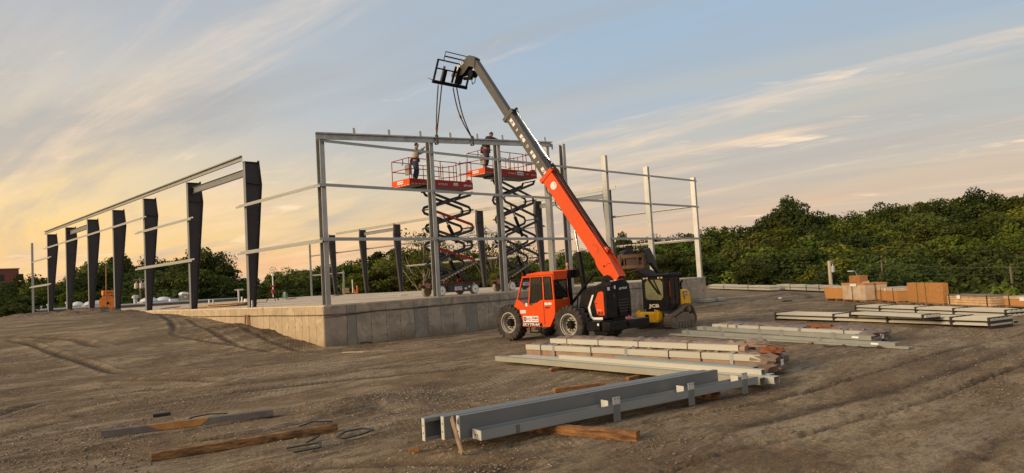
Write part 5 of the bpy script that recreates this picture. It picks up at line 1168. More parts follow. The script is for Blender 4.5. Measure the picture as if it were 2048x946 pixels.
for x in (20.02, 20.88):
    MB().bar(cp(x, 0.75, 0.04), cp(x, -0.02, 0.06), 0.11, 0.05, (1, 0, 0)).bar(cp(x, -0.02, 0.06), cp(x, 0.0, 1.05), 0.11, 0.045, cu, 0.10, 0.012).build('fork', GREYP, car, bevel=0.004)
# decals on the cab
def decal_panel(y0, y1, z0, z1, name='decal_plate', m=WHITE, x=XL): return MB().box(x-0.006, x-0.001, y0, y1, z0, z1).build(name, m, th, smooth=False)
decal_panel(18.50, 19.30, 0.72, 0.95); dx = (0, -1, 0); dz = (0, 0, 1)
o = MB().lathe((XL-0.006, 19.20, 0.84), 'x', [(0.085, 0), (0.085, -0.003), (0.005, -0.003)], 20).build('round_logo', NAVY, th); 
text_part('HS', 0.10, (XL-0.0105, 19.265, 0.805), dx, dz, WHITE, th, 0.001, width=0.13)
text_part('R', 0.17, (XL-0.008, 19.09, 0.775), dx, dz, REDP, th, 0.001, shear=0.2)
text_part('D', 0.17, (XL-0.0095, 18.98, 0.775), dx, dz, NAVY, th, 0.001, shear=0.1)
text_part('Duke', 0.13, (XL-0.008, 18.84, 0.84), dx, dz, BLACK, th, 0.001, shear=0.35, width=0.32, bold=0.003)
text_part('RENTALS', 0.06, (XL-0.008, 18.84, 0.765), dx, dz, REDP, th, 0.001, width=0.32, bold=0.002)
MB().prism([(19.45, 0.565), (19.43, 0.70), (18.33, 0.70), (18.30, 0.565)], 'x', XL-0.006, XL-0.001).build('name_plate', BLACK, th, smooth=False)
text_part('SKYTRAK', 0.125, (XL-0.009, 19.37, 0.588), dx, dz, WHITE, th, 0.001, shear=0.35, width=0.98, bold=0.004)
decal_panel(19.14, 19.44, 1.06, 1.18); text_part('DANGER', 0.045, (XL-0.008, 19.42, 1.10), dx, dz, REDP, th, 0.001, width=0.26)
decal_panel(19.04, 19.14, 1.33, 1.45)
decal_panel(17.98, 18.14, 1.36, 1.45); decal_panel(17.78, 17.95, 1.37, 1.45); text_part('4291', 0.10, (XL-0.004, 18.12, 1.23), dx, dz, BLACK, th, 0.001, width=0.24, bold=0.003)
text_part('JLG', 0.125, (HX0-0.025, 15.94, 0.97), dx, dz, BLACK, th, 0.001, shear=0.3, width=0.27, bold=0.006)
text_part('Turbo', 0.06, (HX0-0.025, 15.95, 1.10), dx, dz, WHITE, th, 0.001, shear=0.3, width=0.2)
text_part('SKYTRAK', 0.10, (20.72, HY0+0.009, 1.80), (1, 0, 0.04), dz, WHITE, th, 0.001, shear=0.35, width=0.5, bold=0.003)
for x, z, w, h, mm in ((20.02, 1.80, 0.14, 0.12, WHITE), (20.42, 1.84, 0.08, 0.12, WHITE)): MB().box(x, x+w, HY0-0.004, HY0-0.001, z, z+h).build('decal_plate', mm, th, smooth=False)
for x in (20.5, 20.72, 20.95): MB().box(x, x+0.16, 15.60, 15.72, 2.12+0.1*(x-20.5), 2.135+0.1*(x-20.5)).build('decal_plate', WHITE, th, smooth=False)
disc_ = MB().lathe((20.36, HY0-0.001, 1.60), 'y', [(0.07, 0), (0.07, -0.02), (0.005, -0.02)], 16).build('fuel_cap', GREYP, th)
# ================================================================== compact tracked loader (faces -X)
ld = thing('tracked_loader', (25.4, 16.7, 0.0), 'yellow and black compact tracked loader with raised fork arm parked behind the telehandler', 'loader')
XF = 24.72; CY0, CY1 = 16.20, 17.30     # cab front plane, cab side planes
CREAM = mat('cream_backing', (0.55, 0.55, 0.36), 0.6)
MB().box(XF+0.02, 25.85, CY0+0.04, CY1-0.04, 0.62, 1.10).build('cab_base', GREYP, ld, bevel=0.02)
# front frame: octagonal window opening in a dark panel
zt, zb = 2.16, 0.74
win = [(16.40, 1.19), (17.08, 1.21), (17.19, 1.32), (17.19, 1.92), (17.05, 2.05), (16.42, 2.04), (16.29, 1.92), (16.29, 1.32)]
outer = [(CY0, zb), (CY1, zb), (CY1, 1.3), (CY1, 1.95), (CY1, zt), (CY0, zt), (CY0, 1.95), (CY0, 1.3)]
V = [(XF, y, z) for y, z in outer]+[(XF, y, z) for y, z in win]+[(XF+0.06, y, z) for y, z in outer]+[(XF+0.06, y, z) for y, z in win]
fs = []
for i in range(8):
    j = (i+1) % 8; fs += [(i, j, 8+j, 8+i), (16+i, 24+i, 24+j, 16+j), (i, 16+i, 16+j, j), (8+i, 8+j, 24+j, 24+i)]
fr = MB().add(V, fs).build('cab_front', BLACK, ld, smooth=False)
MB().prism(win, 'x', XF+0.025, XF+0.035).build('windscreen', glass_mat('pale_glass', (0.88, 0.90, 0.78), 0.25), fr, smooth=False)
MB().box(XF+0.05, XF+0.06, 16.30, 17.18, 1.2, 2.04).build('window_film', mat('pale_green_film', (0.62, 0.64, 0.40), 0.8, 0, 0.3, 12, 0.1), fr, smooth=False)  # pale yellow-green sheet just behind the windscreen, sets the pane's colour
MB().bar((XF-0.012, 16.72, 2.04), (XF-0.012, 16.42, 1.40), 0.035, 0.02, (1, 0, 0)).build('wiper', BLACK, ld, smooth=False)
MB().bar((XF-0.012, 16.95, 2.04), (XF-0.012, 16.50, 1.45), 0.07, 0.012, (1, 0, 0)).build('wiper_arm', BLACK, ld, smooth=False)
for y in (16.30, 16.45, 17.02, 17.16): MB().box(XF-0.035, XF-0.002, y-0.045, y+0.045, 2.075, 2.145).build('headlight', mat('lamp_lens', (0.75, 0.62, 0.5), 0.25), ld, bevel=0.006)
text_part('JCB', 0.18, (XF-0.004, 17.03, 0.90), (0, -1, 0), (0, 0, 1), mat('cream_print', (0.80, 0.66, 0.48), 0.5), ld, 0.002, width=0.52, bold=0.010)
# roof
MB().prism([(XF-0.10, 2.17), (XF-0.10, 2.22), (XF+0.3, 2.27), (25.95, 2.27), (26.02, 2.20), (26.0, 2.15), (25.0, 2.15)], 'y', CY0-0.06, CY1+0.06).build('cab_roof', BLACK, ld, bevel=0.02)
for k in range(6): MB().box(XF+0.1+0.18*k, XF+0.2+0.18*k, CY0+0.1, CY1-0.1, 2.272, 2.285).build('roof_rib', GREYP, ld, smooth=False)
# cab side frame and glass (door on the camera side)
for y, sgn in ((CY0, 1), (CY1, -1)):
    for a, b_, w in (((24.90, 0.80), (25.12, 1.12), .07), ((25.12, 1.12), (25.14, 2.15), .06), ((25.80, 1.02), (25.86, 2.15), .08), ((25.50, 1.0), (25.50, 2.15), .05), ((24.80, 0.8), (25.75, 0.8), .08), ((25.12, 1.0), (25.82, 0.98), .05), ((24.80, 2.12), (25.86, 2.14), .07)):
        MB().bar((a[0], y+sgn*0.02, a[1]), (b_[0], y+sgn*0.02, b_[1]), w, 0.04, (0, 1, 0)).build('cab_pillar', BLACK, ld, bevel=0.006)
    MB().prism([(24.80, 0.82), (25.10, 1.12), (25.12, 2.1), (24.80, 2.1)], 'y', y+sgn*0.02-0.004, y+sgn*0.02+0.004).build('front_quarter_panel', BLACK, ld, smooth=False)
    MB().prism([(25.16, 1.02), (25.78, 1.02), (25.82, 2.1), (25.16, 2.1)], 'y', y+sgn*0.02-0.004, y+sgn*0.02+0.004).build('side_window', GLASS, ld, smooth=False)
MB().prism([(24.95, 0.82), (25.5, 0.82), (25.8, 1.0), (25.16, 1.0)], 'y', CY0, CY0+0.03).build('door_panel', BLACK, ld, smooth=False)
MB().box(25.06, 25.09, CY0-0.02, CY0, 1.3, 1.95).build('grab_rail', ORANGE, ld, smooth=False)
MB().box(25.82, 25.86, CY0+.05, CY1-.05, 0.8, 2.12).build('rear_wall', BLACK, ld, smooth=False)
MB().box(25.3, 25.7, 16.5, 17.0, 0.95, 1.15).box(25.62, 25.75, 16.5, 17.0, 1.1, 1.75).build('seat', SEAT, ld, bevel=0.03)
# engine body
MB().prism([(25.90, 0.60), (25.90, 1.55), (26.35, 1.56), (26.58, 1.45), (26.66, 0.95), (26.60, 0.60)], 'y', CY0-0.02, CY1+0.02).build('engine_body', YELLOW, ld, bevel=0.04)
MB().box(26.02, 26.36, CY0-0.028, CY0-0.021, 1.30, 1.46).build('decal_plate', BLACK, ld, smooth=False)
text_part('JCB', 0.125, (26.05, CY0-0.032, 1.335), (1, 0, 0), (0, 0, 1), WHITE, ld, 0.001, width=0.28, bold=0.006)
MB().prism([(26.06, 1.28), (26.16, 1.28), (26.12, 1.10)], 'y', CY0-0.028, CY0-0.021).build('decal_plate', BLACK, ld, smooth=False)
MB().tube([(26.25, 16.4, 1.5), (26.25, 16.4, 1.75), (26.27, 16.38, 1.86), (26.36, 16.36, 1.92)], 0.045, 9).build('exhaust_pipe', BLACK, ld)
MB().tube([(25.9, 16.3, 1.60), (26.0, 16.28, 1.68), (26.15, 16.28, 1.62)], 0.02, 6).build('mirror_arm', BLACK, ld)
# yellow nose tank between the tracks
MB().prism([(24.46, 0.38), (24.46, 0.66), (24.52, 0.72), (24.78, 0.72), (24.78, 0.38)], 'y', 16.42, 17.47).build('front_tank', YELLOW, ld)
MB().prism([(24.43, 0.30), (24.72, 0.30), (24.72, 0.40), (24.43, 0.44)], 'y', 16.47, 17.5).build('front_skirt', YELLOW, ld, bevel=0.01)
for y in (16.52, 16.60, 17.38, 17.44): MB().prism([(24.42, 0.34), (24.78, 0.34), (24.78, 0.74), (24.55, 0.80), (24.42, 0.68)], 'y', y-0.015, y+0.015).build('bracket', YELLOW, ld, smooth=False)
MB().box(24.435, 24.448, 16.88, 17.05, 0.46, 0.62).build('front_plug', BLACK, ld, bevel=0.004)
for y in (16.65, 17.12): MB().cyl((24.58, y, 0.70), (24.58, y, 0.80), 0.022, 8).lathe((24.58, y, 0.80), 'z', [(0.035, 0), (0.035, 0.02), (0.01, 0.02)], 8).build('latch_pin', RIMW, ld)
# tracks
MUD = mat('muddy_track', (0.19, 0.145, 0.10), 0.9, 0, 0.3, 6, 0.4, 30, dirt=(0.17, 0.13, 0.09), dscale=3, damt=0.8)
MUDS = mat('muddy_steel', (0.24, 0.185, 0.13), 0.85, 0.1, 0.3, 6, 0.3, 30, dirt=(0.19, 0.145, 0.10), dscale=3, damt=0.8)
def track(y0, y1):
    tr = thing('track', (25.6, (y0+y1)/2, 0.0), None, None); tr.parent = ld; tr.location = WM[ld.name].inverted() @ Vector((25.6, (y0+y1)/2, 0)); WM[tr.name] = Matrix.Translation((25.6, (y0+y1)/2, 0.0))
    cs = [(24.86, 0.30, 0.27), (26.32, 0.30, 0.27), (26.12, 0.76, 0.17)]   # idlers and the high drive sprocket
    loop = [(24.72, 0.06), (25.2, 0.02), (25.8, 0.02), (26.36, 0.04), (26.52, 0.14), (26.60, 0.34), (26.52, 0.56), (26.34, 0.84), (26.18, 0.93), (26.02, 0.93), (25.78, 0.88), (25.35, 0.70), (24.92, 0.57), (24.72, 0.55), (24.60, 0.42), (24.58, 0.26), (24.62, 0.12)]
    L2 = spline(loop+[loop[0]], 6)[:-1]; k = len(L2)
    cx_, cz_ = 25.6, 0.42; inner = []
    for i in range(k):
        t = L2[(i+1) % k]-L2[i-1]; nrm = np.array([-t[1], t[0]]); nrm /= np.linalg.norm(nrm)+1e-9; inner.append(L2[i]+nrm*0.05)
    V = [(p[0], y0, p[1]) for p in L2]+[(p[0], y1, p[1]) for p in L2]+[(p[0], y0, p[1]) for p in inner]+[(p[0], y1, p[1]) for p in inner]
    fs = []
    for i in range(k):
        j = (i+1) % k; fs += [(i, j, k+j, k+i), (2*k+i, 3*k+i, 3*k+j, 2*k+j), (i, 2*k+i, 2*k+j, j), (k+i, k+j, 3*k+j, 3*k+i)]
    MB().add(V, fs).build('belt', MUD, tr)
    seg = np.linalg.norm(np.diff(np.vstack([L2, L2[:1]]), axis=0), axis=1); cum = np.concatenate([[0], np.cumsum(seg)]); nl = 44
    mb = MB()
    for q in range(nl):
        s = cum[-1]*q/nl; i = min(np.searchsorted(cum, s, 'right')-1, k-1); f = (s-cum[i])/seg[i]; p = L2[i]*(1-f)+L2[(i+1) % k]*f; t = (L2[(i+1) % k]-L2[i])/seg[i]; nn = np.array([t[1], -t[0]])
        nz = 5
        for z in range(nz):       # zig-zag grouser
            ya = y0+(y1-y0)*z/nz; yb2 = y0+(y1-y0)*(z+1)/nz; oa = 0.018 if z % 2 else -0.018
            a = p+t*(oa-0.018); b_ = p+t*(oa+0.018); a2 = p+t*(-oa-0.018); b2 = p+t*(-oa+0.018)
            mb.hexa([(a[0], ya, a[1]), (b_[0], ya, b_[1]), (b2[0], yb2, b2[1]), (a2[0], yb2, a2[1]), *[(v[0]+nn[0]*0.03, yy, v[1]+nn[1]*0.03) for v, yy in ((a, ya), (b_, ya), (b2, yb2), (a2, yb2))]])
    mb.build('grousers', MUD, tr, smooth=False)['kind'] = 'stuff'
    MB().prism([(24.9, 0.22), (26.2, 0.20), (26.25, 0.42), (26.05, 0.62), (25.65, 0.62), (25.0, 0.46)], 'y', y0+0.05, y1-0.05).build('track_frame', MUDS, tr, bevel=0.02)
    for cx2, cz2, r in cs: MB().lathe((cx2, y0+0.03, cz2), 'y', [(r*0.35, -0.01), (r*0.4, 0.0), (r*0.8, 0.02), (r*0.85, 0.0), (r*0.92, 0.02), (r*0.92, y1-y0-0.06)], 20).build('idler' if r > 0.2 else 'sprocket', MUDS, tr)
    for q in range(5): MB().lathe((25.15+0.22*q, y0+0.03, 0.14), 'y', [(0.04, 0), (0.085, 0.01), (0.085, y1-y0-0.06)], 12).build('roller', MUDS, tr)
track(15.93, 16.27); track(17.50, 17.84)
# single lift arm on the far side, folded up over the cab, carrying forks
ARM = mat('black_arm', (0.03, 0.03, 0.03), 0.5, 0, 0.2, 3, 0.1, 30, dirt=(0.10, 0.08, 0.06), dscale=2, damt=0.5)
MB().bar((26.5, 17.62, 1.1), (26.1, 17.62, 2.15), 0.22, 0.28, (0, 1, 0)).build('rear_tower', ARM, ld, bevel=0.02)
MB().prism([(26.35, 1.95), (26.35, 2.30), (25.55, 2.55), (24.75, 3.05), (24.40, 3.35), (23.95, 3.30), (23.75, 2.75), (23.95, 2.60), (24.20, 2.85), (24.9, 2.35), (25.6, 2.10)], 'y', 17.50, 17.78).build('lift_arm', ARM, ld, bevel=0.03)
MB().prism([(24.62, 2.28), (24.35, 2.95), (24.05, 3.35), (23.80, 3.30), (23.78, 2.75), (24.1, 2.72)], 'y', 16.32, 16.50).build('arm_leg', ARM, ld, bevel=0.02)
MB().bar((23.98, 16.40, 2.98), (23.98, 17.6, 2.98), 0.16, 0.2).build('cross_tube', ARM, ld, bevel=0.02)
RUST = mat('rusty_brown_steel', (0.14, 0.07, 0.042), 0.7, 0.1, 0.25, 4, 0.2, 30, dirt=(0.07, 0.045, 0.03), dscale=2, damt=0.7)
XC = 23.62
fc = thing('fork_carriage', (XC, 16.9, 2.6), None, None); fc.parent = ld; fc.location = WM[ld.name].inverted() @ Vector((XC, 16.9, 2.6)); WM[fc.name] = Matrix.Translation((XC, 16.9, 2.6))
for z in (3.05, 2.62): MB().bar((XC, 16.30, z), (XC, 17.62, z), 0.06, 0.14).build('carriage_bar', RUST, fc, bevel=0.006)
for y in (16.33, 17.58, 16.62, 17.30): MB().bar((XC-0.003, y, 2.56), (XC-0.003, y, 3.13), 0.10 if y in (16.33, 17.58) else 0.05, 0.07, (1, 0, 0)).build('upright', RUST, fc, bevel=0.004)
MB().box(XC+0.04, XC+0.07, 16.65, 17.28, 2.60, 3.08).build('coupler_plate', mat('dark_rust', (0.06, 0.042, 0.032), 0.8), fc, bevel=0.01)
mb = MB(); mb.tube([(XC, 16.32, 3.12), (XC, 16.50, 3.55), (XC, 17.52, 3.58), (XC, 17.6, 3.12)], 0.018, 6)
for y in (16.7, 16.9, 17.1, 17.3): mb.tube([(XC, y, 3.20), (XC, y, 3.56)], 0.012, 5)
mb.tube([(XC, 16.30, 3.20), (XC, 17.66, 3.22)], 0.022, 6); mb.box(XC-0.005, XC+0.005, 16.86, 17.22, 3.24, 3.50).build('load_guard', BLACK, fc)
for y in (16.36, 17.5): MB().bar((XC-0.05, y, 3.08), (XC-0.06, y, 2.54), 0.10, 0.035, (1, 0, 0)).bar((XC-0.04, y, 2.55), (XC-1.10, y, 2.40), 0.10, 0.035, (0, 0, 1), 0.08, 0.012).build('fork', RUST, fc, bevel=0.003)
MB().tube([(23.9, 16.6, 3.2), (23.7, 16.62, 3.3), (23.66, 16.8, 3.22)], 0.02, 6).build('hose', BLACK, fc)
# ================================================================== scissor lifts
STRIPE = mat('pale_hazard_paint', (0.62, 0.48, 0.24), 0.6)
TYREW = mat('solid_tyre', (0.30, 0.26, 0.20), 0.8, 0, 0.15, 5, 0.1, 30, dirt=(0.18, 0.15, 0.11), dscale=3, damt=0.6)
RAILR = mat('red_rail', (0.33, 0.035, 0.03), 0.45, 0, 0.1, 2, 0.03)
CTRL = mat('grey_box', (0.24, 0.25, 0.22), 0.6, 0, 0.1, 3)
def scissor_lift(X0, Y0, zp, name_dx, lab, red_arms, code):
    """X0: left end of the chassis, Y0: near side; zp: underside of platform tray"""
    t = thing('scissor_lift', (X0+1.5, Y0+0.7, ZT), lab, 'scissor lift', 'scissor lifts standing on the slab')
    L, Wd = 3.0, 1.35; zc = ZT
    MB().box(X0+0.05, X0+L, Y0+0.08, Y0+Wd-0.08, zc+0.42, zc+0.60).build('chassis', GREYP, t, bevel=0.02)
    MB().box(X0+0.80, X0+2.32, Y0+0.02, Y0+0.40, zc+0.16, zc+0.52).build('battery_tray', GREYP, t, bevel=0.02)
    MB().box(X0+0.80, X0+2.32, Y0+Wd-0.40, Y0+Wd-0.02, zc+0.16, zc+0.52).build('battery_tray', GREYP, t, bevel=0.02)
    MB().box(X0+0.0, X0+3.0, Y0+0.03, Y0+Wd-0.03, zc+0.602, zc+0.63).build('chassis_deck', RED, t, smooth=False)
    for (x, y, o) in ((X0+0.36, Y0+0.10, -1), (X0+2.56, Y0+0.10, -1), (X0+0.36, Y0+Wd-0.10, 1), (X0+2.56, Y0+Wd-0.10, 1)):
        w = thing('wheel', (x, y, zc+0.26), None, None); w.parent = t; w.location = WM[t.name].inverted() @ Vector((x, y, zc+0.26)); WM[w.name] = Matrix.Translation((x, y, zc+0.26))
        MB().lathe((0, 0, 0), 'y', [(0.205, -0.11*1), (0.235, -0.11), (0.26, -0.085), (0.26, 0.085), (0.235, 0.11), (0.205, 0.11)], 28).build('tyre', TYREW, w, local=True)
        MB().lathe((0, 0, 0), 'y', [(0.205, 0.112*o), (0.20, 0.117*o), (0.06, 0.121*o), (0.055, 0.13*o), (0.005, 0.13*o)], 24).build('rim', WHITE, w, local=True)
        MB().lathe((0, 0, 0), 'y', [(0.035, 0.13*o), (0.03, 0.145*o), (0.005, 0.145*o)], 10).build('hub', BLACK, w, local=True)
    for y in (Y0+0.3, Y0+Wd-0.3): MB().bar((X0+0.02, y, zc+0.50), (X0-0.22, y, zc+0.52), 0.2, 0.10).build('step', GREYP, t, bevel=0.01)
    MB().tube([(X0-0.05, Y0+0.3, zc+0.55), (X0-0.02, Y0+0.3, zc+0.78), (X0+0.12, Y0+0.3, zc+0.92), (X0+0.16, Y0+0.9, zc+0.92), (X0, Y0+0.9, zc+0.6)], 0.025, 6).build('ladder_rail', GREYP, t)
    MB().bar((X0+2.55, Y0+Wd-0.02, zc+0.62), (X0+2.55, Y0+Wd-0.02, zc+1.12), 0.10, 0.05, (0, 1, 0)).bar((X0+2.30, Y0+Wd-0.02, zc+1.10), (X0+2.72, Y0+Wd-0.02, zc+1.10), 0.06, 0.08).bar((X0+2.72, Y0+Wd-0.02, zc+1.12), (X0+2.72, Y0+Wd-0.02, zc+0.75), 0.10, 0.05, (0, 1, 0)).build('charger_bracket', RED, t, bevel=0.01)
    # scissor stack
    zs0, zs1 = zc+0.70, zp-0.12; n = 5; dz = (zs1-zs0)/n; xa, xb = X0+0.30, X0+2.85
    for si in range(n):
        z0, z1 = zs0+si*dz, zs0+(si+1)*dz
        for yy, inner in ((Y0+0.22, 0), (Y0+0.36, 1), (Y0+Wd-0.36, 1), (Y0+Wd-0.22, 0)):
            up = (si+inner) % 2 == 0
            a, b_ = ((xa, z0), (xb, z1)) if up else ((xb, z0), (xa, z1))
            m_ = RED if (si in red_arms and not up and yy < Y0+0.3) else GREYP
            # dog-legged arm: short bent ends like the real ones
            d = Vector((b_[0]-a[0], 0, b_[1]-a[1])); s = 1 if up else -1
            p0 = Vector((a[0], yy, a[1])); p3 = Vector((b_[0], yy, b_[1])); e = Vector((s*0.24, 0, 0.0))
            p1 = p0+Vector((s*0.10, 0, dz*0.16)); p2 = p3-Vector((s*0.10, 0, dz*0.16))
            q = MB(); q.bar(p0, p1, 0.045, 0.13, (0, 0, 1)).bar(p1-(p2-p1).normalized()*0.03, p2+(p2-p1).normalized()*0.03, 0.05, 0.135, (0, 0, 1)).bar(p2, p3, 0.045, 0.13, (0, 0, 1))
            q.build('scissor_arm', m_, t, bevel=0.006)
        for xx in (xa, xb): MB().cyl((xx, Y0+0.16, z1), (xx, Y0+Wd-0.16, z1), 0.035, 8).build('cross_pin', GREYP, t)
        MB().cyl(((xa+xb)/2, Y0+0.16, (z0+z1)/2), ((xa+xb)/2, Y0+Wd-0.16, (z0+z1)/2), 0.04, 8).build('centre_pin', GREYP, t)
        for xx, zz in ((xa, z1), (xb, z1), ((xa+xb)/2, (z0+z1)/2)):
            MB().cyl((xx, Y0+0.15, zz), (xx, Y0+0.185, zz), 0.05, 8).build('pin_cap', BOLT, t)
    for si in (0, 2): 
        a = Vector(((xa+xb)/2+0.5, Y0+0.68, zs0+si*dz+0.15)); b_ = Vector(((xa+xb)/2-0.35, Y0+0.68, zs0+(si+1)*dz+dz*0.75))
        MB().cyl(a, a.lerp(b_, 0.62), 0.095, 12).build('lift_cylinder', BLACK, t); MB().cyl(a.lerp(b_, 0.62), b_, 0.05, 10).build('lift_rod', CHROME, t)
    # striped lowest near arm strap and safety strut
    a = Vector((xa+0.02, Y0+0.17, zs0+0.02)); b_ = Vector((xb, Y0+0.17, zs0+dz*1.0)); 
    MB().bar(a, b_, 0.012, 0.05).build('guard_strap', CTRL, t, smooth=False)
    for k in range(11): 
        p = a.lerp(b_, 0.08+0.083*k); q_ = a.lerp(b_, 0.08+0.083*k+0.045); MB().bar(p+Vector((0, -0.012, -0.035)), q_+Vector((0, -0.012, -0.035)), 0.010, 0.05).build('hazard_stripe', STRIPE, t, smooth=False)
    # platform
    px0 = X0+name_dx; px1 = px0+4.05; y0, y1 = Y0-0.02, Y0+1.43; h = 0.38
    MB().box(px0+1.15, px1, y0+0.02, y1-0.02, zp+0.02, zp+h-0.14).build('platform_floor', GREYP, t, smooth=False)
    MB().box(px0+0.03, px0+1.25, y0+0.03, y1-0.03, zp+0.10, zp+h-0.12).build('extension_floor', GREYP, t, smooth=False)
    for y in (y0, y1-0.03):
        MB().box(px0+1.2, px1, y, y+0.03, zp, zp+h).build('platform_side', RED, t, bevel=0.006)
        MB().box(px0, px0+1.198, y+0.006, y+0.03, zp+0.07, zp+h-0.02).build('extension_side', RED, t, bevel=0.005)
    MB().box(px0-0.02, px0+0.0, y0-0.01, y1+0.01, zp+0.02, zp+h-0.02).build('platform_end', ORANGE, t, bevel=0.005)
    MB().box(px1, px1+0.02, y0, y1, zp, zp+h-0.05).build('platform_end', RED, t, bevel=0.005)
    MB().box(px0-0.026, px0-0.0202, y0+0.5, y0+0.98, zp+0.14, zp+0.29).build('decal_plate', WHITE, t, smooth=False)
    text_part('CUSTOM', 0.09, (px0-0.028, y0+0.95, zp+0.18), (0, -1, 0), (0, 0, 1), BLACK, t, 0.001, width=0.42)
    text_part('SKYJACK', 0.12, (px0+1.75, y0-0.005, zp+0.13), (1, 0, 0), (0, 0, 1), WHITE, t, 0.002, shear=0.1, width=0.62)
    if code == 1:
        text_part('SJIII 4632', 0.12, (px1-0.62, y0-0.005, zp+0.14), (1, 0, 0), (0, 0, 1), WHITE, t, 0.002, width=0.55, bold=0.004)
        MB().box(px0+2.75, px0+3.05, y0-0.006, y0-0.001, zp+0.13, zp+0.27).build('decal_plate', WHITE, t, smooth=False)
        text_part('750', 0.10, (px0+2.78, y0-0.008, zp+0.155), (1, 0, 0), (0, 0, 1), BLACK, t, 0.001, width=0.24)
    else:
        MB().box(px0+2.45, px0+2.95, y0-0.006, y0-0.001, zp+0.10, zp+0.29).build('decal_plate', WHITE, t, smooth=False)
        text_part('RENTALS', 0.09, (px0+2.48, y0-0.008, zp+0.15), (1, 0, 0), (0, 0, 1), NAVY, t, 0.001, width=0.44, bold=0.003)
        text_part('500', 0.10, (px0+3.15, y0-0.005, zp+0.15), (1, 0, 0), (0, 0, 1), WHITE, t, 0.002, width=0.22)
        text_part('SJ 4732', 0.11, (px1-0.45, y0-0.005, zp+0.14), (1, 0, 0), (0, 0, 1), WHITE, t, 0.002, width=0.38)
    for k in range(5): MB().box(px0+0.1+0.22*k, px0+0.24+0.22*k, y0-0.001, y0+0.005, zp+0.10, zp+0.135).build('hazard_stripe', STRIPE, t, smooth=False)
    for k in range(6): MB().box(px0-0.027, px0-0.0205, y0+0.06+0.24*k, y0+0.18+0.24*k, zp+0.03, zp+0.07).build('hazard_stripe', STRIPE, t, smooth=False)
    # guard rails
    zr, zm = zp+h+0.98, zp+h+0.46; r = 0.022
    def rail(pts, rr=r, nm='rail'): return MB().tube(pts, rr, 7).build(nm, RAILR, t)
    ra, rb = px0+0.02, px0+3.05
    for y in (y0+0.02, y1-0.02):
        rail([(ra, y, zr), (ra+1.2, y, zr)]); rail([(ra, y, zm), (ra+1.2, y, zm)])
        zr2 = zr-0.03; rail([(ra+1.2, y, zr2), (rb-0.1, y, zr2), (rb+0.05, y, zr2-0.02)]); rail([(ra+1.2, y, zm-0.03), (rb, y, zm-0.03)])
        rail([(rb+0.1, y, zr2-0.04), (px1-0.02, y, zr2+0.12)], 0.03 if code == 1 and y < Y0+0.5 else r)
        rail([(rb+0.1, y, zm-0.10), (px1-0.02, y, zm+0.02)])
        for x in (ra, ra+1.2, ra+1.95, rb-0.05, rb+0.22, px1-0.35, px1-0.03): rail([(x, y, zp+h-0.02), (x, y, zr-0.01 if x <= ra+1.3 else (zr2 if x < rb else zr2+0.10))], nm='rail_post')
    for x, a, b_ in ((ra, zr, zm), (px1-0.03, zr+0.10, zm+0.02)):
        rail([(x, y0+0.02, a), (x, y1-0.02, a)]); rail([(x, y0+0.02, b_), (x, y1-0.02, b_)])
    MB().tube([(ra+0.02, y0+0.55, zr-0.02), (ra, y0+0.5, zr-0.18), (ra+0.02, y0+0.6, zr-0.3)], 0.02, 6).build('hook', BLACK, t)
    MB().box(px0+0.10, px0+0.22, y0+0.10, y0+0.48, zm-0.28, zm+0.24).build('control_box', CTRL, t, bevel=0.02)
    MB().box(px1-0.3, px1-0.05, y0+0.05, y0+0.25, zp+h, zp+h+0.12).build('entry_latch', RED, t, bevel=0.01)
    # base decals
    text_part('SKYJACK', 0.10, (X0+1.25, Y0+0.076, zc+0.465), (1, 0, 0), (0, 0, 1), WHITE, t, 0.002, shear=0.1, width=0.5)
    MB().box(X0+1.20, X0+1.68, Y0+0.013, Y0+0.019, zc+0.24, zc+0.42).build('decal_plate', WHITE, t, smooth=False)
    text_part('CUSTOM', 0.085, (X0+1.24, Y0+0.010, zc+0.32), (1, 0, 0), (0, 0, 1), NAVY, t, 0.001, width=0.4, bold=0.003)
    text_part('RENTAL', 0.05, (X0+1.34, Y0+0.010, zc+0.26), (1, 0, 0), (0, 0, 1), REDP, t, 0.001, width=0.3, bold=0.002)
    for x, z, w in ((1.85, 0.26, 0.16), (2.12, 0.34, 0.10)): MB().box(X0+x, X0+x+w, Y0+0.013, Y0+0.019, zc+z, zc+z+0.09).build('decal_plate', WHITE, t, smooth=False)
    for x in (0.25, 2.5): MB().box(X0+x, X0+x+0.08, Y0+0.073, Y0+0.079, zc+0.5, zc+0.57).build('reflector', WHITE, t, smooth=False)
    return t
scissor_lift(21.70, 27.30, 7.20, -1.30, 'red and grey scissor lift at the left, carrying the worker in the cream hoodie', (1, 3), 1)
scissor_lift(26.95, 27.65, 8.15, -1.22, 'higher raised red scissor lift at the right, carrying the worker in dark clothes', (), 2)
# ================================================================== steel and timber lying in the yard
STEELG = mat('shop_primed_grey', (0.185, 0.19, 0.182), 0.42, 0.15, 0.14, 1.6, 0.05, 40, dirt=(0.20, 0.19, 0.17), dscale=1.6, damt=0.4)
PALE = mat('pale_end_plate', (0.58, 0.56, 0.49), 0.55, 0.1, 0.08, 6, 0.05)
CREAMG = mat('cream_coated_steel', (0.53, 0.515, 0.435), 0.42, 0.15, 0.12, 1.2, 0.05, 30, dirt=(0.42, 0.38, 0.28), dscale=1.8, damt=0.4, aniso=(1, 0.25, 1))
GREEN_G = mat('green_grey_steel', (0.31, 0.32, 0.28), 0.45, 0.3, 0.15, 1.5, 0.05, 30, dirt=(0.25, 0.23, 0.18), dscale=2, damt=0.4)
STEEL_SKYLIT = mat('skylit_primed_grey', (0.30, 0.31, 0.30), 0.42, 0.15, 0.14, 1.6, 0.05, 40, dirt=(0.24, 0.23, 0.20), dscale=1.6, damt=0.5)  # same primer, lightened: sky light on the low channel's flanges put into colour
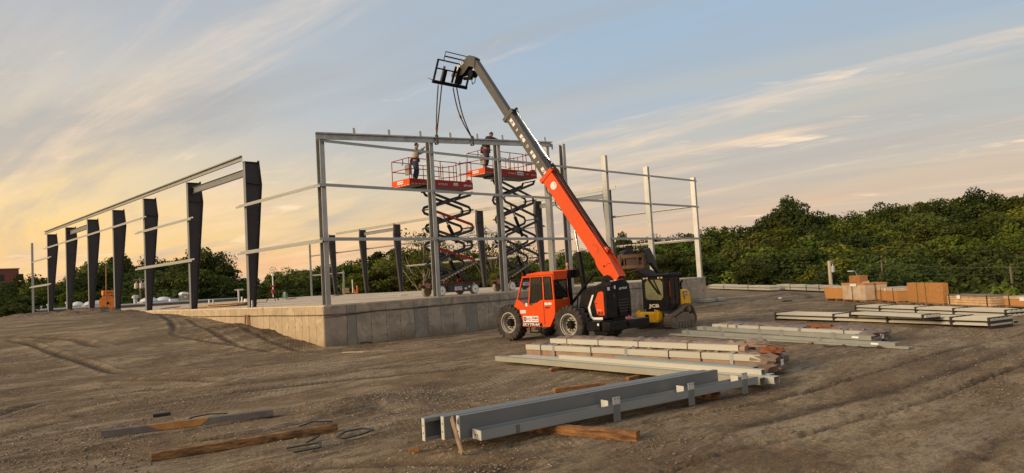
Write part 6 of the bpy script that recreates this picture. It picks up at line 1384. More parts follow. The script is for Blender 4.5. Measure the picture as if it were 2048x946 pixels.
HOLE = mat('hole_dark', (0.012, 0.012, 0.012), 0.9, 0, 0, 1, 0)
STRAPM = mat('steel_strap', (0.035, 0.035, 0.035), 0.5, 0.4, 0.1, 5, 0)
def V2(p, z): return Vector((p[0], p[1], z))
d0 = Vector((0.982, -0.190, 0)).normalized(); n0 = Vector((0.190, 0.982, 0))
def chan(name, p, L, h, w, zb, lab, grp, t=0.008, end=True, flat=False, back=False):
    """channel lying along d0 from p (front lower left corner)"""
    P = Vector((p[0], p[1], zb)); th_ = thing(name, tuple(P), lab, 'steel beam', grp); wo = (w-t) if back else 0.0
    c = P+n0*(w/2); u = Vector((0, 0, 1))
    if not flat:   # web towards the camera, flanges back
        MB().bar(P+n0*(wo+t/2)+u*h/2, P+d0*L+n0*(wo+t/2)+u*h/2, t, h, u).build('web', STEELG, th_, smooth=False)
        for z in (t/2, h-t/2): MB().bar(c+n0*(-t/2 if back else t/2)+u*z, c+d0*L+n0*(-t/2 if back else t/2)+u*z, w-t, t, u).build('flange', STEELG, th_, smooth=False)
        for z in (0.022+t, h-0.022-t): MB().bar(P+n0*(w-t/2-wo)+u*z, P+d0*L+n0*(w-t/2-wo)+u*z, t, 0.044, u).build('lip', STEELG, th_, smooth=False)
    else:
        MB().bar(c+u*t/2, c+d0*L+u*t/2, w, t, u).build('web', STEELG, th_, smooth=False)
        for s in (t/2, w-t/2): MB().bar(P+n0*s+u*(h/2+t/2), P+d0*L+n0*s+u*(h/2+t/2), t, h-t, u).build('flange', STEEL_SKYLIT, th_, smooth=False)
    if end:
        e = P-d0*0.006; ew = 0.085 if not flat else w
        eo = e+n0*(ew/2) if flat else e+n0*(ew/2-0.0)
        ep = MB().bar(eo+u*0.0-d0*0.0, eo+u*h, 0.012, ew, d0*0+n0).build('end_plate', PALE, th_, smooth=False)
        hs = ((0.5, 0.34), (0.5, 0.68)) if not flat else ((0.42, 0.45), (0.64, 0.45))
        for a, b_ in hs:
            q = e-d0*0.0065+n0*(ew*a)+u*(h*b_); MB().lathe(q, tuple(d0), [(0.013, -0.001), (0.013, 0.002), (0.001, 0.002)], 10).build('bolt_hole', HOLE, ep)
    return th_
GB = 'grey steel channels stacked in the foreground'
A3 = Vector((6.60, 7.92, 0))
chan('steel_channel', A3, 5.55, 0.335, 0.10, 0.145, 'front one of the three upright grey channels, standing on edge', GB)
chan('steel_channel', A3+n0*0.155-d0*0.17, 5.6, 0.33, 0.10, 0.145, 'middle of the three upright grey channels, a splintered board leaning on its end', GB)
chan('steel_channel', A3+n0*0.315-d0*0.40, 5.75, 0.32, 0.16, 0.143, 'rearmost grey steel channel of the foreground stack, its hollow side turned to the camera', GB, back=True)
lowc = chan('steel_channel', (6.72, 7.60), 6.15, 0.135, 0.235, 0.145, 'low flat grey channel with pale upright clips in front of the foreground stack', GB, flat=True)
F0 = Vector((6.72, 7.60, 0))
for s in (2.55, 4.30, 5.75):
    q = F0+d0*s-n0*0.006
    cl = MB().bar(q+Vector((0, 0, 0.012)), q+Vector((0, 0, 0.40)), 0.15, 0.010, n0).build('purlin_clip', PALE if False else STEELG, lowc, smooth=False)  # pale-primed clip drawn grey: shade on its lower part put into colour
    c2 = MB().bar(q+Vector((0, 0, 0.283))-n0*0.007, q+Vector((0, 0, 0.402))-n0*0.007, 0.152, 0.004, n0).build('clip_lit_top', PALE, lowc, smooth=False)  # pale primer overlay, paints the light on the clip's upper part
    for k in (-0.035, 0.035): MB().lathe(q+d0*k-n0*0.010+Vector((0, 0, 0.375)), tuple(n0), [(0.011, -0.001), (0.011, 0.002), (0.001, 0.002)], 8).build('bolt_hole', HOLE, c2)
    MB().bar(q-d0*0.16+n0*0.10+Vector((0, 0, 0.20)), q-d0*0.16+n0*0.10+Vector((0, 0, 0.36)), 0.012, 0.17, n0).build('purlin_clip', PALE, lowc, smooth=False)
MB().bar(F0+d0*0.62-n0*0.0025+Vector((0, 0, 0.155)), F0+d0*0.62-n0*0.0025+Vector((0, 0, 0.27)), 0.07, 0.003, n0).build('paint_mark', mat('olive_mark', (0.14, 0.14, 0.10), 0.7), lowc, smooth=False)
def timber(a, b, w, h, lab, m=BOARD, name='timber', cat='timber', zoff=0.0, za=None):
    z0 = (gz(*a) if za is None else za)+zoff; z1 = (gz(*b) if za is None else za)+zoff
    o = MB().bar((a[0], a[1], z0+h/2), (b[0], b[1], z1+h/2), w, h).build(name, m, bevel=0.006); return tag(base_origin(o), lab, cat)
WARM = mat('orange_brown_timber', (0.34, 0.155, 0.050), 0.7, 0, 0.4, 5, 0.3, 70, dirt=(0.085, 0.045, 0.025), dscale=1.6, damt=1.3, aniso=(1.5, 1.5, 9))
GREYT = mat('grey_weathered_timber', (0.140, 0.125, 0.108), 0.85, 0, 0.35, 4, 0.35, 70)
timber((7.75, 8.75), (8.40, 6.12), 0.15, 0.14, 'orange brown timber under the left end of the foreground channels', WARM)
timber((11.35, 8.2), (11.86, 6.75), 0.15, 0.14, 'dark timber under the right end of the foreground channels', WARM)
t1 = timber((3.64, 14.33), (6.36, 13.27), 0.12, 0.125, 'long weathered grey timber with a bare orange middle, farther of the two on the dirt', GREYT)
WM[t1.name] = Matrix.Translation(t1.location); dt_ = Vector((2.72, -1.06, 0)).normalized(); nt_ = Vector((-dt_.y, dt_.x, 0)); c_ = Vector((3.64, 14.33, 0)); z_ = [gz(3.64, 14.33), gz(6.36, 13.27)]
def tp(s, o_, h): q = c_+dt_*s+nt_*o_; f = s/2.92; return (q.x, q.y, z_[0]*(1-f)+z_[1]*f+h)
MB().hexa([tp(0.98, -0.0625, 0.004), tp(1.62, -0.0625, 0.004), tp(1.62, 0.0, 0.004), tp(0.98, 0.0, 0.004), tp(0.72, -0.0625, 0.128), tp(1.78, -0.0625, 0.128), tp(1.78, 0.0, 0.128), tp(0.72, 0.0, 0.128)]).build('bare_patch', mat('bare_orange_wood', (0.40, 0.19, 0.06), 0.75, 0, 0.35, 6, 0.2), t1, smooth=False)
timber((3.60, 11.58), (6.30, 10.80), 0.125, 0.125, 'long brown grained timber nearer the camera at the lower left', mat('dark_grained_timber', (0.30, 0.15, 0.055), 0.75, 0, 0.5, 4, 0.35, 60, dirt=(0.06, 0.035, 0.02), dscale=1.3, damt=1.6, aniso=(2, 2, 10)))
timber((10.9, 10.0), (12.0, 9.55), 0.12, 0.10, 'rusty brown timber just behind the foreground channels', WARM)
timber((6.10, 8.50), (6.22, 8.40), 0.07, 0.07, 'small offcut of brown wood left of the foreground channels', WARM, 'wood_offcut', 'wood')
o = MB().bar((6.36, 7.62, gz(6.36, 7.62)+0.01), (6.50, 7.98, 0.47), 0.10, 0.025, (1, -.3, 0)).build('leaning_board', mat('pale_split_board', (0.34, 0.24, 0.15), 0.8, 0, 0.4, 6, 0.4, 60, dirt=(0.16, 0.08, 0.04), dscale=4, damt=0.8), bevel=0.003); tag(base_origin(o), 'short splintered board leaning on the end of the middle upright channel', 'board')
def bits(pts, lab, w=0.045, cat='strap'):
    P = [(x, y, gz(x, y)+0.045+z) for x, y, z in pts]
    mb = MB()
    for a, b_ in zip(P, P[1:]): mb.bar(a, b_, w, 0.02)
    return tag(base_origin(mb.build('metal_strap', STRAPM, smooth=False)), lab, cat)
bits([(5.05, 9.93, 0), (5.42, 9.80, 0.01), (5.56, 10.05, 0.02), (5.12, 10.28, 0)], 'bent black strap in a sharp vee right of the brown timber')
bits([(5.50, 10.35, 0), (5.80, 10.52, 0.02)], 'short straight black strap above the vee shaped one')
bits([(5.95, 10.02, 0), (6.30, 10.0, 0.01), (6.55, 10.10, 0.01), (6.50, 10.32, 0.02), (6.22, 10.42, 0.01), (5.98, 10.25, 0), (5.95, 10.02, 0)], 'six sided loop of black strap on the dirt')
bits([(5.72, 11.02, 0.12), (5.95, 10.98, 0.16), (6.22, 10.80, 0.14)], 'thin black strap draped over the right end of the brown timber', 0.02)
bits([(5.02, 14.20, 0.0), (5.25, 14.40, 0.03), (5.60, 14.42, 0.03), (5.85, 14.20, 0.02)], 'thin curled black strap just behind the grey timber')
o = MB().bar((4.95, 15.72, gz(4.95, 15.72)+0.03), (5.26, 15.62, gz(5.26, 15.62)+0.03), 0.10, 0.06).build('wood_offcut', mat('charred_block', (0.03, 0.027, 0.024), 0.9), bevel=0.005); tag(base_origin(o), 'small dark block lying behind the grey timber', 'wood')
o = MB().bar((14.3, 23.9, gz(14.3, 23.9)+0.02), (14.62, 22.9, gz(14.62, 22.9)+0.02), 0.06, 0.025).bar((14.62, 22.9, gz(14.62, 22.9)+0.02), (16.0, 22.2, gz(16.0, 22.2)+0.02), 0.06, 0.025).build('broken_lath', mat('fresh_lath', (0.50, 0.38, 0.22), 0.7), smooth=False); tag(base_origin(o), 'pale broken lath on the dirt in front of the foundation wall', 'wood')
ring = [(16.85+0.28*math.cos(t), 26.18+0.10*math.sin(t), gz(16.85, 26.1)+0.03+0.05*math.sin(t)) for t in np.linspace(0, 2*PI, 15)[:-1]]
tag(base_origin(MB().tube(ring, 0.022, 6, closed=True).build('hose_ring', STRAPM)), 'small black ring of hose at the foot of the foundation wall', 'hose')
bits([(19.95, 8.05, 0), (19.75, 7.8, 0), (19.95, 7.45, 0.01), (20.15, 7.6, 0.01)], 'left of two bent black straps in front of the middle metal stack')
bits([(20.0, 7.15, 0), (19.75, 6.9, 0), (19.9, 6.55, 0.01), (20.15, 6.7, 0.01)], 'right of two bent black straps in front of the middle metal stack')

# --- loose cream purlins next to the wrapped bundles
def purlin(a, b, h, w, z, lab, grp, m=CREAMG, lipup=True):
    a = Vector((*a, z)); b = Vector((*b, z)); d = (b-a).normalized(); n = Vector((0, 0, 1)).cross(d).normalized(); u = Vector((0, 0, 1))
    mb = MB(); mb.bar(a+u*(h-0.004), b+u*(h-0.004), w, 0.008); mb.bar(a-n*(w/2-0.004)+u*(h-0.008)/2, b-n*(w/2-0.004)+u*(h-0.008)/2, 0.008, h-0.008); mb.bar(a+n*(w/2-0.004)+u*(h-0.008)/2, b+n*(w/2-0.004)+u*(h-0.008)/2, 0.008, h-0.008)
    mb.bar(a-n*(w/2-0.02)+u*0.004, b-n*(w/2-0.02)+u*0.004, 0.03, 0.008)
    return tag(base_origin(mb.build('loose_purlin', m, smooth=False)), lab, 'purlin', grp)
GP = 'loose cream purlins beside the wrapped bundles'
purlin((14.00, 14.95), (12.98, 6.45), 0.13, 0.19, 0.095, 'loose purlin nearest the camera, its outer face greyish', GP, mat('grey_cream_steel', (0.38, 0.37, 0.29), 0.45, 0.2, 0.15, 1.2, 0.05, 30, dirt=(0.27, 0.25, 0.19), dscale=1.8, damt=0.5))
purlin((14.22, 14.60), (13.22, 6.28), 0.13, 0.19, 0.095, 'second cream purlin from the camera, beside the nearest', GP)
purlin((14.45, 14.3), (13.48, 6.50), 0.13, 0.19, 0.095, 'third cream purlin from the camera, next to the wrapped bundle', GP)
purlin((14.10, 12.6), (13.35, 6.60), 0.10, 0.16, 0.228, 'cream purlin stacked on top of the loose ones, its end tied with a wire', GP)
purlin((14.42, 11.0), (13.72, 6.95), 0.12, 0.18, 0.20, 'greenish purlin resting between the loose ones and the wrapped bundle', GP, GREEN_G)
for k, (a, b, lb) in enumerate((((13.2, 12.2), (14.9, 12.0), 'left'), ((12.9, 9.6), (14.8, 9.4), 'middle'), ((12.75, 7.4), (14.6, 7.2), 'right'))):
    timber(a, b, 0.10, 0.09, 'timber bearer under the %s of the loose cream purlins' % lb, WARM)

# --- wrapped bundles
KRAFT = mat('brown_wrap_paper', (0.36, 0.235, 0.16), 0.8, 0, 0.25, 3, 0.5, 14, dirt=(0.20, 0.12, 0.08), dscale=2.0, damt=0.7)
WRAPD = mat('grey_brown_film', (0.23, 0.165, 0.125), 0.5, 0, 0.25, 4, 0.6, 12, dirt=(0.13, 0.08, 0.055), dscale=2.5, damt=0.7)
def crumple(P0, P1, width, z0, z1, m, name, parent, amp=0.035, seed=1, nl=60, flare=0.0):
    """draped wrap: a bumpy half tube over the bundle"""
    rs = np.random.RandomState(seed); d = (P1-P0); L = d.length; d.normalize(); n = Vector((0, 0, 1)).cross(d).normalized()
    if n.x < 0: n = -n
    prof = [(-0.01, z0), (-0.015, (z0+z1)/2), (0.0, z1), (width*0.3, z1+0.03), (width*0.65, z1+0.045), (width, z1), (width+0.03, (z0+z1)/2), (width+0.01, z0)]
    nl = max(8, int(L*9)); V = []; k = len(prof)
    for i in range(nl+1):
        for j, (a, z) in enumerate(prof):
            q = P0+d*(L*i/nl)+n*(a+rs.normal()*amp*0.35); V.append((q.x+rs.normal()*0.004, q.y, z+rs.normal()*amp*(0.6 if 0 < j < k-1 else 0.15)))
    fs = [(i*k+j, i*k+j+1, (i+1)*k+j+1, (i+1)*k+j) for i in range(nl) for j in range(k-1)] + [tuple(range(k)), tuple(range(nl*k+k-1, nl*k-1, -1))]
    return MB().add(V, fs).build(name, m, parent, ang=0.9)
def strip_bundle(P0, P1, width, z0, z1, strips, lab, grp, seed, straps, strip_h=0.13, end_bag=True, nm='wrapped_bundle', zband=None, jx=0.0):
    P0 = Vector((*P0, 0)); P1 = Vector((*P1, 0)); t = thing(nm, (P0.x, P0.y, z0), lab, 'bundle', grp)
    d = (P1-P0); L = d.length; d.normalize(); n = Vector((0, 0, 1)).cross(d).normalized()
    if n.x < 0: n = -n
    crumple(P0+n*0.02, P1+n*0.02, width, z0, z1-0.02, KRAFT, 'paper_wrap', t, 0.02, seed)
    crumple(P0+n*0.16+d*0.15, P1+n*0.16-d*0.1, width-0.14, z1-0.06, z1+0.03, WRAPD, 'film_cover', t, 0.045, seed+5)
    # cream edge protectors, butted lengths
    for a, b_ in strips:
        q0 = P0+d*(L*a)-n*0.022; q1 = P0+d*(L*b_-0.015)-n*0.022; za = z1-strip_h/2
        MB().bar(q0+Vector((0, 0, za)), q1+Vector((0, 0, za)), 0.012, strip_h).bar(q0+n*0.06+Vector((0, 0, z1+0.006)), q1+n*0.06+Vector((0, 0, z1+0.006)), 0.13, 0.012).build('edge_protector', CREAMG, t, smooth=False)
    for s, w in straps:
        q = P0+d*(L*s)-n*0.034; mm = GALV if w > 0.06 else STRAPM
        MB().bar(q+Vector((0, 0, z0-0.01)), q+Vector((0, 0, z1+0.02)), w, 0.006, n).bar(q+Vector((0, 0, z1+0.021)), q+n*(width*0.5)+Vector((0, 0, z1+0.075)), w, 0.006).build('binding_strap', mm, t, smooth=False)
    if end_bag:
        rs = np.random.RandomState(seed+9); mb = MB(); c = P1+n*(width/2)+Vector((0, 0, (z0+z1)/2)); k = 18; V = []; R_ = [(1.05, -0.25), (1.25, -0.02), (1.2, 0.16), (0.8, 0.27), (0.15, 0.24)]
        for r, o_ in R_:
            for j in range(k):
                a = 2*PI*j/k; cx_, sz_ = math.cos(a), math.sin(a); sq = 1/max(abs(cx_), abs(sz_))**0.55
                rr = r*sq*(1+rs.normal()*0.10); q = c+n*cx_*rr*width*0.5+Vector((0, 0, sz_*rr*(z1-z0)*0.52))+d*(o_+rs.normal()*0.03); V.append(q)
        fs = [(i*k+j, i*k+(j+1) % k, (i+1)*k+(j+1) % k, (i+1)*k+j) for i in range(len(R_)-1) for j in range(k)] + [tuple(range((len(R_)-1)*k, len(R_)*k))]
        MB().add(V, fs).build('gathered_end_wrap', WRAPD, t, ang=0.5)
        q = c+d*0.262; MB().bar(q+Vector((0, 0, -0.07))+n*0.02, q+Vector((0, 0, 0.07))+n*0.02, 0.13, 0.004, d).build('paper_label', WHITE, t, smooth=False)
    return t
segs = lambda c: list(zip(c, c[1:]))
strip_bundle((15.10, 14.85), (14.62, 7.25), 0.72, 0.08, 0.425, segs([0.0, .085, .155, .345, .505, .68, .80, .905, 1.0]), 'long lower bundle wrapped in brown paper with cream edge strips behind the loose purlins', 'wrapped bundles', 3, [(0.085, 0.03), (0.155, 0.085), (0.345, 0.03), (0.505, 0.085), (0.68, 0.03), (0.80, 0.03), (0.905, 0.09)])
strip_bundle((15.26, 14.0), (14.84, 7.75), 0.45, 0.475, 0.60, segs([0.0, .11, .30, .52, .76, 0.98]), 'smaller upper bundle with a cream strip lying on the long brown wrapped bundle', 'wrapped bundles', 13, [(0.11, 0.02), (0.30, 0.02), (0.52, 0.02), (0.76, 0.02)], strip_h=0.12, end_bag=False)
rs9 = np.random.RandomState(4)
def crumpled_heap(c, sx, sy, sz, m, lab, seed):
    rs = np.random.RandomState(seed); bm = bmesh.new(); bmesh.ops.create_icosphere(bm, subdivisions=3, radius=1)
    for v in bm.verts:
        f = 1+0.5*(rs.rand()-0.5); v.co = Vector((v.co.x*sx*f, v.co.y*sy*f, max(v.co.z, -0.3)*sz*f))+Vector(c)
    me = bpy.data.meshes.new('torn_wrap'); bm.to_mesh(me); bm.free(); me.materials.append(m); o = bpy.data.objects.new('torn_wrap', me); COL.objects.link(o); return tag(base_origin(o), lab, 'wrapping')
crumpled_heap((15.15, 7.62, 0.60), 0.16, 0.34, 0.12, WRAPD, 'crumpled torn wrapping at the right end of the upper bundle', 2)
crumpled_heap((14.98, 7.15, 0.50), 0.2, 0.28, 0.09, mat('rust_paper', (0.24, 0.085, 0.035), 0.85, 0, 0.3, 5, 0.4), 'reddish torn paper on the right end of the lower bundle', 3)

# --- middle stack: long galvanised channels with clips, wrapped bundle behind
def long_channel(a, b, z, h, w, lab, grp, clips=(), m=GREEN_G, cm=None, labels=()):
    a = Vector((*a, z)); b = Vector((*b, z)); d = (b-a).normalized(); L = (b-a).length; n = Vector((0, 0, 1)).cross(d).normalized()
    if n.x < 0: n = -n
    t = thing('long_channel', tuple(a), lab, 'steel beam', grp); u = Vector((0, 0, 1))
    MB().bar(a+u*h/2, b+u*h/2, 0.01, h).build('web', m, t, smooth=False)
    for z_ in (0.005, h-0.005): MB().bar(a+n*(w/2+0.005)+u*z_, b+n*(w/2+0.005)+u*z_, w, 0.01).build('flange', m, t, smooth=False)
    for s in clips: q = a+d*(L*s)-n*0.012; MB().bar(q-u*0.05, q+u*(h+0.05), 0.14, 0.012, n).build('clip_plate', cm or GALV, t, smooth=False)
    for s in labels: q = a+d*(L*s)-n*0.0075; MB().bar(q+u*0.04, q+u*(h-0.03), 0.22, 0.003, n).build('paper_label', WHITE, t, smooth=False)
    return t
GM = 'long galvanised channels of the middle stack'
long_channel((22.75, 14.30), (20.08, 6.25), 0.035, 0.12, 0.2, 'lower front galvanised channel of the middle stack', GM, (0.04, 0.25, 0.45, 0.72), labels=(0.93,))
long_channel((22.90, 13.75), (20.45, 6.95), 0.165, 0.12, 0.2, 'upper galvanised channel of the middle stack with upright clips', GM, (0.06, 0.17, 0.43, 0.56, 0.83), labels=(0.93,))
long_channel((22.35, 14.6), (19.95, 5.90), 0.015, 0.05, 0.2, 'thin channel lying lowest along the front of the middle stack', GM)
strip_bundle((23.25, 13.30), (21.05, 7.35), 0.8, 0.06, 0.34, segs([0.0, .13, .37, .64, .90, 1.0]), 'wrapped bundle with cream edge strips behind the long galvanised channels', 'wrapped bundles', 23, [(0.13, 0.03), (0.20, 0.09), (0.37, 0.03), (0.64, 0.12), (0.90, 0.03)], strip_h=0.13)
crumpled_heap((22.0, 8.9, 0.40), 0.2, 0.45, 0.07, mat('rust_paper', (0.24, 0.085, 0.035), 0.85), 'rusty torn paper on top of the middle wrapped bundle', 6)
for k, (x, y, lb) in enumerate(((22.1, 12.2, 'left'), (20.9, 8.6, 'right'))): timber((x-0.3, y+0.1), (x+1.5, y-0.2), 0.10, 0.05, 'timber bearer under the %s end of the middle stack' % lb, WARM)
# --- panel bundles
PANEL = mat('ribbed_wall_panel', (0.50, 0.485, 0.42), 0.4, 0.1, 0.08, 1.2, 0.03, 20, dirt=(0.40, 0.36, 0.28), dscale=1.0, damt=0.3)
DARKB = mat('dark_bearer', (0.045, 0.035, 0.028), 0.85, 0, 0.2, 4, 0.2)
def panel_bundle(P0, P1, width, zs, lab, grp, bands, th_=0.07, nm='panel_bundle', zb=0.0, bearers=True):
    P0 = Vector((*P0, 0)); P1 = Vector((*P1, 0)); d = (P1-P0); L = d.length; d.normalize(); n = Vector((0, 0, 1)).cross(d).normalized()
    if n.x < 0: n = -n
    g = gz((P0.x+P1.x)/2, (P0.y+P1.y)/2) if zb == 0 else 0
    t = thing(nm, (P0.x, P0.y, zs[0]+g), lab, 'panel bundle', grp)
    for z in zs:
        c = n*(width/2)+Vector((0, 0, z+g+th_/2)); MB().bar(P0+c, P1+c, width, th_).build('panel_layer', PANEL, t, bevel=0.006)
        for k in range(5):   # raised ribs along the sheet
            q = n*(width*(0.1+0.2*k))+Vector((0, 0, z+g+th_+0.008)); MB().bar(P0+q, P1+q, 0.05, 0.016).build('panel_rib', PANEL, t, smooth=False)
    for s in bands:
        q = P0+d*(L*s); top = zs[-1]+g+th_+0.03
        mb = MB(); mb.bar(q-n*0.02+Vector((0, 0, zs[0]+g-0.08)), q-n*0.02+Vector((0, 0, top)), 0.08, 0.02, n); mb.bar(q-n*0.03+Vector((0, 0, top)), q+n*(width+0.03)+Vector((0, 0, top)), 0.09, 0.02)
        mb.build('banding_bar', DARKB, t, smooth=False)
        for z in zs: MB().bar(q-n*0.03+Vector((0, 0, z+g-0.045)), q+n*(width+0.03)+Vector((0, 0, z+g-0.045)), 0.10, 0.08).build('spacer_block', DARKB, t, smooth=False)
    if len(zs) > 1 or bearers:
        for za, zb_ in zip(zs, zs[1:]): MB().bar(P0+d*0.1+n*0.12+Vector((0, 0, (za+th_+zb_)/2+g)), P1-d*0.1+n*0.12+Vector((0, 0, (za+th_+zb_)/2+g)), 0.02, zb_-za-th_).build('gap_shade_strip', DARKB, t, smooth=False)  # added dark strip, stands in for shade in the gap between layers
    return t
panel_bundle((29.25, 13.75), (26.05, 5.30), 1.05, (0.04, 0.19), 'long bundle of pale panels in four dark bands, the nearer of the two long ones', 'panel bundles', (0.005, 0.34, 0.60, 0.86, 0.995))
panel_bundle((27.55, 10.05), (25.85, 7.05), 0.62, (0.345,), 'short tapered bundle of pale panels lying on the nearer long one', 'panel bundles', (0.01, 0.97), zb=1)
panel_bundle((34.60, 12.35), (30.35, 5.60), 1.0, (0.04, 0.18), 'long bundle of pale panels in dark bands just in front of the crates', 'panel bundles', (0.005, 0.20, 0.46, 0.70, 0.985))
purlin((30.2, 12.9), (27.2, 4.85), 0.08, 0.28, 0.06, 'loose greenish sheet sticking out past the right end of the nearer panel bundle', 'loose sheets', GREEN_G)
panel_bundle((70.6, 40.6), (59.4, 28.2), 0.9, (0.12, 0.34), 'far long stack of pale metal at the edge of the lot behind the foundation corner', 'panel bundles', (0.02, 0.3, 0.7), 0.16)
panel_bundle((62.3, 28.9), (54.3, 21.2), 0.9, (0.12, 0.36), 'far stack of pale metal ending at the pale utility pole', 'panel bundles', (0.3, 0.62, 0.85), 0.18)
panel_bundle((70.1, 39.9), (65.6, 34.9), 0.5, (0.53,), 'small brown topped sheet pile on the far long stack', 'panel bundles', (), 0.05, zb=1)
panel_bundle((43.5, 25.75), (46.3, 25.85), 0.5, (0.05, 0.16), 'low stack of grey sheets at the foot of the far right wall corner', 'panel bundles', (0.55,), 0.07)
# --- crates and pallets along the edge of the lot
CARD = mat('orange_brown_cardboard', (0.50, 0.235, 0.07), 0.75, 0, 0.1, 2, 0.08, 20, dirt=(0.36, 0.16, 0.06), dscale=1.5, damt=0.4)
CARDP = mat('pale_faded_wrap', (0.50, 0.36, 0.23), 0.7, 0, 0.2, 2.5, 0.25, 8, dirt=(0.60, 0.52, 0.42), dscale=1.2, damt=0.8)
OSB = mat('osb_board', (0.46, 0.22, 0.07), 0.8, 0, 0.45, 14, 0.3, 40, dirt=(0.30, 0.12, 0.035), dscale=7, damt=0.8, aniso=(1, 1, 2.2))
PALLET = mat('pallet_wood', (0.26, 0.17, 0.10), 0.85, 0, 0.3, 4, 0.2)
GREENS = mat('green_strap', (0.08, 0.16, 0.03), 0.5)
def crate(F0, F1, D, H, lab, side_m, top_m, straps=(), lid=0.0, strap_m=None, label_at=None, zb=None, taper=0.0, pallet=True, nm='crate', planks=0, sides=()):
    F0 = Vector((*F0, 0)); F1 = Vector((*F1, 0)); d = (F1-F0).normalized(); L = (F1-F0).length; n = Vector((0, 0, 1)).cross(d).normalized()
    if n.dot(F0+F1) < 0: n = -n
    g = gz((F0.x+F1.x)/2, (F0.y+F1.y)/2) if zb is None else zb
    t = thing(nm, (F0.x, F0.y, g), lab, 'crate')
    z0 = g+(0.13 if pallet else 0.0); z1 = g+H
    def q(a, b_, z): v = F0+d*a+n*b_; return (v.x, v.y, z)
    if pallet:
        for a in (0.06, L/2, L-0.06): MB().hexa([q(a-0.05, 0.0, g), q(a+0.05, 0.0, g), q(a+0.05, D, g), q(a-0.05, D, g), q(a-0.05, 0, g+0.09), q(a+0.05, 0, g+0.09), q(a+0.05, D, g+0.09), q(a-0.05, D, g+0.09)]).build('pallet_runner', PALLET, t, smooth=False)
        for b_ in np.linspace(0, D-0.1, 5): MB().hexa([q(0, b_, g+0.091), q(L, b_, g+0.091), q(L, b_+0.1, g+0.091), q(0, b_+0.1, g+0.091), q(0, b_, g+0.128), q(L, b_, g+0.128), q(L, b_+0.1, g+0.128), q(0, b_+0.1, g+0.128)]).build('pallet_slat', PALLET, t, smooth=False)
    ta = taper
    if planks:
        hh = (z1-z0)/planks
        MB().hexa([q(0.03, 0.03, z0), q(L-0.03, 0.03, z0), q(L-0.03, D-.03, z0), q(0.03, D-.03, z0), q(0.03, .03, z1-.02), q(L-.03, .03, z1-.02), q(L-.03, D-.03, z1-.02), q(.03, D-.03, z1-.02)]).build('contents', WRAPD, t, smooth=False)
        for k in range(planks):
            a_, b2 = z0+hh*k+0.008, z0+hh*(k+1)-0.008; j = 0.02*random.random()
            MB().hexa([q(0, -j, a_), q(L, 0, a_), q(L, 0.025, a_), q(0, 0.025, a_), q(0, -j, b2), q(L, 0, b2), q(L, 0.025, b2), q(0, 0.025, b2)]).build('plank', side_m, t, smooth=False)
            MB().hexa([q(L, 0.03, a_), q(L+0.025, 0.03, a_), q(L+0.025, D, a_), q(L, D, a_), q(L, 0.03, b2), q(L+0.025, 0.03, b2), q(L+0.025, D, b2), q(L, D, b2)]).build('plank', side_m, t, smooth=False)
    else:
        MB().hexa([q(0, 0, z0), q(L, 0, z0), q(L, D, z0), q(0, D, z0), q(-ta, -ta*.5, z1), q(L+ta*.2, 0, z1), q(L, D, z1), q(-ta, D, z1)]).build('box', side_m, t, bevel=0.015)
    if lid:
        MB().hexa([q(-0.03-ta, -0.03, z1-lid), q(L+0.03, -0.03, z1-lid), q(L+0.03, D+0.03, z1-lid), q(-0.03-ta, D+0.03, z1-lid), q(-0.03-ta, -0.03, z1+0.015), q(L+0.03, -0.03, z1+0.015), q(L+0.03, D+0.03, z1+0.015), q(-0.03-ta, D+0.03, z1+0.015)]).build('lid', top_m, t, bevel=0.015)
    e = 0.04 if lid else 0.012
    for s in straps:
        MB().hexa([q(s*L-0.02, -e-0.006, z0), q(s*L+0.02, -e-0.006, z0), q(s*L+0.02, -e, z0), q(s*L-0.02, -e, z0), q(s*L-0.02, -e-0.006, z1+0.02), q(s*L+0.02, -e-0.006, z1+0.02), q(s*L+0.02, -e, z1+0.02), q(s*L-0.02, -e, z1+0.02)]).build('binding_strap', strap_m or STRAPM, t, smooth=False)
        MB().hexa([q(s*L-0.02, -e, z1+0.018), q(s*L+0.02, -e, z1+0.018), q(s*L+0.02, D, z1+0.018), q(s*L-0.02, D, z1+0.018), q(s*L-0.02, -e, z1+0.024), q(s*L+0.02, -e, z1+0.024), q(s*L+0.02, D, z1+0.024), q(s*L-0.02, D, z1+0.024)]).build('binding_strap', strap_m or STRAPM, t, smooth=False)
    for s in sides:
        MB().hexa([q(L+e, s*D-0.02, z0), q(L+e+0.006, s*D-0.02, z0), q(L+e+0.006, s*D+0.02, z0), q(L+e, s*D+0.02, z0), q(L+e, s*D-0.02, z1), q(L+e+0.006, s*D-0.02, z1), q(L+e+0.006, s*D+0.02, z1), q(L+e, s*D+0.02, z1)]).build('binding_strap', strap_m or STRAPM, t, smooth=False)
    if label_at is not None:
        s, w = label_at; MB().hexa([q(s*L-w/2, -e-0.01, z1-0.16), q(s*L+w/2, -e-0.01, z1-0.16), q(s*L+w/2, -e-0.006, z1-0.16), q(s*L-w/2, -e-0.006, z1-0.16), q(s*L-w/2, -e-0.01, z1-0.01), q(s*L+w/2, -e-0.01, z1-0.01), q(s*L+w/2, -e-0.006, z1-0.01), q(s*L-w/2, -e-0.006, z1-0.01)]).build('paper_label', WHITE, t, smooth=False)
    return t, q, z1
crate((43.95, 17.35), (42.95, 15.75), 1.3, 0.82, 'faded orange cardboard crate at the left end of the row', CARDP if False else CARD, CARDP, (0.86,), 0.06, taper=0.10)
t2, q2, zt2 = crate((42.75, 15.9), (41.0, 14.05), 1.25, 1.05, 'tall crate in pale blotchy wrap with a small box on top', CARDP, CARD, (0.48,), 0.08, label_at=(0.55, 0.7), sides=(0.45,))
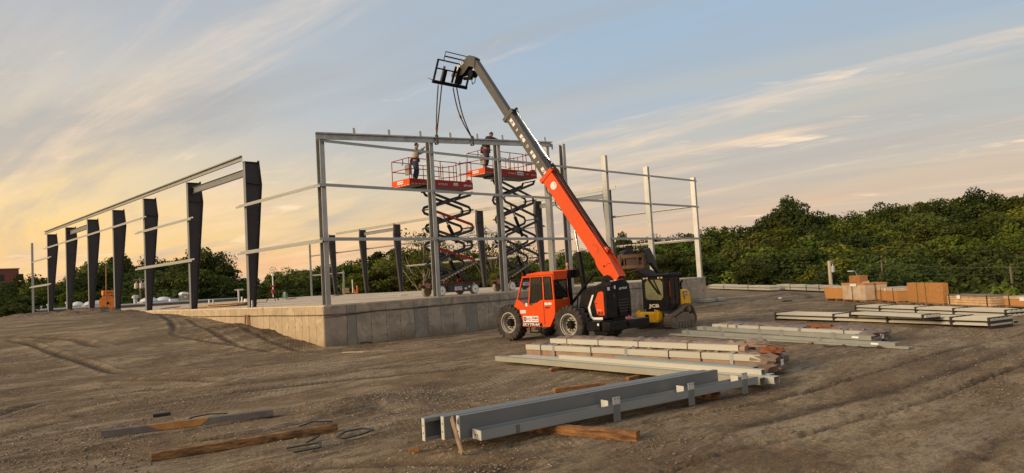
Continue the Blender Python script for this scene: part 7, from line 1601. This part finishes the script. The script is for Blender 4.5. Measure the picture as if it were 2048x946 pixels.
crate((41.55, 13.55), (39.45, 12.0), 1.25, 0.80, 'orange cardboard crate with pale lid and two black straps', CARD, CARDP, (0.18, 0.86), 0.15, label_at=(0.45, 0.2), sides=(0.5,))
crate((39.0, 11.35), (36.85, 9.25), 0.28, 1.08, 'tall strand board crate bound with two green straps', OSB, OSB, (0.30, 0.54), 0.0, strap_m=GREENS)
crate((36.7, 9.05), (34.95, 7.05), 0.75, 0.56, 'long low plank crate in torn pale wrapping', mat('pale_planks', (0.55, 0.36, 0.20), 0.8, 0, 0.3, 4, 0.3), WRAPD, (0.06, 0.94), 0.05, label_at=(0.3, 0.22), planks=4)
crate((34.95, 6.55), (33.1, 4.75), 0.9, 0.50, 'orange cardboard crate with pale lid cut by the right edge of the picture', CARD, CARDP, (0.12, 0.75), 0.10, label_at=(0.42, 0.25))
crate((42.15, 15.25), (41.45, 14.45), 0.5, 0.42, 'small brown box tilted on top of the tall pale crate', mat('brown_cardboard', (0.36, 0.16, 0.06), 0.8), CARD, (), 0.0, zb=zt2+0.02, pallet=False, nm='cardboard_box')
pb_ = MB(); pb_.hexa([q2(1.75, 0.2, zt2+0.02), q2(2.0, 0.2, zt2+0.02), q2(2.0, 0.6, zt2+0.02), q2(1.75, 0.6, zt2+0.02), q2(1.55, 0.2, zt2+0.42), q2(1.62, 0.2, zt2+0.42), q2(1.62, 0.6, zt2+0.42), q2(1.55, 0.6, zt2+0.42)])
tag(base_origin(pb_.build('plywood_offcut', CARDP, smooth=False)), 'piece of board leaning against the small box on the tall crate', 'board')
# strap lying on the OSB crate and litter at the crates' feet
for k, (x, y, s_) in enumerate(((38.6, 10.75, 0.35), (37.6, 9.8, 0.3), (41.6, 14.45, 0.3), (35.6, 7.6, 0.28))):
    crumpled_heap((x-0.28, y-0.22, gz(x, y)+0.02), s_, s_*0.8, 0.08, WRAPD, 'scrap of wrapping on the ground by %s' % ('the left foot of the strand board crate', 'the right foot of the strand board crate', 'the foot of the tall pale crate', 'the foot of the plank crate')[k], 30+k)
crumpled_heap((47.4, 21.8, gz(47.4, 21.8)+0.03), 0.10, 0.12, 0.07, WHITE, 'small white rag on the open dirt in front of the far stacks', 41)
crumpled_heap((43.6, 19.6, gz(43.6, 19.6)), 0.4, 0.3, 0.08, DARKB, 'small dark scrap on the dirt left of the crates', 43)

# ================================================================== things on the slab
p = Vector((16.15, 60.9, ZT))
ORG = mat('reel_orange', (0.70, 0.20, 0.03), 0.6)
t = thing('cable_reel_trolley', tuple(p), 'orange cable reel trolley with a box on top beside the fifth left column', 'cable reel')
vd = Vector((0.30, 0.95, 0)).normalized()
for k in (-1, 1): MB().lathe(p+vd*0.22*k+Vector((0, 0, 0.62)), tuple(vd), [(0.58, -0.02), (0.60, 0), (0.58, 0.02), (0.14, 0.03), (0.13, 0.07*k if k > 0 else 0.03), (0.01, 0.03)], 28).build('reel_disc', ORG, t)
MB().lathe(p+Vector((0, 0, 0.62)), tuple(vd), [(0.36, -0.2), (0.36, 0.2)], 20).build('cable_drum', BLACK, t)
MB().lathe(p-vd*0.262+Vector((0, 0, 0.62)), tuple(vd), [(0.10, -0.01), (0.10, 0.02), (0.01, 0.02)], 14).build('hub_cap', BLACK, t)
MB().cbox((p.x, p.y, p.z+1.42), (0.75, 0.5, 0.38)).build('top_box', ORG, t, bevel=0.02)
for dx_ in (-0.3, 0.3): MB().bar((p.x+dx_, p.y, p.z+0.02), (p.x+dx_*1.1, p.y, p.z+1.24), 0.06, 0.06).build('leg', ORG, t)
text_part('CAUTION', 0.16, (p.x-0.32, p.y-0.253, p.z+1.36), (1, 0, 0), (0, 0, 1), BLACK, t, 0.003, width=0.64)
o = MB().bar((15.85, 60.2, ZT), (15.98, 60.5, ZT+3.5), 0.14, 0.05, (1, 0, 0)).build('leaning_plank', mat('red_brown_plank', (0.28, 0.12, 0.06), 0.8, 0, 0.2, 3, 0.2), bevel=0.005); tag(base_origin(o), 'tall reddish plank standing behind the orange reel', 'plank')
# heap of lumber
rs = random.Random(9); t = thing('lumber_heap', (17.3, 42.4, ZT), 'loose heap of tan boards on the slab near the third dark column', 'lumber')
TANB = mat('tan_board', (0.42, 0.27, 0.12), 0.8, 0, 0.25, 4, 0.2, rand=0.25)
for k in range(22):
    x = 16.6+rs.uniform(0, 1.3); y = 44.2-(x-16.6)*0.5+rs.uniform(-.2, .2); L = rs.uniform(2.2, 3.4); a = math.radians(-66+rs.uniform(-5, 5)); z = ZT+0.03+0.048*(k//6)
    MB().bar((x, y, z), (x+math.cos(a)*L, y+math.sin(a)*L, z+rs.uniform(-0.0, 0.02)), 0.14, 0.045).build('board', TANB, t, smooth=False)
timber((18.2, 41.0), (18.5, 40.4), 0.25, 0.2, 'dark knotted block at the right end of the lumber heap', DARKB, 'wood_block', 'wood', za=ZT)
def on_slab(u, v, z=ZT):   # ground point under an image column, on the slab
    F = fw; d = rt*((u-1024)/F_PX)+up*(-(v-473)/F_PX)+fw; k = (z-EYE.z)/d.z; return Vector((d.x*k, d.y*k, z))
def pipe(u, v, h, r, lab, m=WHITE, cap=False, name='standpipe'):
    p = on_slab(u, v); mb = MB(); mb.cyl(p, p+Vector((0, 0, h)), r, 8)
    if cap: mb.bar(p+Vector((-0.25, 0.2, h)), p+Vector((0.3, -0.25, h)), 0.1, 0.12)
    return tag(base_origin(mb.build(name, m)), lab, 'pipe')
pipe(478, 606, 1.1, 0.08, 'tee topped grey standpipe on the slab left of the nearest dark column', GALV, True)
pipe(484, 606, 0.5, 0.06, 'short white standpipe beside the tee topped one')
pipe(492, 607, 0.35, 0.14, 'stubby white pipe end against the nearest dark column')
pipe(418, 607, 0.42, 0.07, 'short white pipe standing on the slab left of the lumber heap')
pipe(427, 607, 0.40, 0.08, 'short grey pipe standing just right of the short white pipe', GALV)
pipe(505, 616, 0.36, 0.045, 'small grey stub pipe at the foot of the nearest dark column', GALV)
pipe(676, 583, 0.9, 0.06, 'thin pipe stub left of the short end post', GALV)
pipe(706, 586, 2.0, 0.11, 'grey stub post in front of the orange barrier', GALV)
# laser / light mast with red tripod
p = on_slab(547, 601.5); hgt = 50*(p-EYE).dot(fw)/F_PX
t = thing('survey_mast', tuple(p), 'white mast with red clamps on a black tripod standing on the slab', 'tripod')
MB().cyl(p+Vector((0, 0, 0.3)), p+Vector((0, 0, hgt)), 0.05, 8).build('mast', WHITE, t)
MB().lathe(p+Vector((0, 0, hgt)), 'z', [(0.02, -0.05), (0.14, 0.02), (0.14, 0.16), (0.02, 0.22)], 12).build('mast_head', WHITE, t)
for a in (0.3, 2.4, 4.5): MB().bar(p+Vector((0, 0, 0.75)), p+Vector((0.6*math.cos(a), 0.6*math.sin(a), 0.02)), 0.06, 0.06).build('leg', BLACK, t)
MB().cbox(p+Vector((0, 0, 0.8)), (0.22, 0.22, 0.35)).build('clamp', RED, t, bevel=0.02); MB().cbox(p+Vector((0, 0, 1.25)), (0.4, 0.12, 0.12)).build('clamp', RED, t, bevel=0.02)
# green sided bin, barrier, pallets far back
p = on_slab(570, 597.5); t = thing('waste_bin', tuple(p), 'upright grey bin with bright green sides far back on the slab', 'bin')
s = (p-EYE).dot(fw)/F_PX
MB().cbox(p+Vector((0, 0, 7*s)), (4.5*s, 4.5*s, 14*s)).build('body', GALV, t, bevel=0.03)
r2 = Vector((rt.x, rt.y, 0)).normalized()
for k in (-1, 1): MB().cbox(p+r2*k*5*s+Vector((0, 0, 5*s)), (1.2*s, 1.2*s, 10*s)).build('side_wing', mat('bright_green', (0.03, 0.30, 0.12), 0.5), t, smooth=False)
BARR = mat('barrier_orange', (0.65, 0.16, 0.04), 0.6)
p = on_slab(715, 587); s = (p-EYE).dot(fw)/F_PX
t = thing('road_barrier', tuple(p), 'orange striped barrier post far back on the slab', 'barrier')
MB().cbox(p+Vector((0, 0, 8*s)), (2.6*s, 2.6*s, 16*s)).build('post', BARR, t, bevel=0.02)
for k in range(5): MB().bar(p+r2*(-1.5*s), p+r2*(-8*s)+Vector((0, 0, (2.6*k+1.0)*s)), 0.8*s, 0.8*s).build('rail', BARR, t, smooth=False)
p = on_slab(692, 586); t = thing('pallet_stack', tuple(p), 'low stack of pale red edged pallets behind the stub posts', 'pallets'); s = (p-EYE).dot(fw)/F_PX
for k in range(6): MB().bar(p-r2*7*s+Vector((0, 0, (0.8+1.6*k)*s)), p+r2*7*s+Vector((0, 0, (0.8+1.6*k)*s)), 6*s, 1.1*s).build('pallet', (RED if k == 2 else TANB), t, smooth=False)
# flat sheets left on the slab
for (a, b, w, lab, m) in (((29.8, 43.9), (27.2, 37.5), 0.5, 'thin pale sheet lying on the slab left of the left scissor lift', CREAMG), ((15.9, 46.0), (16.2, 41.9), 0.08, 'long rusty bar lying on the slab edge near the third dark column', WARM), ((36.5, 62), (44.0, 73.0), 0.4, 'reddish board row along the middle of the slab', WARM), ((17.2, 52), (20, 57), 0.3, 'reddish boards lying behind the fourth dark column', WARM), ((30.5, 60.0), (36, 69), 0.25, 'long reddish board far back on the slab', WARM)):
    o = MB().bar((*a, ZT+0.035), (*b, ZT+0.035), w, 0.045).build('flat_sheet' if m is CREAMG else 'loose_board', m, smooth=False); tag(base_origin(o), lab, 'sheet' if m is CREAMG else 'board')
o = MB().box(31.2, 34.2, 31.0, 31.8, ZT+0.02, ZT+0.34).build('sheet_stack', GALV2, bevel=0.01); tag(base_origin(o), 'low stack of bluish grey sheets on the slab just behind the cab of the telehandler', 'sheets')
o = MB().box(36.5, 38.6, 31.0, 31.6, ZT+0.02, ZT+0.12).build('loose_board', WARM, bevel=0.01); tag(base_origin(o), 'orange brown boards on the slab edge behind the telehandler boom foot', 'boards')
o = MB().box(16.95, 17.12, 45.5, 45.62, ZT, ZT+0.5).box(16.7, 16.8, 45.5, 45.62, ZT, ZT+0.34).build('anchor_jig', BLACK, smooth=False); tag(base_origin(o), 'pair of small black uprights on the slab left of the second dark column', 'bracket')
# ================================================================== slings
WEB = mat('olive_webbing', (0.16, 0.15, 0.10), 0.8, 0, 0.15, 6, 0.2, 60)
TAGR = mat('orange_tag', (0.65, 0.10, 0.03), 0.6)
def sling(top, bot, sway, lab, tags, gap=0.16):
    t = thing('lifting_sling', tuple(bot), lab, 'sling', 'slings between the forks and the roof beam'); top = Vector(top); bot = Vector(bot)
    for k, s in ((0, -1), (1, 1)):
        pts = []
        for i in range(15):
            f = i/14; q = top.lerp(bot, f); off = sway*math.sin(PI*f)*(0.9 if k else 1.15); q = q+r_*(s*gap/2*(1-f**1.5)+off)+Vector((0, 0, -0.03*math.sin(PI*f))); pts.append(q)
        MB().tube(pts, 0.030, 7).build('strap_leg', WEB, t)
        if tags[k] is not None: f = tags[k]; i = int(f*14); MB().cyl(pts[i], pts[i].lerp(pts[i+1], 0.75), 0.055, 8).build('tag', TAGR, t)
    MB().lathe(bot+Vector((0, 0, 0.02)), 'z', [(0.03, 0.12), (0.09, 0.06), (0.07, -0.04), (0.03, -0.08)], 10).build('choker_knot', WEB, t)
    b = bot; MB().bar(b+Vector((0, -0.075, 0.03)), b+Vector((0, -0.075, -0.36)), 0.10, 0.02, (0, 1, 0)).bar(b+Vector((0, 0.11, 0.03)), b+Vector((0, 0.11, -0.36)), 0.10, 0.02, (0, 1, 0)).bar(b+Vector((0, -0.085, -0.36)), b+Vector((0, 0.12, -0.36)), 0.10, 0.02).bar(b+Vector((0, -0.085, 0.02)), b+Vector((0, 0.12, 0.02)), 0.10, 0.02).build('beam_wrap', WEB, t)
    MB().bar(top+Vector((0, 0, 0.06))-r_*0.1, top+Vector((0, 0, 0.06))+r_*0.1, 0.09, 0.02).build('fork_loop', WEB, t)
sling((20.02, 24.16, 11.30), (21.46, YW-0.06, 9.50), -0.02, 'left olive sling from the forks to the roof beam, orange tag low down', (0.80, None))
sling((20.90, 24.16, 11.30), (23.78, YW-0.06, 9.66), -0.13, 'right olive sling, curving slackly to the roof beam, orange tag midway', (0.55, None))

# ================================================================== workers
SKIN = mat('skin', (0.36, 0.19, 0.12), 0.55, 0, 0.08, 6, 0.05)
def skinned(name, m, nodes, edges, parent, sub=2, root=0):
    """continuous limb surface: nodes = [(x, y, z, rx, ry)]"""
    me = bpy.data.meshes.new(name); me.from_pydata([n[:3] for n in nodes], edges, []); ob = bpy.data.objects.new(name, me); COL.objects.link(ob)
    sk = ob.modifiers.new('s', 'SKIN'); sk.use_smooth_shade = True
    for i, n in enumerate(nodes): me.skin_vertices[0].data[i].radius = (n[3], n[4] if len(n) > 4 else n[3]); me.skin_vertices[0].data[i].use_root = (i == root)
    ss = ob.modifiers.new('u', 'SUBSURF'); ss.levels = sub; ss.render_levels = sub
    dg = bpy.context.evaluated_depsgraph_get(); dg.update(); ev = ob.evaluated_get(dg); nm = bpy.data.meshes.new_from_object(ev); bpy.data.objects.remove(ob)
    nm.materials.clear(); nm.materials.append(m); nm.name = name; nm.shade_smooth()
    o = bpy.data.objects.new(name, nm); COL.objects.link(o); o.parent = parent; WM[o.name] = WM[parent.name]; return o
def person(loc, face, J, mats, lab, hair, extra):
    """J: joints in a frame where +x is forward, +y to the person's left, z up"""
    t = thing('person', loc, lab, 'person', None, face)
    P = J
    def L(a): return P[a]
    N = []; E = []; ix = {}
    def nd(k, p, r, r2=None): ix[k] = len(N); N.append((*p, r, r2 or r)); return ix[k]
    nd('pelvis', P['pelvis'], 0.125, 0.105); nd('waist', P['waist'], 0.115, 0.095); nd('chest', P['chest'], 0.145, 0.11); nd('neck0', P['neck'], 0.055); nd('head0', P['head0'], 0.062); nd('head1', P['head'], 0.088, 0.082); nd('crown', P['crown'], 0.06)
    E += [(0, 1), (1, 2), (2, 3), (3, 4), (4, 5), (5, 6)]
    for s in ('l', 'r'):
        a = nd(s+'sh', P[s+'sh'], 0.055); b = nd(s+'el', P[s+'el'], 0.041); c = nd(s+'wr', P[s+'wr'], 0.027); h = nd(s+'pa', P[s+'pa'], 0.034, 0.022)
        E += [(2, a), (a, b), (b, c), (c, h)]
        # five fingers rooted in the palm
        pw = Vector(P[s+'wr']); pp = Vector(P[s+'pa']); d = (pp-pw).normalized(); side = d.cross(Vector((0.2, 0.1, 1))).normalized(); dn = side.cross(d).normalized()
        for k, (off, ln) in enumerate(((-0.030, 0.060), (-0.011, 0.072), (0.009, 0.068), (0.028, 0.052))):
            q0 = pp+d*0.030+side*off; q1 = q0+d*ln*0.55-dn*0.006; q2 = q1+d*ln*0.30-dn*0.022
            i0 = len(N); N.extend([(*q0, 0.0095, 0.0095), (*q1, 0.009, 0.009), (*q2, 0.0075, 0.0075)]); E.extend([(h, i0), (i0, i0+1), (i0+1, i0+2)])
        q0 = pp-d*0.010-side*0.040; q1 = q0+d*0.035-side*0.018; i0 = len(N); N.extend([(*q0, 0.0105, 0.0105), (*q1, 0.009, 0.009)]); E.extend([(h, i0), (i0, i0+1)])
        hp = nd(s+'hip', P[s+'hip'], 0.088); kn = nd(s+'kn', P[s+'kn'], 0.058); an = nd(s+'an', P[s+'an'], 0.040); to = nd(s+'to', P[s+'to'], 0.036, 0.028)
        E += [(0, hp), (hp, kn), (kn, an), (an, to)]
    skinned('body', SKIN, [(*n[:3], n[3]*1.3, n[4]*1.3) for n in N], E, t)
    hd = Vector(P['head']); fd = Vector(P['facedir']).normalized(); sd_ = Vector((0, 0, 1)).cross(fd).normalized(); ud = fd.cross(sd_)
    # nose, ears, eyes and mouth
    mb = MB(); mb.tube([hd+fd*0.080+ud*0.018, hd+fd*0.108-ud*0.012, hd+fd*0.084-ud*0.020], [0.008, 0.014, 0.009], 6)
    for s in (-1, 1): mb.lathe(hd+sd_*s*0.083-ud*0.005, tuple(sd_*s), [(0.006, -0.004), (0.026, 0.0), (0.02, 0.010), (0.002, 0.012)], 10)
    mb.build('nose_and_ears', SKIN, t, local=True)
    for s in (-1, 1): MB().lathe(hd+fd*0.079+sd_*s*0.031+ud*0.015, tuple(fd), [(0.001, 0.006), (0.010, 0.002), (0.010, -0.004)], 8).build('eye', mat('dark_eye', (0.02, 0.015, 0.012), 0.3), t, local=True)
    MB().bar(hd+fd*0.083-ud*0.045-sd_*0.022, hd+fd*0.083-ud*0.045+sd_*0.022, 0.010, 0.008).build('mouth', mat('lip', (0.25, 0.09, 0.07), 0.5), t, local=True)
    # clothes
    top_m, leg_m, boot_m = mats
    n2 = []; e2 = []
    def a2(p, r, r2=None): n2.append((*p, r, r2 or r)); return len(n2)-1
    w0 = a2(Vector(P['pelvis'])*0.65+Vector(P['waist'])*0.35, 0.150, 0.125); w1 = a2(P['waist'], 0.148, 0.120); c1 = a2(P['chest'], 0.178, 0.138); nk = a2(Vector(P['neck'])*0.8+Vector(P['chest'])*0.2, 0.082); e2 += [(w0, w1), (w1, c1), (c1, nk)]
    for s in ('l', 'r'):
        a = a2(P[s+'sh'], 0.082); b = a2(P[s+'el'], 0.062); wv = Vector(P[s+'wr']); ev = Vector(P[s+'el']); c = a2(wv+(ev-wv)*0.12, 0.044); e2 += [(c1, a), (a, b), (b, c)]
    skinned('top', top_m, [(n[0], n[1], n[2], n[3]*1.85, n[4]*1.75) for n in n2], e2, t)
    n2 = []; e2 = []; p0 = a2(P['pelvis'], 0.142, 0.122); p1 = a2(Vector(P['pelvis'])*0.6+Vector(P['waist'])*0.4, 0.132, 0.112); e2.append((p0, p1))
    for s in ('l', 'r'):
        a = a2(P[s+'hip'], 0.108); b = a2(P[s+'kn'], 0.078); an = Vector(P[s+'an']); kv = Vector(P[s+'kn']); c = a2(an+(kv-an)*0.10, 0.064); e2 += [(p0, a), (a, b), (b, c)]
    skinned('trousers', leg_m, [(n[0], n[1], n[2], n[3]*1.65, n[4]*1.65) for n in n2], e2, t)
    for s in ('l', 'r'):
        n2 = []; e2 = [(0, 1), (1, 2)]; an = Vector(P[s+'an']); to = Vector(P[s+'to']); a2(an+Vector((0, 0, 0.10)), 0.052); a2(an-Vector((0, 0, 0.02)), 0.056, 0.050); a2(to, 0.052, 0.034); skinned('boot', boot_m, n2, e2, t)
    # belt and pouches
    w = Vector(P['pelvis'])*0.45+Vector(P['waist'])*0.55; ring = [w+Vector((math.cos(a)*0.215, math.sin(a)*0.24, 0.0)) for a in np.linspace(0, 2*PI, 21)[:-1]]
    belt = MB()
    belt.tube(ring, 0.022, 6, closed=True).build('tool_belt', mat('tool_leather', (0.055, 0.035, 0.028), 0.7, 0, 0.2, 8, 0.1), t, local=True)
    for (a, sx, sz, zz) in extra: 
        c = w+Vector((math.cos(a)*0.20, math.sin(a)*0.235, zz)); MB().cbox(c, (0.11, 0.09, sz)).lathe(c+Vector((0, 0, sz/2)), 'z', [(0.03, 0), (0.02, 0.06), (0.002, 0.07)], 8).build('tool_pouch', mat('pouch_leather', (0.09, 0.04, 0.035), 0.7, 0, 0.2, 8, 0.1), t, bevel=0.015, local=True)
    # hair or hat
    nm_, col_, rr = hair
    bm = bmesh.new(); bmesh.ops.create_icosphere(bm, subdivisions=3, radius=1); rs = np.random.RandomState(3)
    c = hd+ud*0.030-fd*0.018
    for v in bm.verts:
        j = 1+rr*(rs.rand()-0.5); f = v.co.x; z = v.co.z
        v.co = Vector((v.co.x*0.103*j, v.co.y*0.098*j, max(v.co.z, -0.55 if f < 0.1 else 0.15)*0.105*j))
    me = bpy.data.meshes.new(nm_); bm.to_mesh(me); bm.free()
    yaw = math.atan2(fd.y, fd.x); me.transform(Matrix.Translation(c) @ Matrix.Rotation(yaw, 4, 'Z') @ Matrix.Rotation(-math.asin(max(-1, min(1, fd.z))), 4, 'Y')); me.shade_smooth(); me.materials.append(mat(nm_+'_colour', col_, 0.85, 0, 0.3, 20, 0.5, 60))
    o = bpy.data.objects.new(nm_, me); COL.objects.link(o); o.parent = t
    return t
HOOD = mat('cream_hoodie', (0.47, 0.42, 0.34), 0.9, 0, 0.12, 8, 0.4, 25)
JEAN = mat('blue_jeans', (0.035, 0.06, 0.105), 0.85, 0, 0.25, 8, 0.3, 40)
DARKC = mat('dark_jacket', (0.025, 0.027, 0.032), 0.85, 0, 0.2, 8, 0.3, 40)
GREYJ = mat('charcoal_trousers', (0.045, 0.05, 0.065), 0.85, 0, 0.2, 8, 0.3, 40)
BOOTM = mat('work_boot', (0.05, 0.032, 0.02), 0.7)
J1 = dict(pelvis=(0, 0, 1.06), waist=(0.01, 0, 1.24), chest=(0.05, 0, 1.50), neck=(0.09, 0, 1.66), head0=(0.11, 0, 1.73), head=(0.13, 0.0, 1.84), crown=(0.12, 0, 1.91), facedir=(0.9, 0, 0.25),
    lsh=(0.07, 0.20, 1.56), lel=(0.30, 0.24, 1.56), lwr=(0.50, 0.14, 1.74), lpa=(0.56, 0.11, 1.79), rsh=(0.07, -0.20, 1.56), rel=(0.24, -0.26, 1.42), rwr=(0.46, -0.14, 1.50), rpa=(0.53, -0.11, 1.53),
    lhip=(0.0, 0.10, 1.00), lkn=(0.10, 0.16, 0.56), lan=(-0.02, 0.18, 0.12), lto=(0.16, 0.19, 0.05), rhip=(0, -0.10, 1.00), rkn=(0.04, -0.16, 0.56), ran=(-0.12, -0.18, 0.12), rto=(0.06, -0.20, 0.05))
person((21.12, 27.72, 7.46), -0.55, J1, (HOOD, JEAN, BOOTM), 'worker in a cream hoodie and jeans reaching up to the post from the left lift', ('hair', (0.03, 0.018, 0.012), 0.08), ((PI*0.95, 0.1, 0.22, -0.16), (PI*0.70, 0.1, 0.16, -0.10), (0.4, 0.1, 0.12, -0.08)))
J2 = dict(pelvis=(-0.02, 0, 1.06), waist=(0.02, 0, 1.22), chest=(0.12, 0, 1.47), neck=(0.22, 0, 1.62), head0=(0.26, 0, 1.67), head=(0.32, 0.0, 1.75), crown=(0.33, 0, 1.83), facedir=(0.8, 0, -0.55),
    lsh=(0.14, 0.20, 1.54), lel=(0.38, 0.26, 1.50), lwr=(0.62, 0.20, 1.47), lpa=(0.69, 0.18, 1.46), rsh=(0.14, -0.20, 1.54), rel=(0.40, -0.22, 1.47), rwr=(0.66, -0.12, 1.42), rpa=(0.73, -0.10, 1.40),
    lhip=(-0.02, 0.10, 1.00), lkn=(0.05, 0.14, 0.55), lan=(-0.04, 0.15, 0.12), lto=(0.14, 0.16, 0.05), rhip=(-0.02, -0.10, 1.00), rkn=(0.02, -0.14, 0.55), ran=(-0.08, -0.15, 0.12), rto=(0.10, -0.16, 0.05))
person((26.20, 28.0, 8.45), -0.50, J2, (DARKC, GREYJ, BOOTM), 'worker in dark clothes leaning over the roof beam from the right lift', ('shaggy_hair', (0.10, 0.045, 0.025), 0.35), ((PI*0.9, 0.1, 0.24, -0.18), (-0.9, 0.1, 0.28, -0.2), (PI*0.6, 0.1, 0.14, -0.08))).scale = (1.12, 1.12, 1.12)
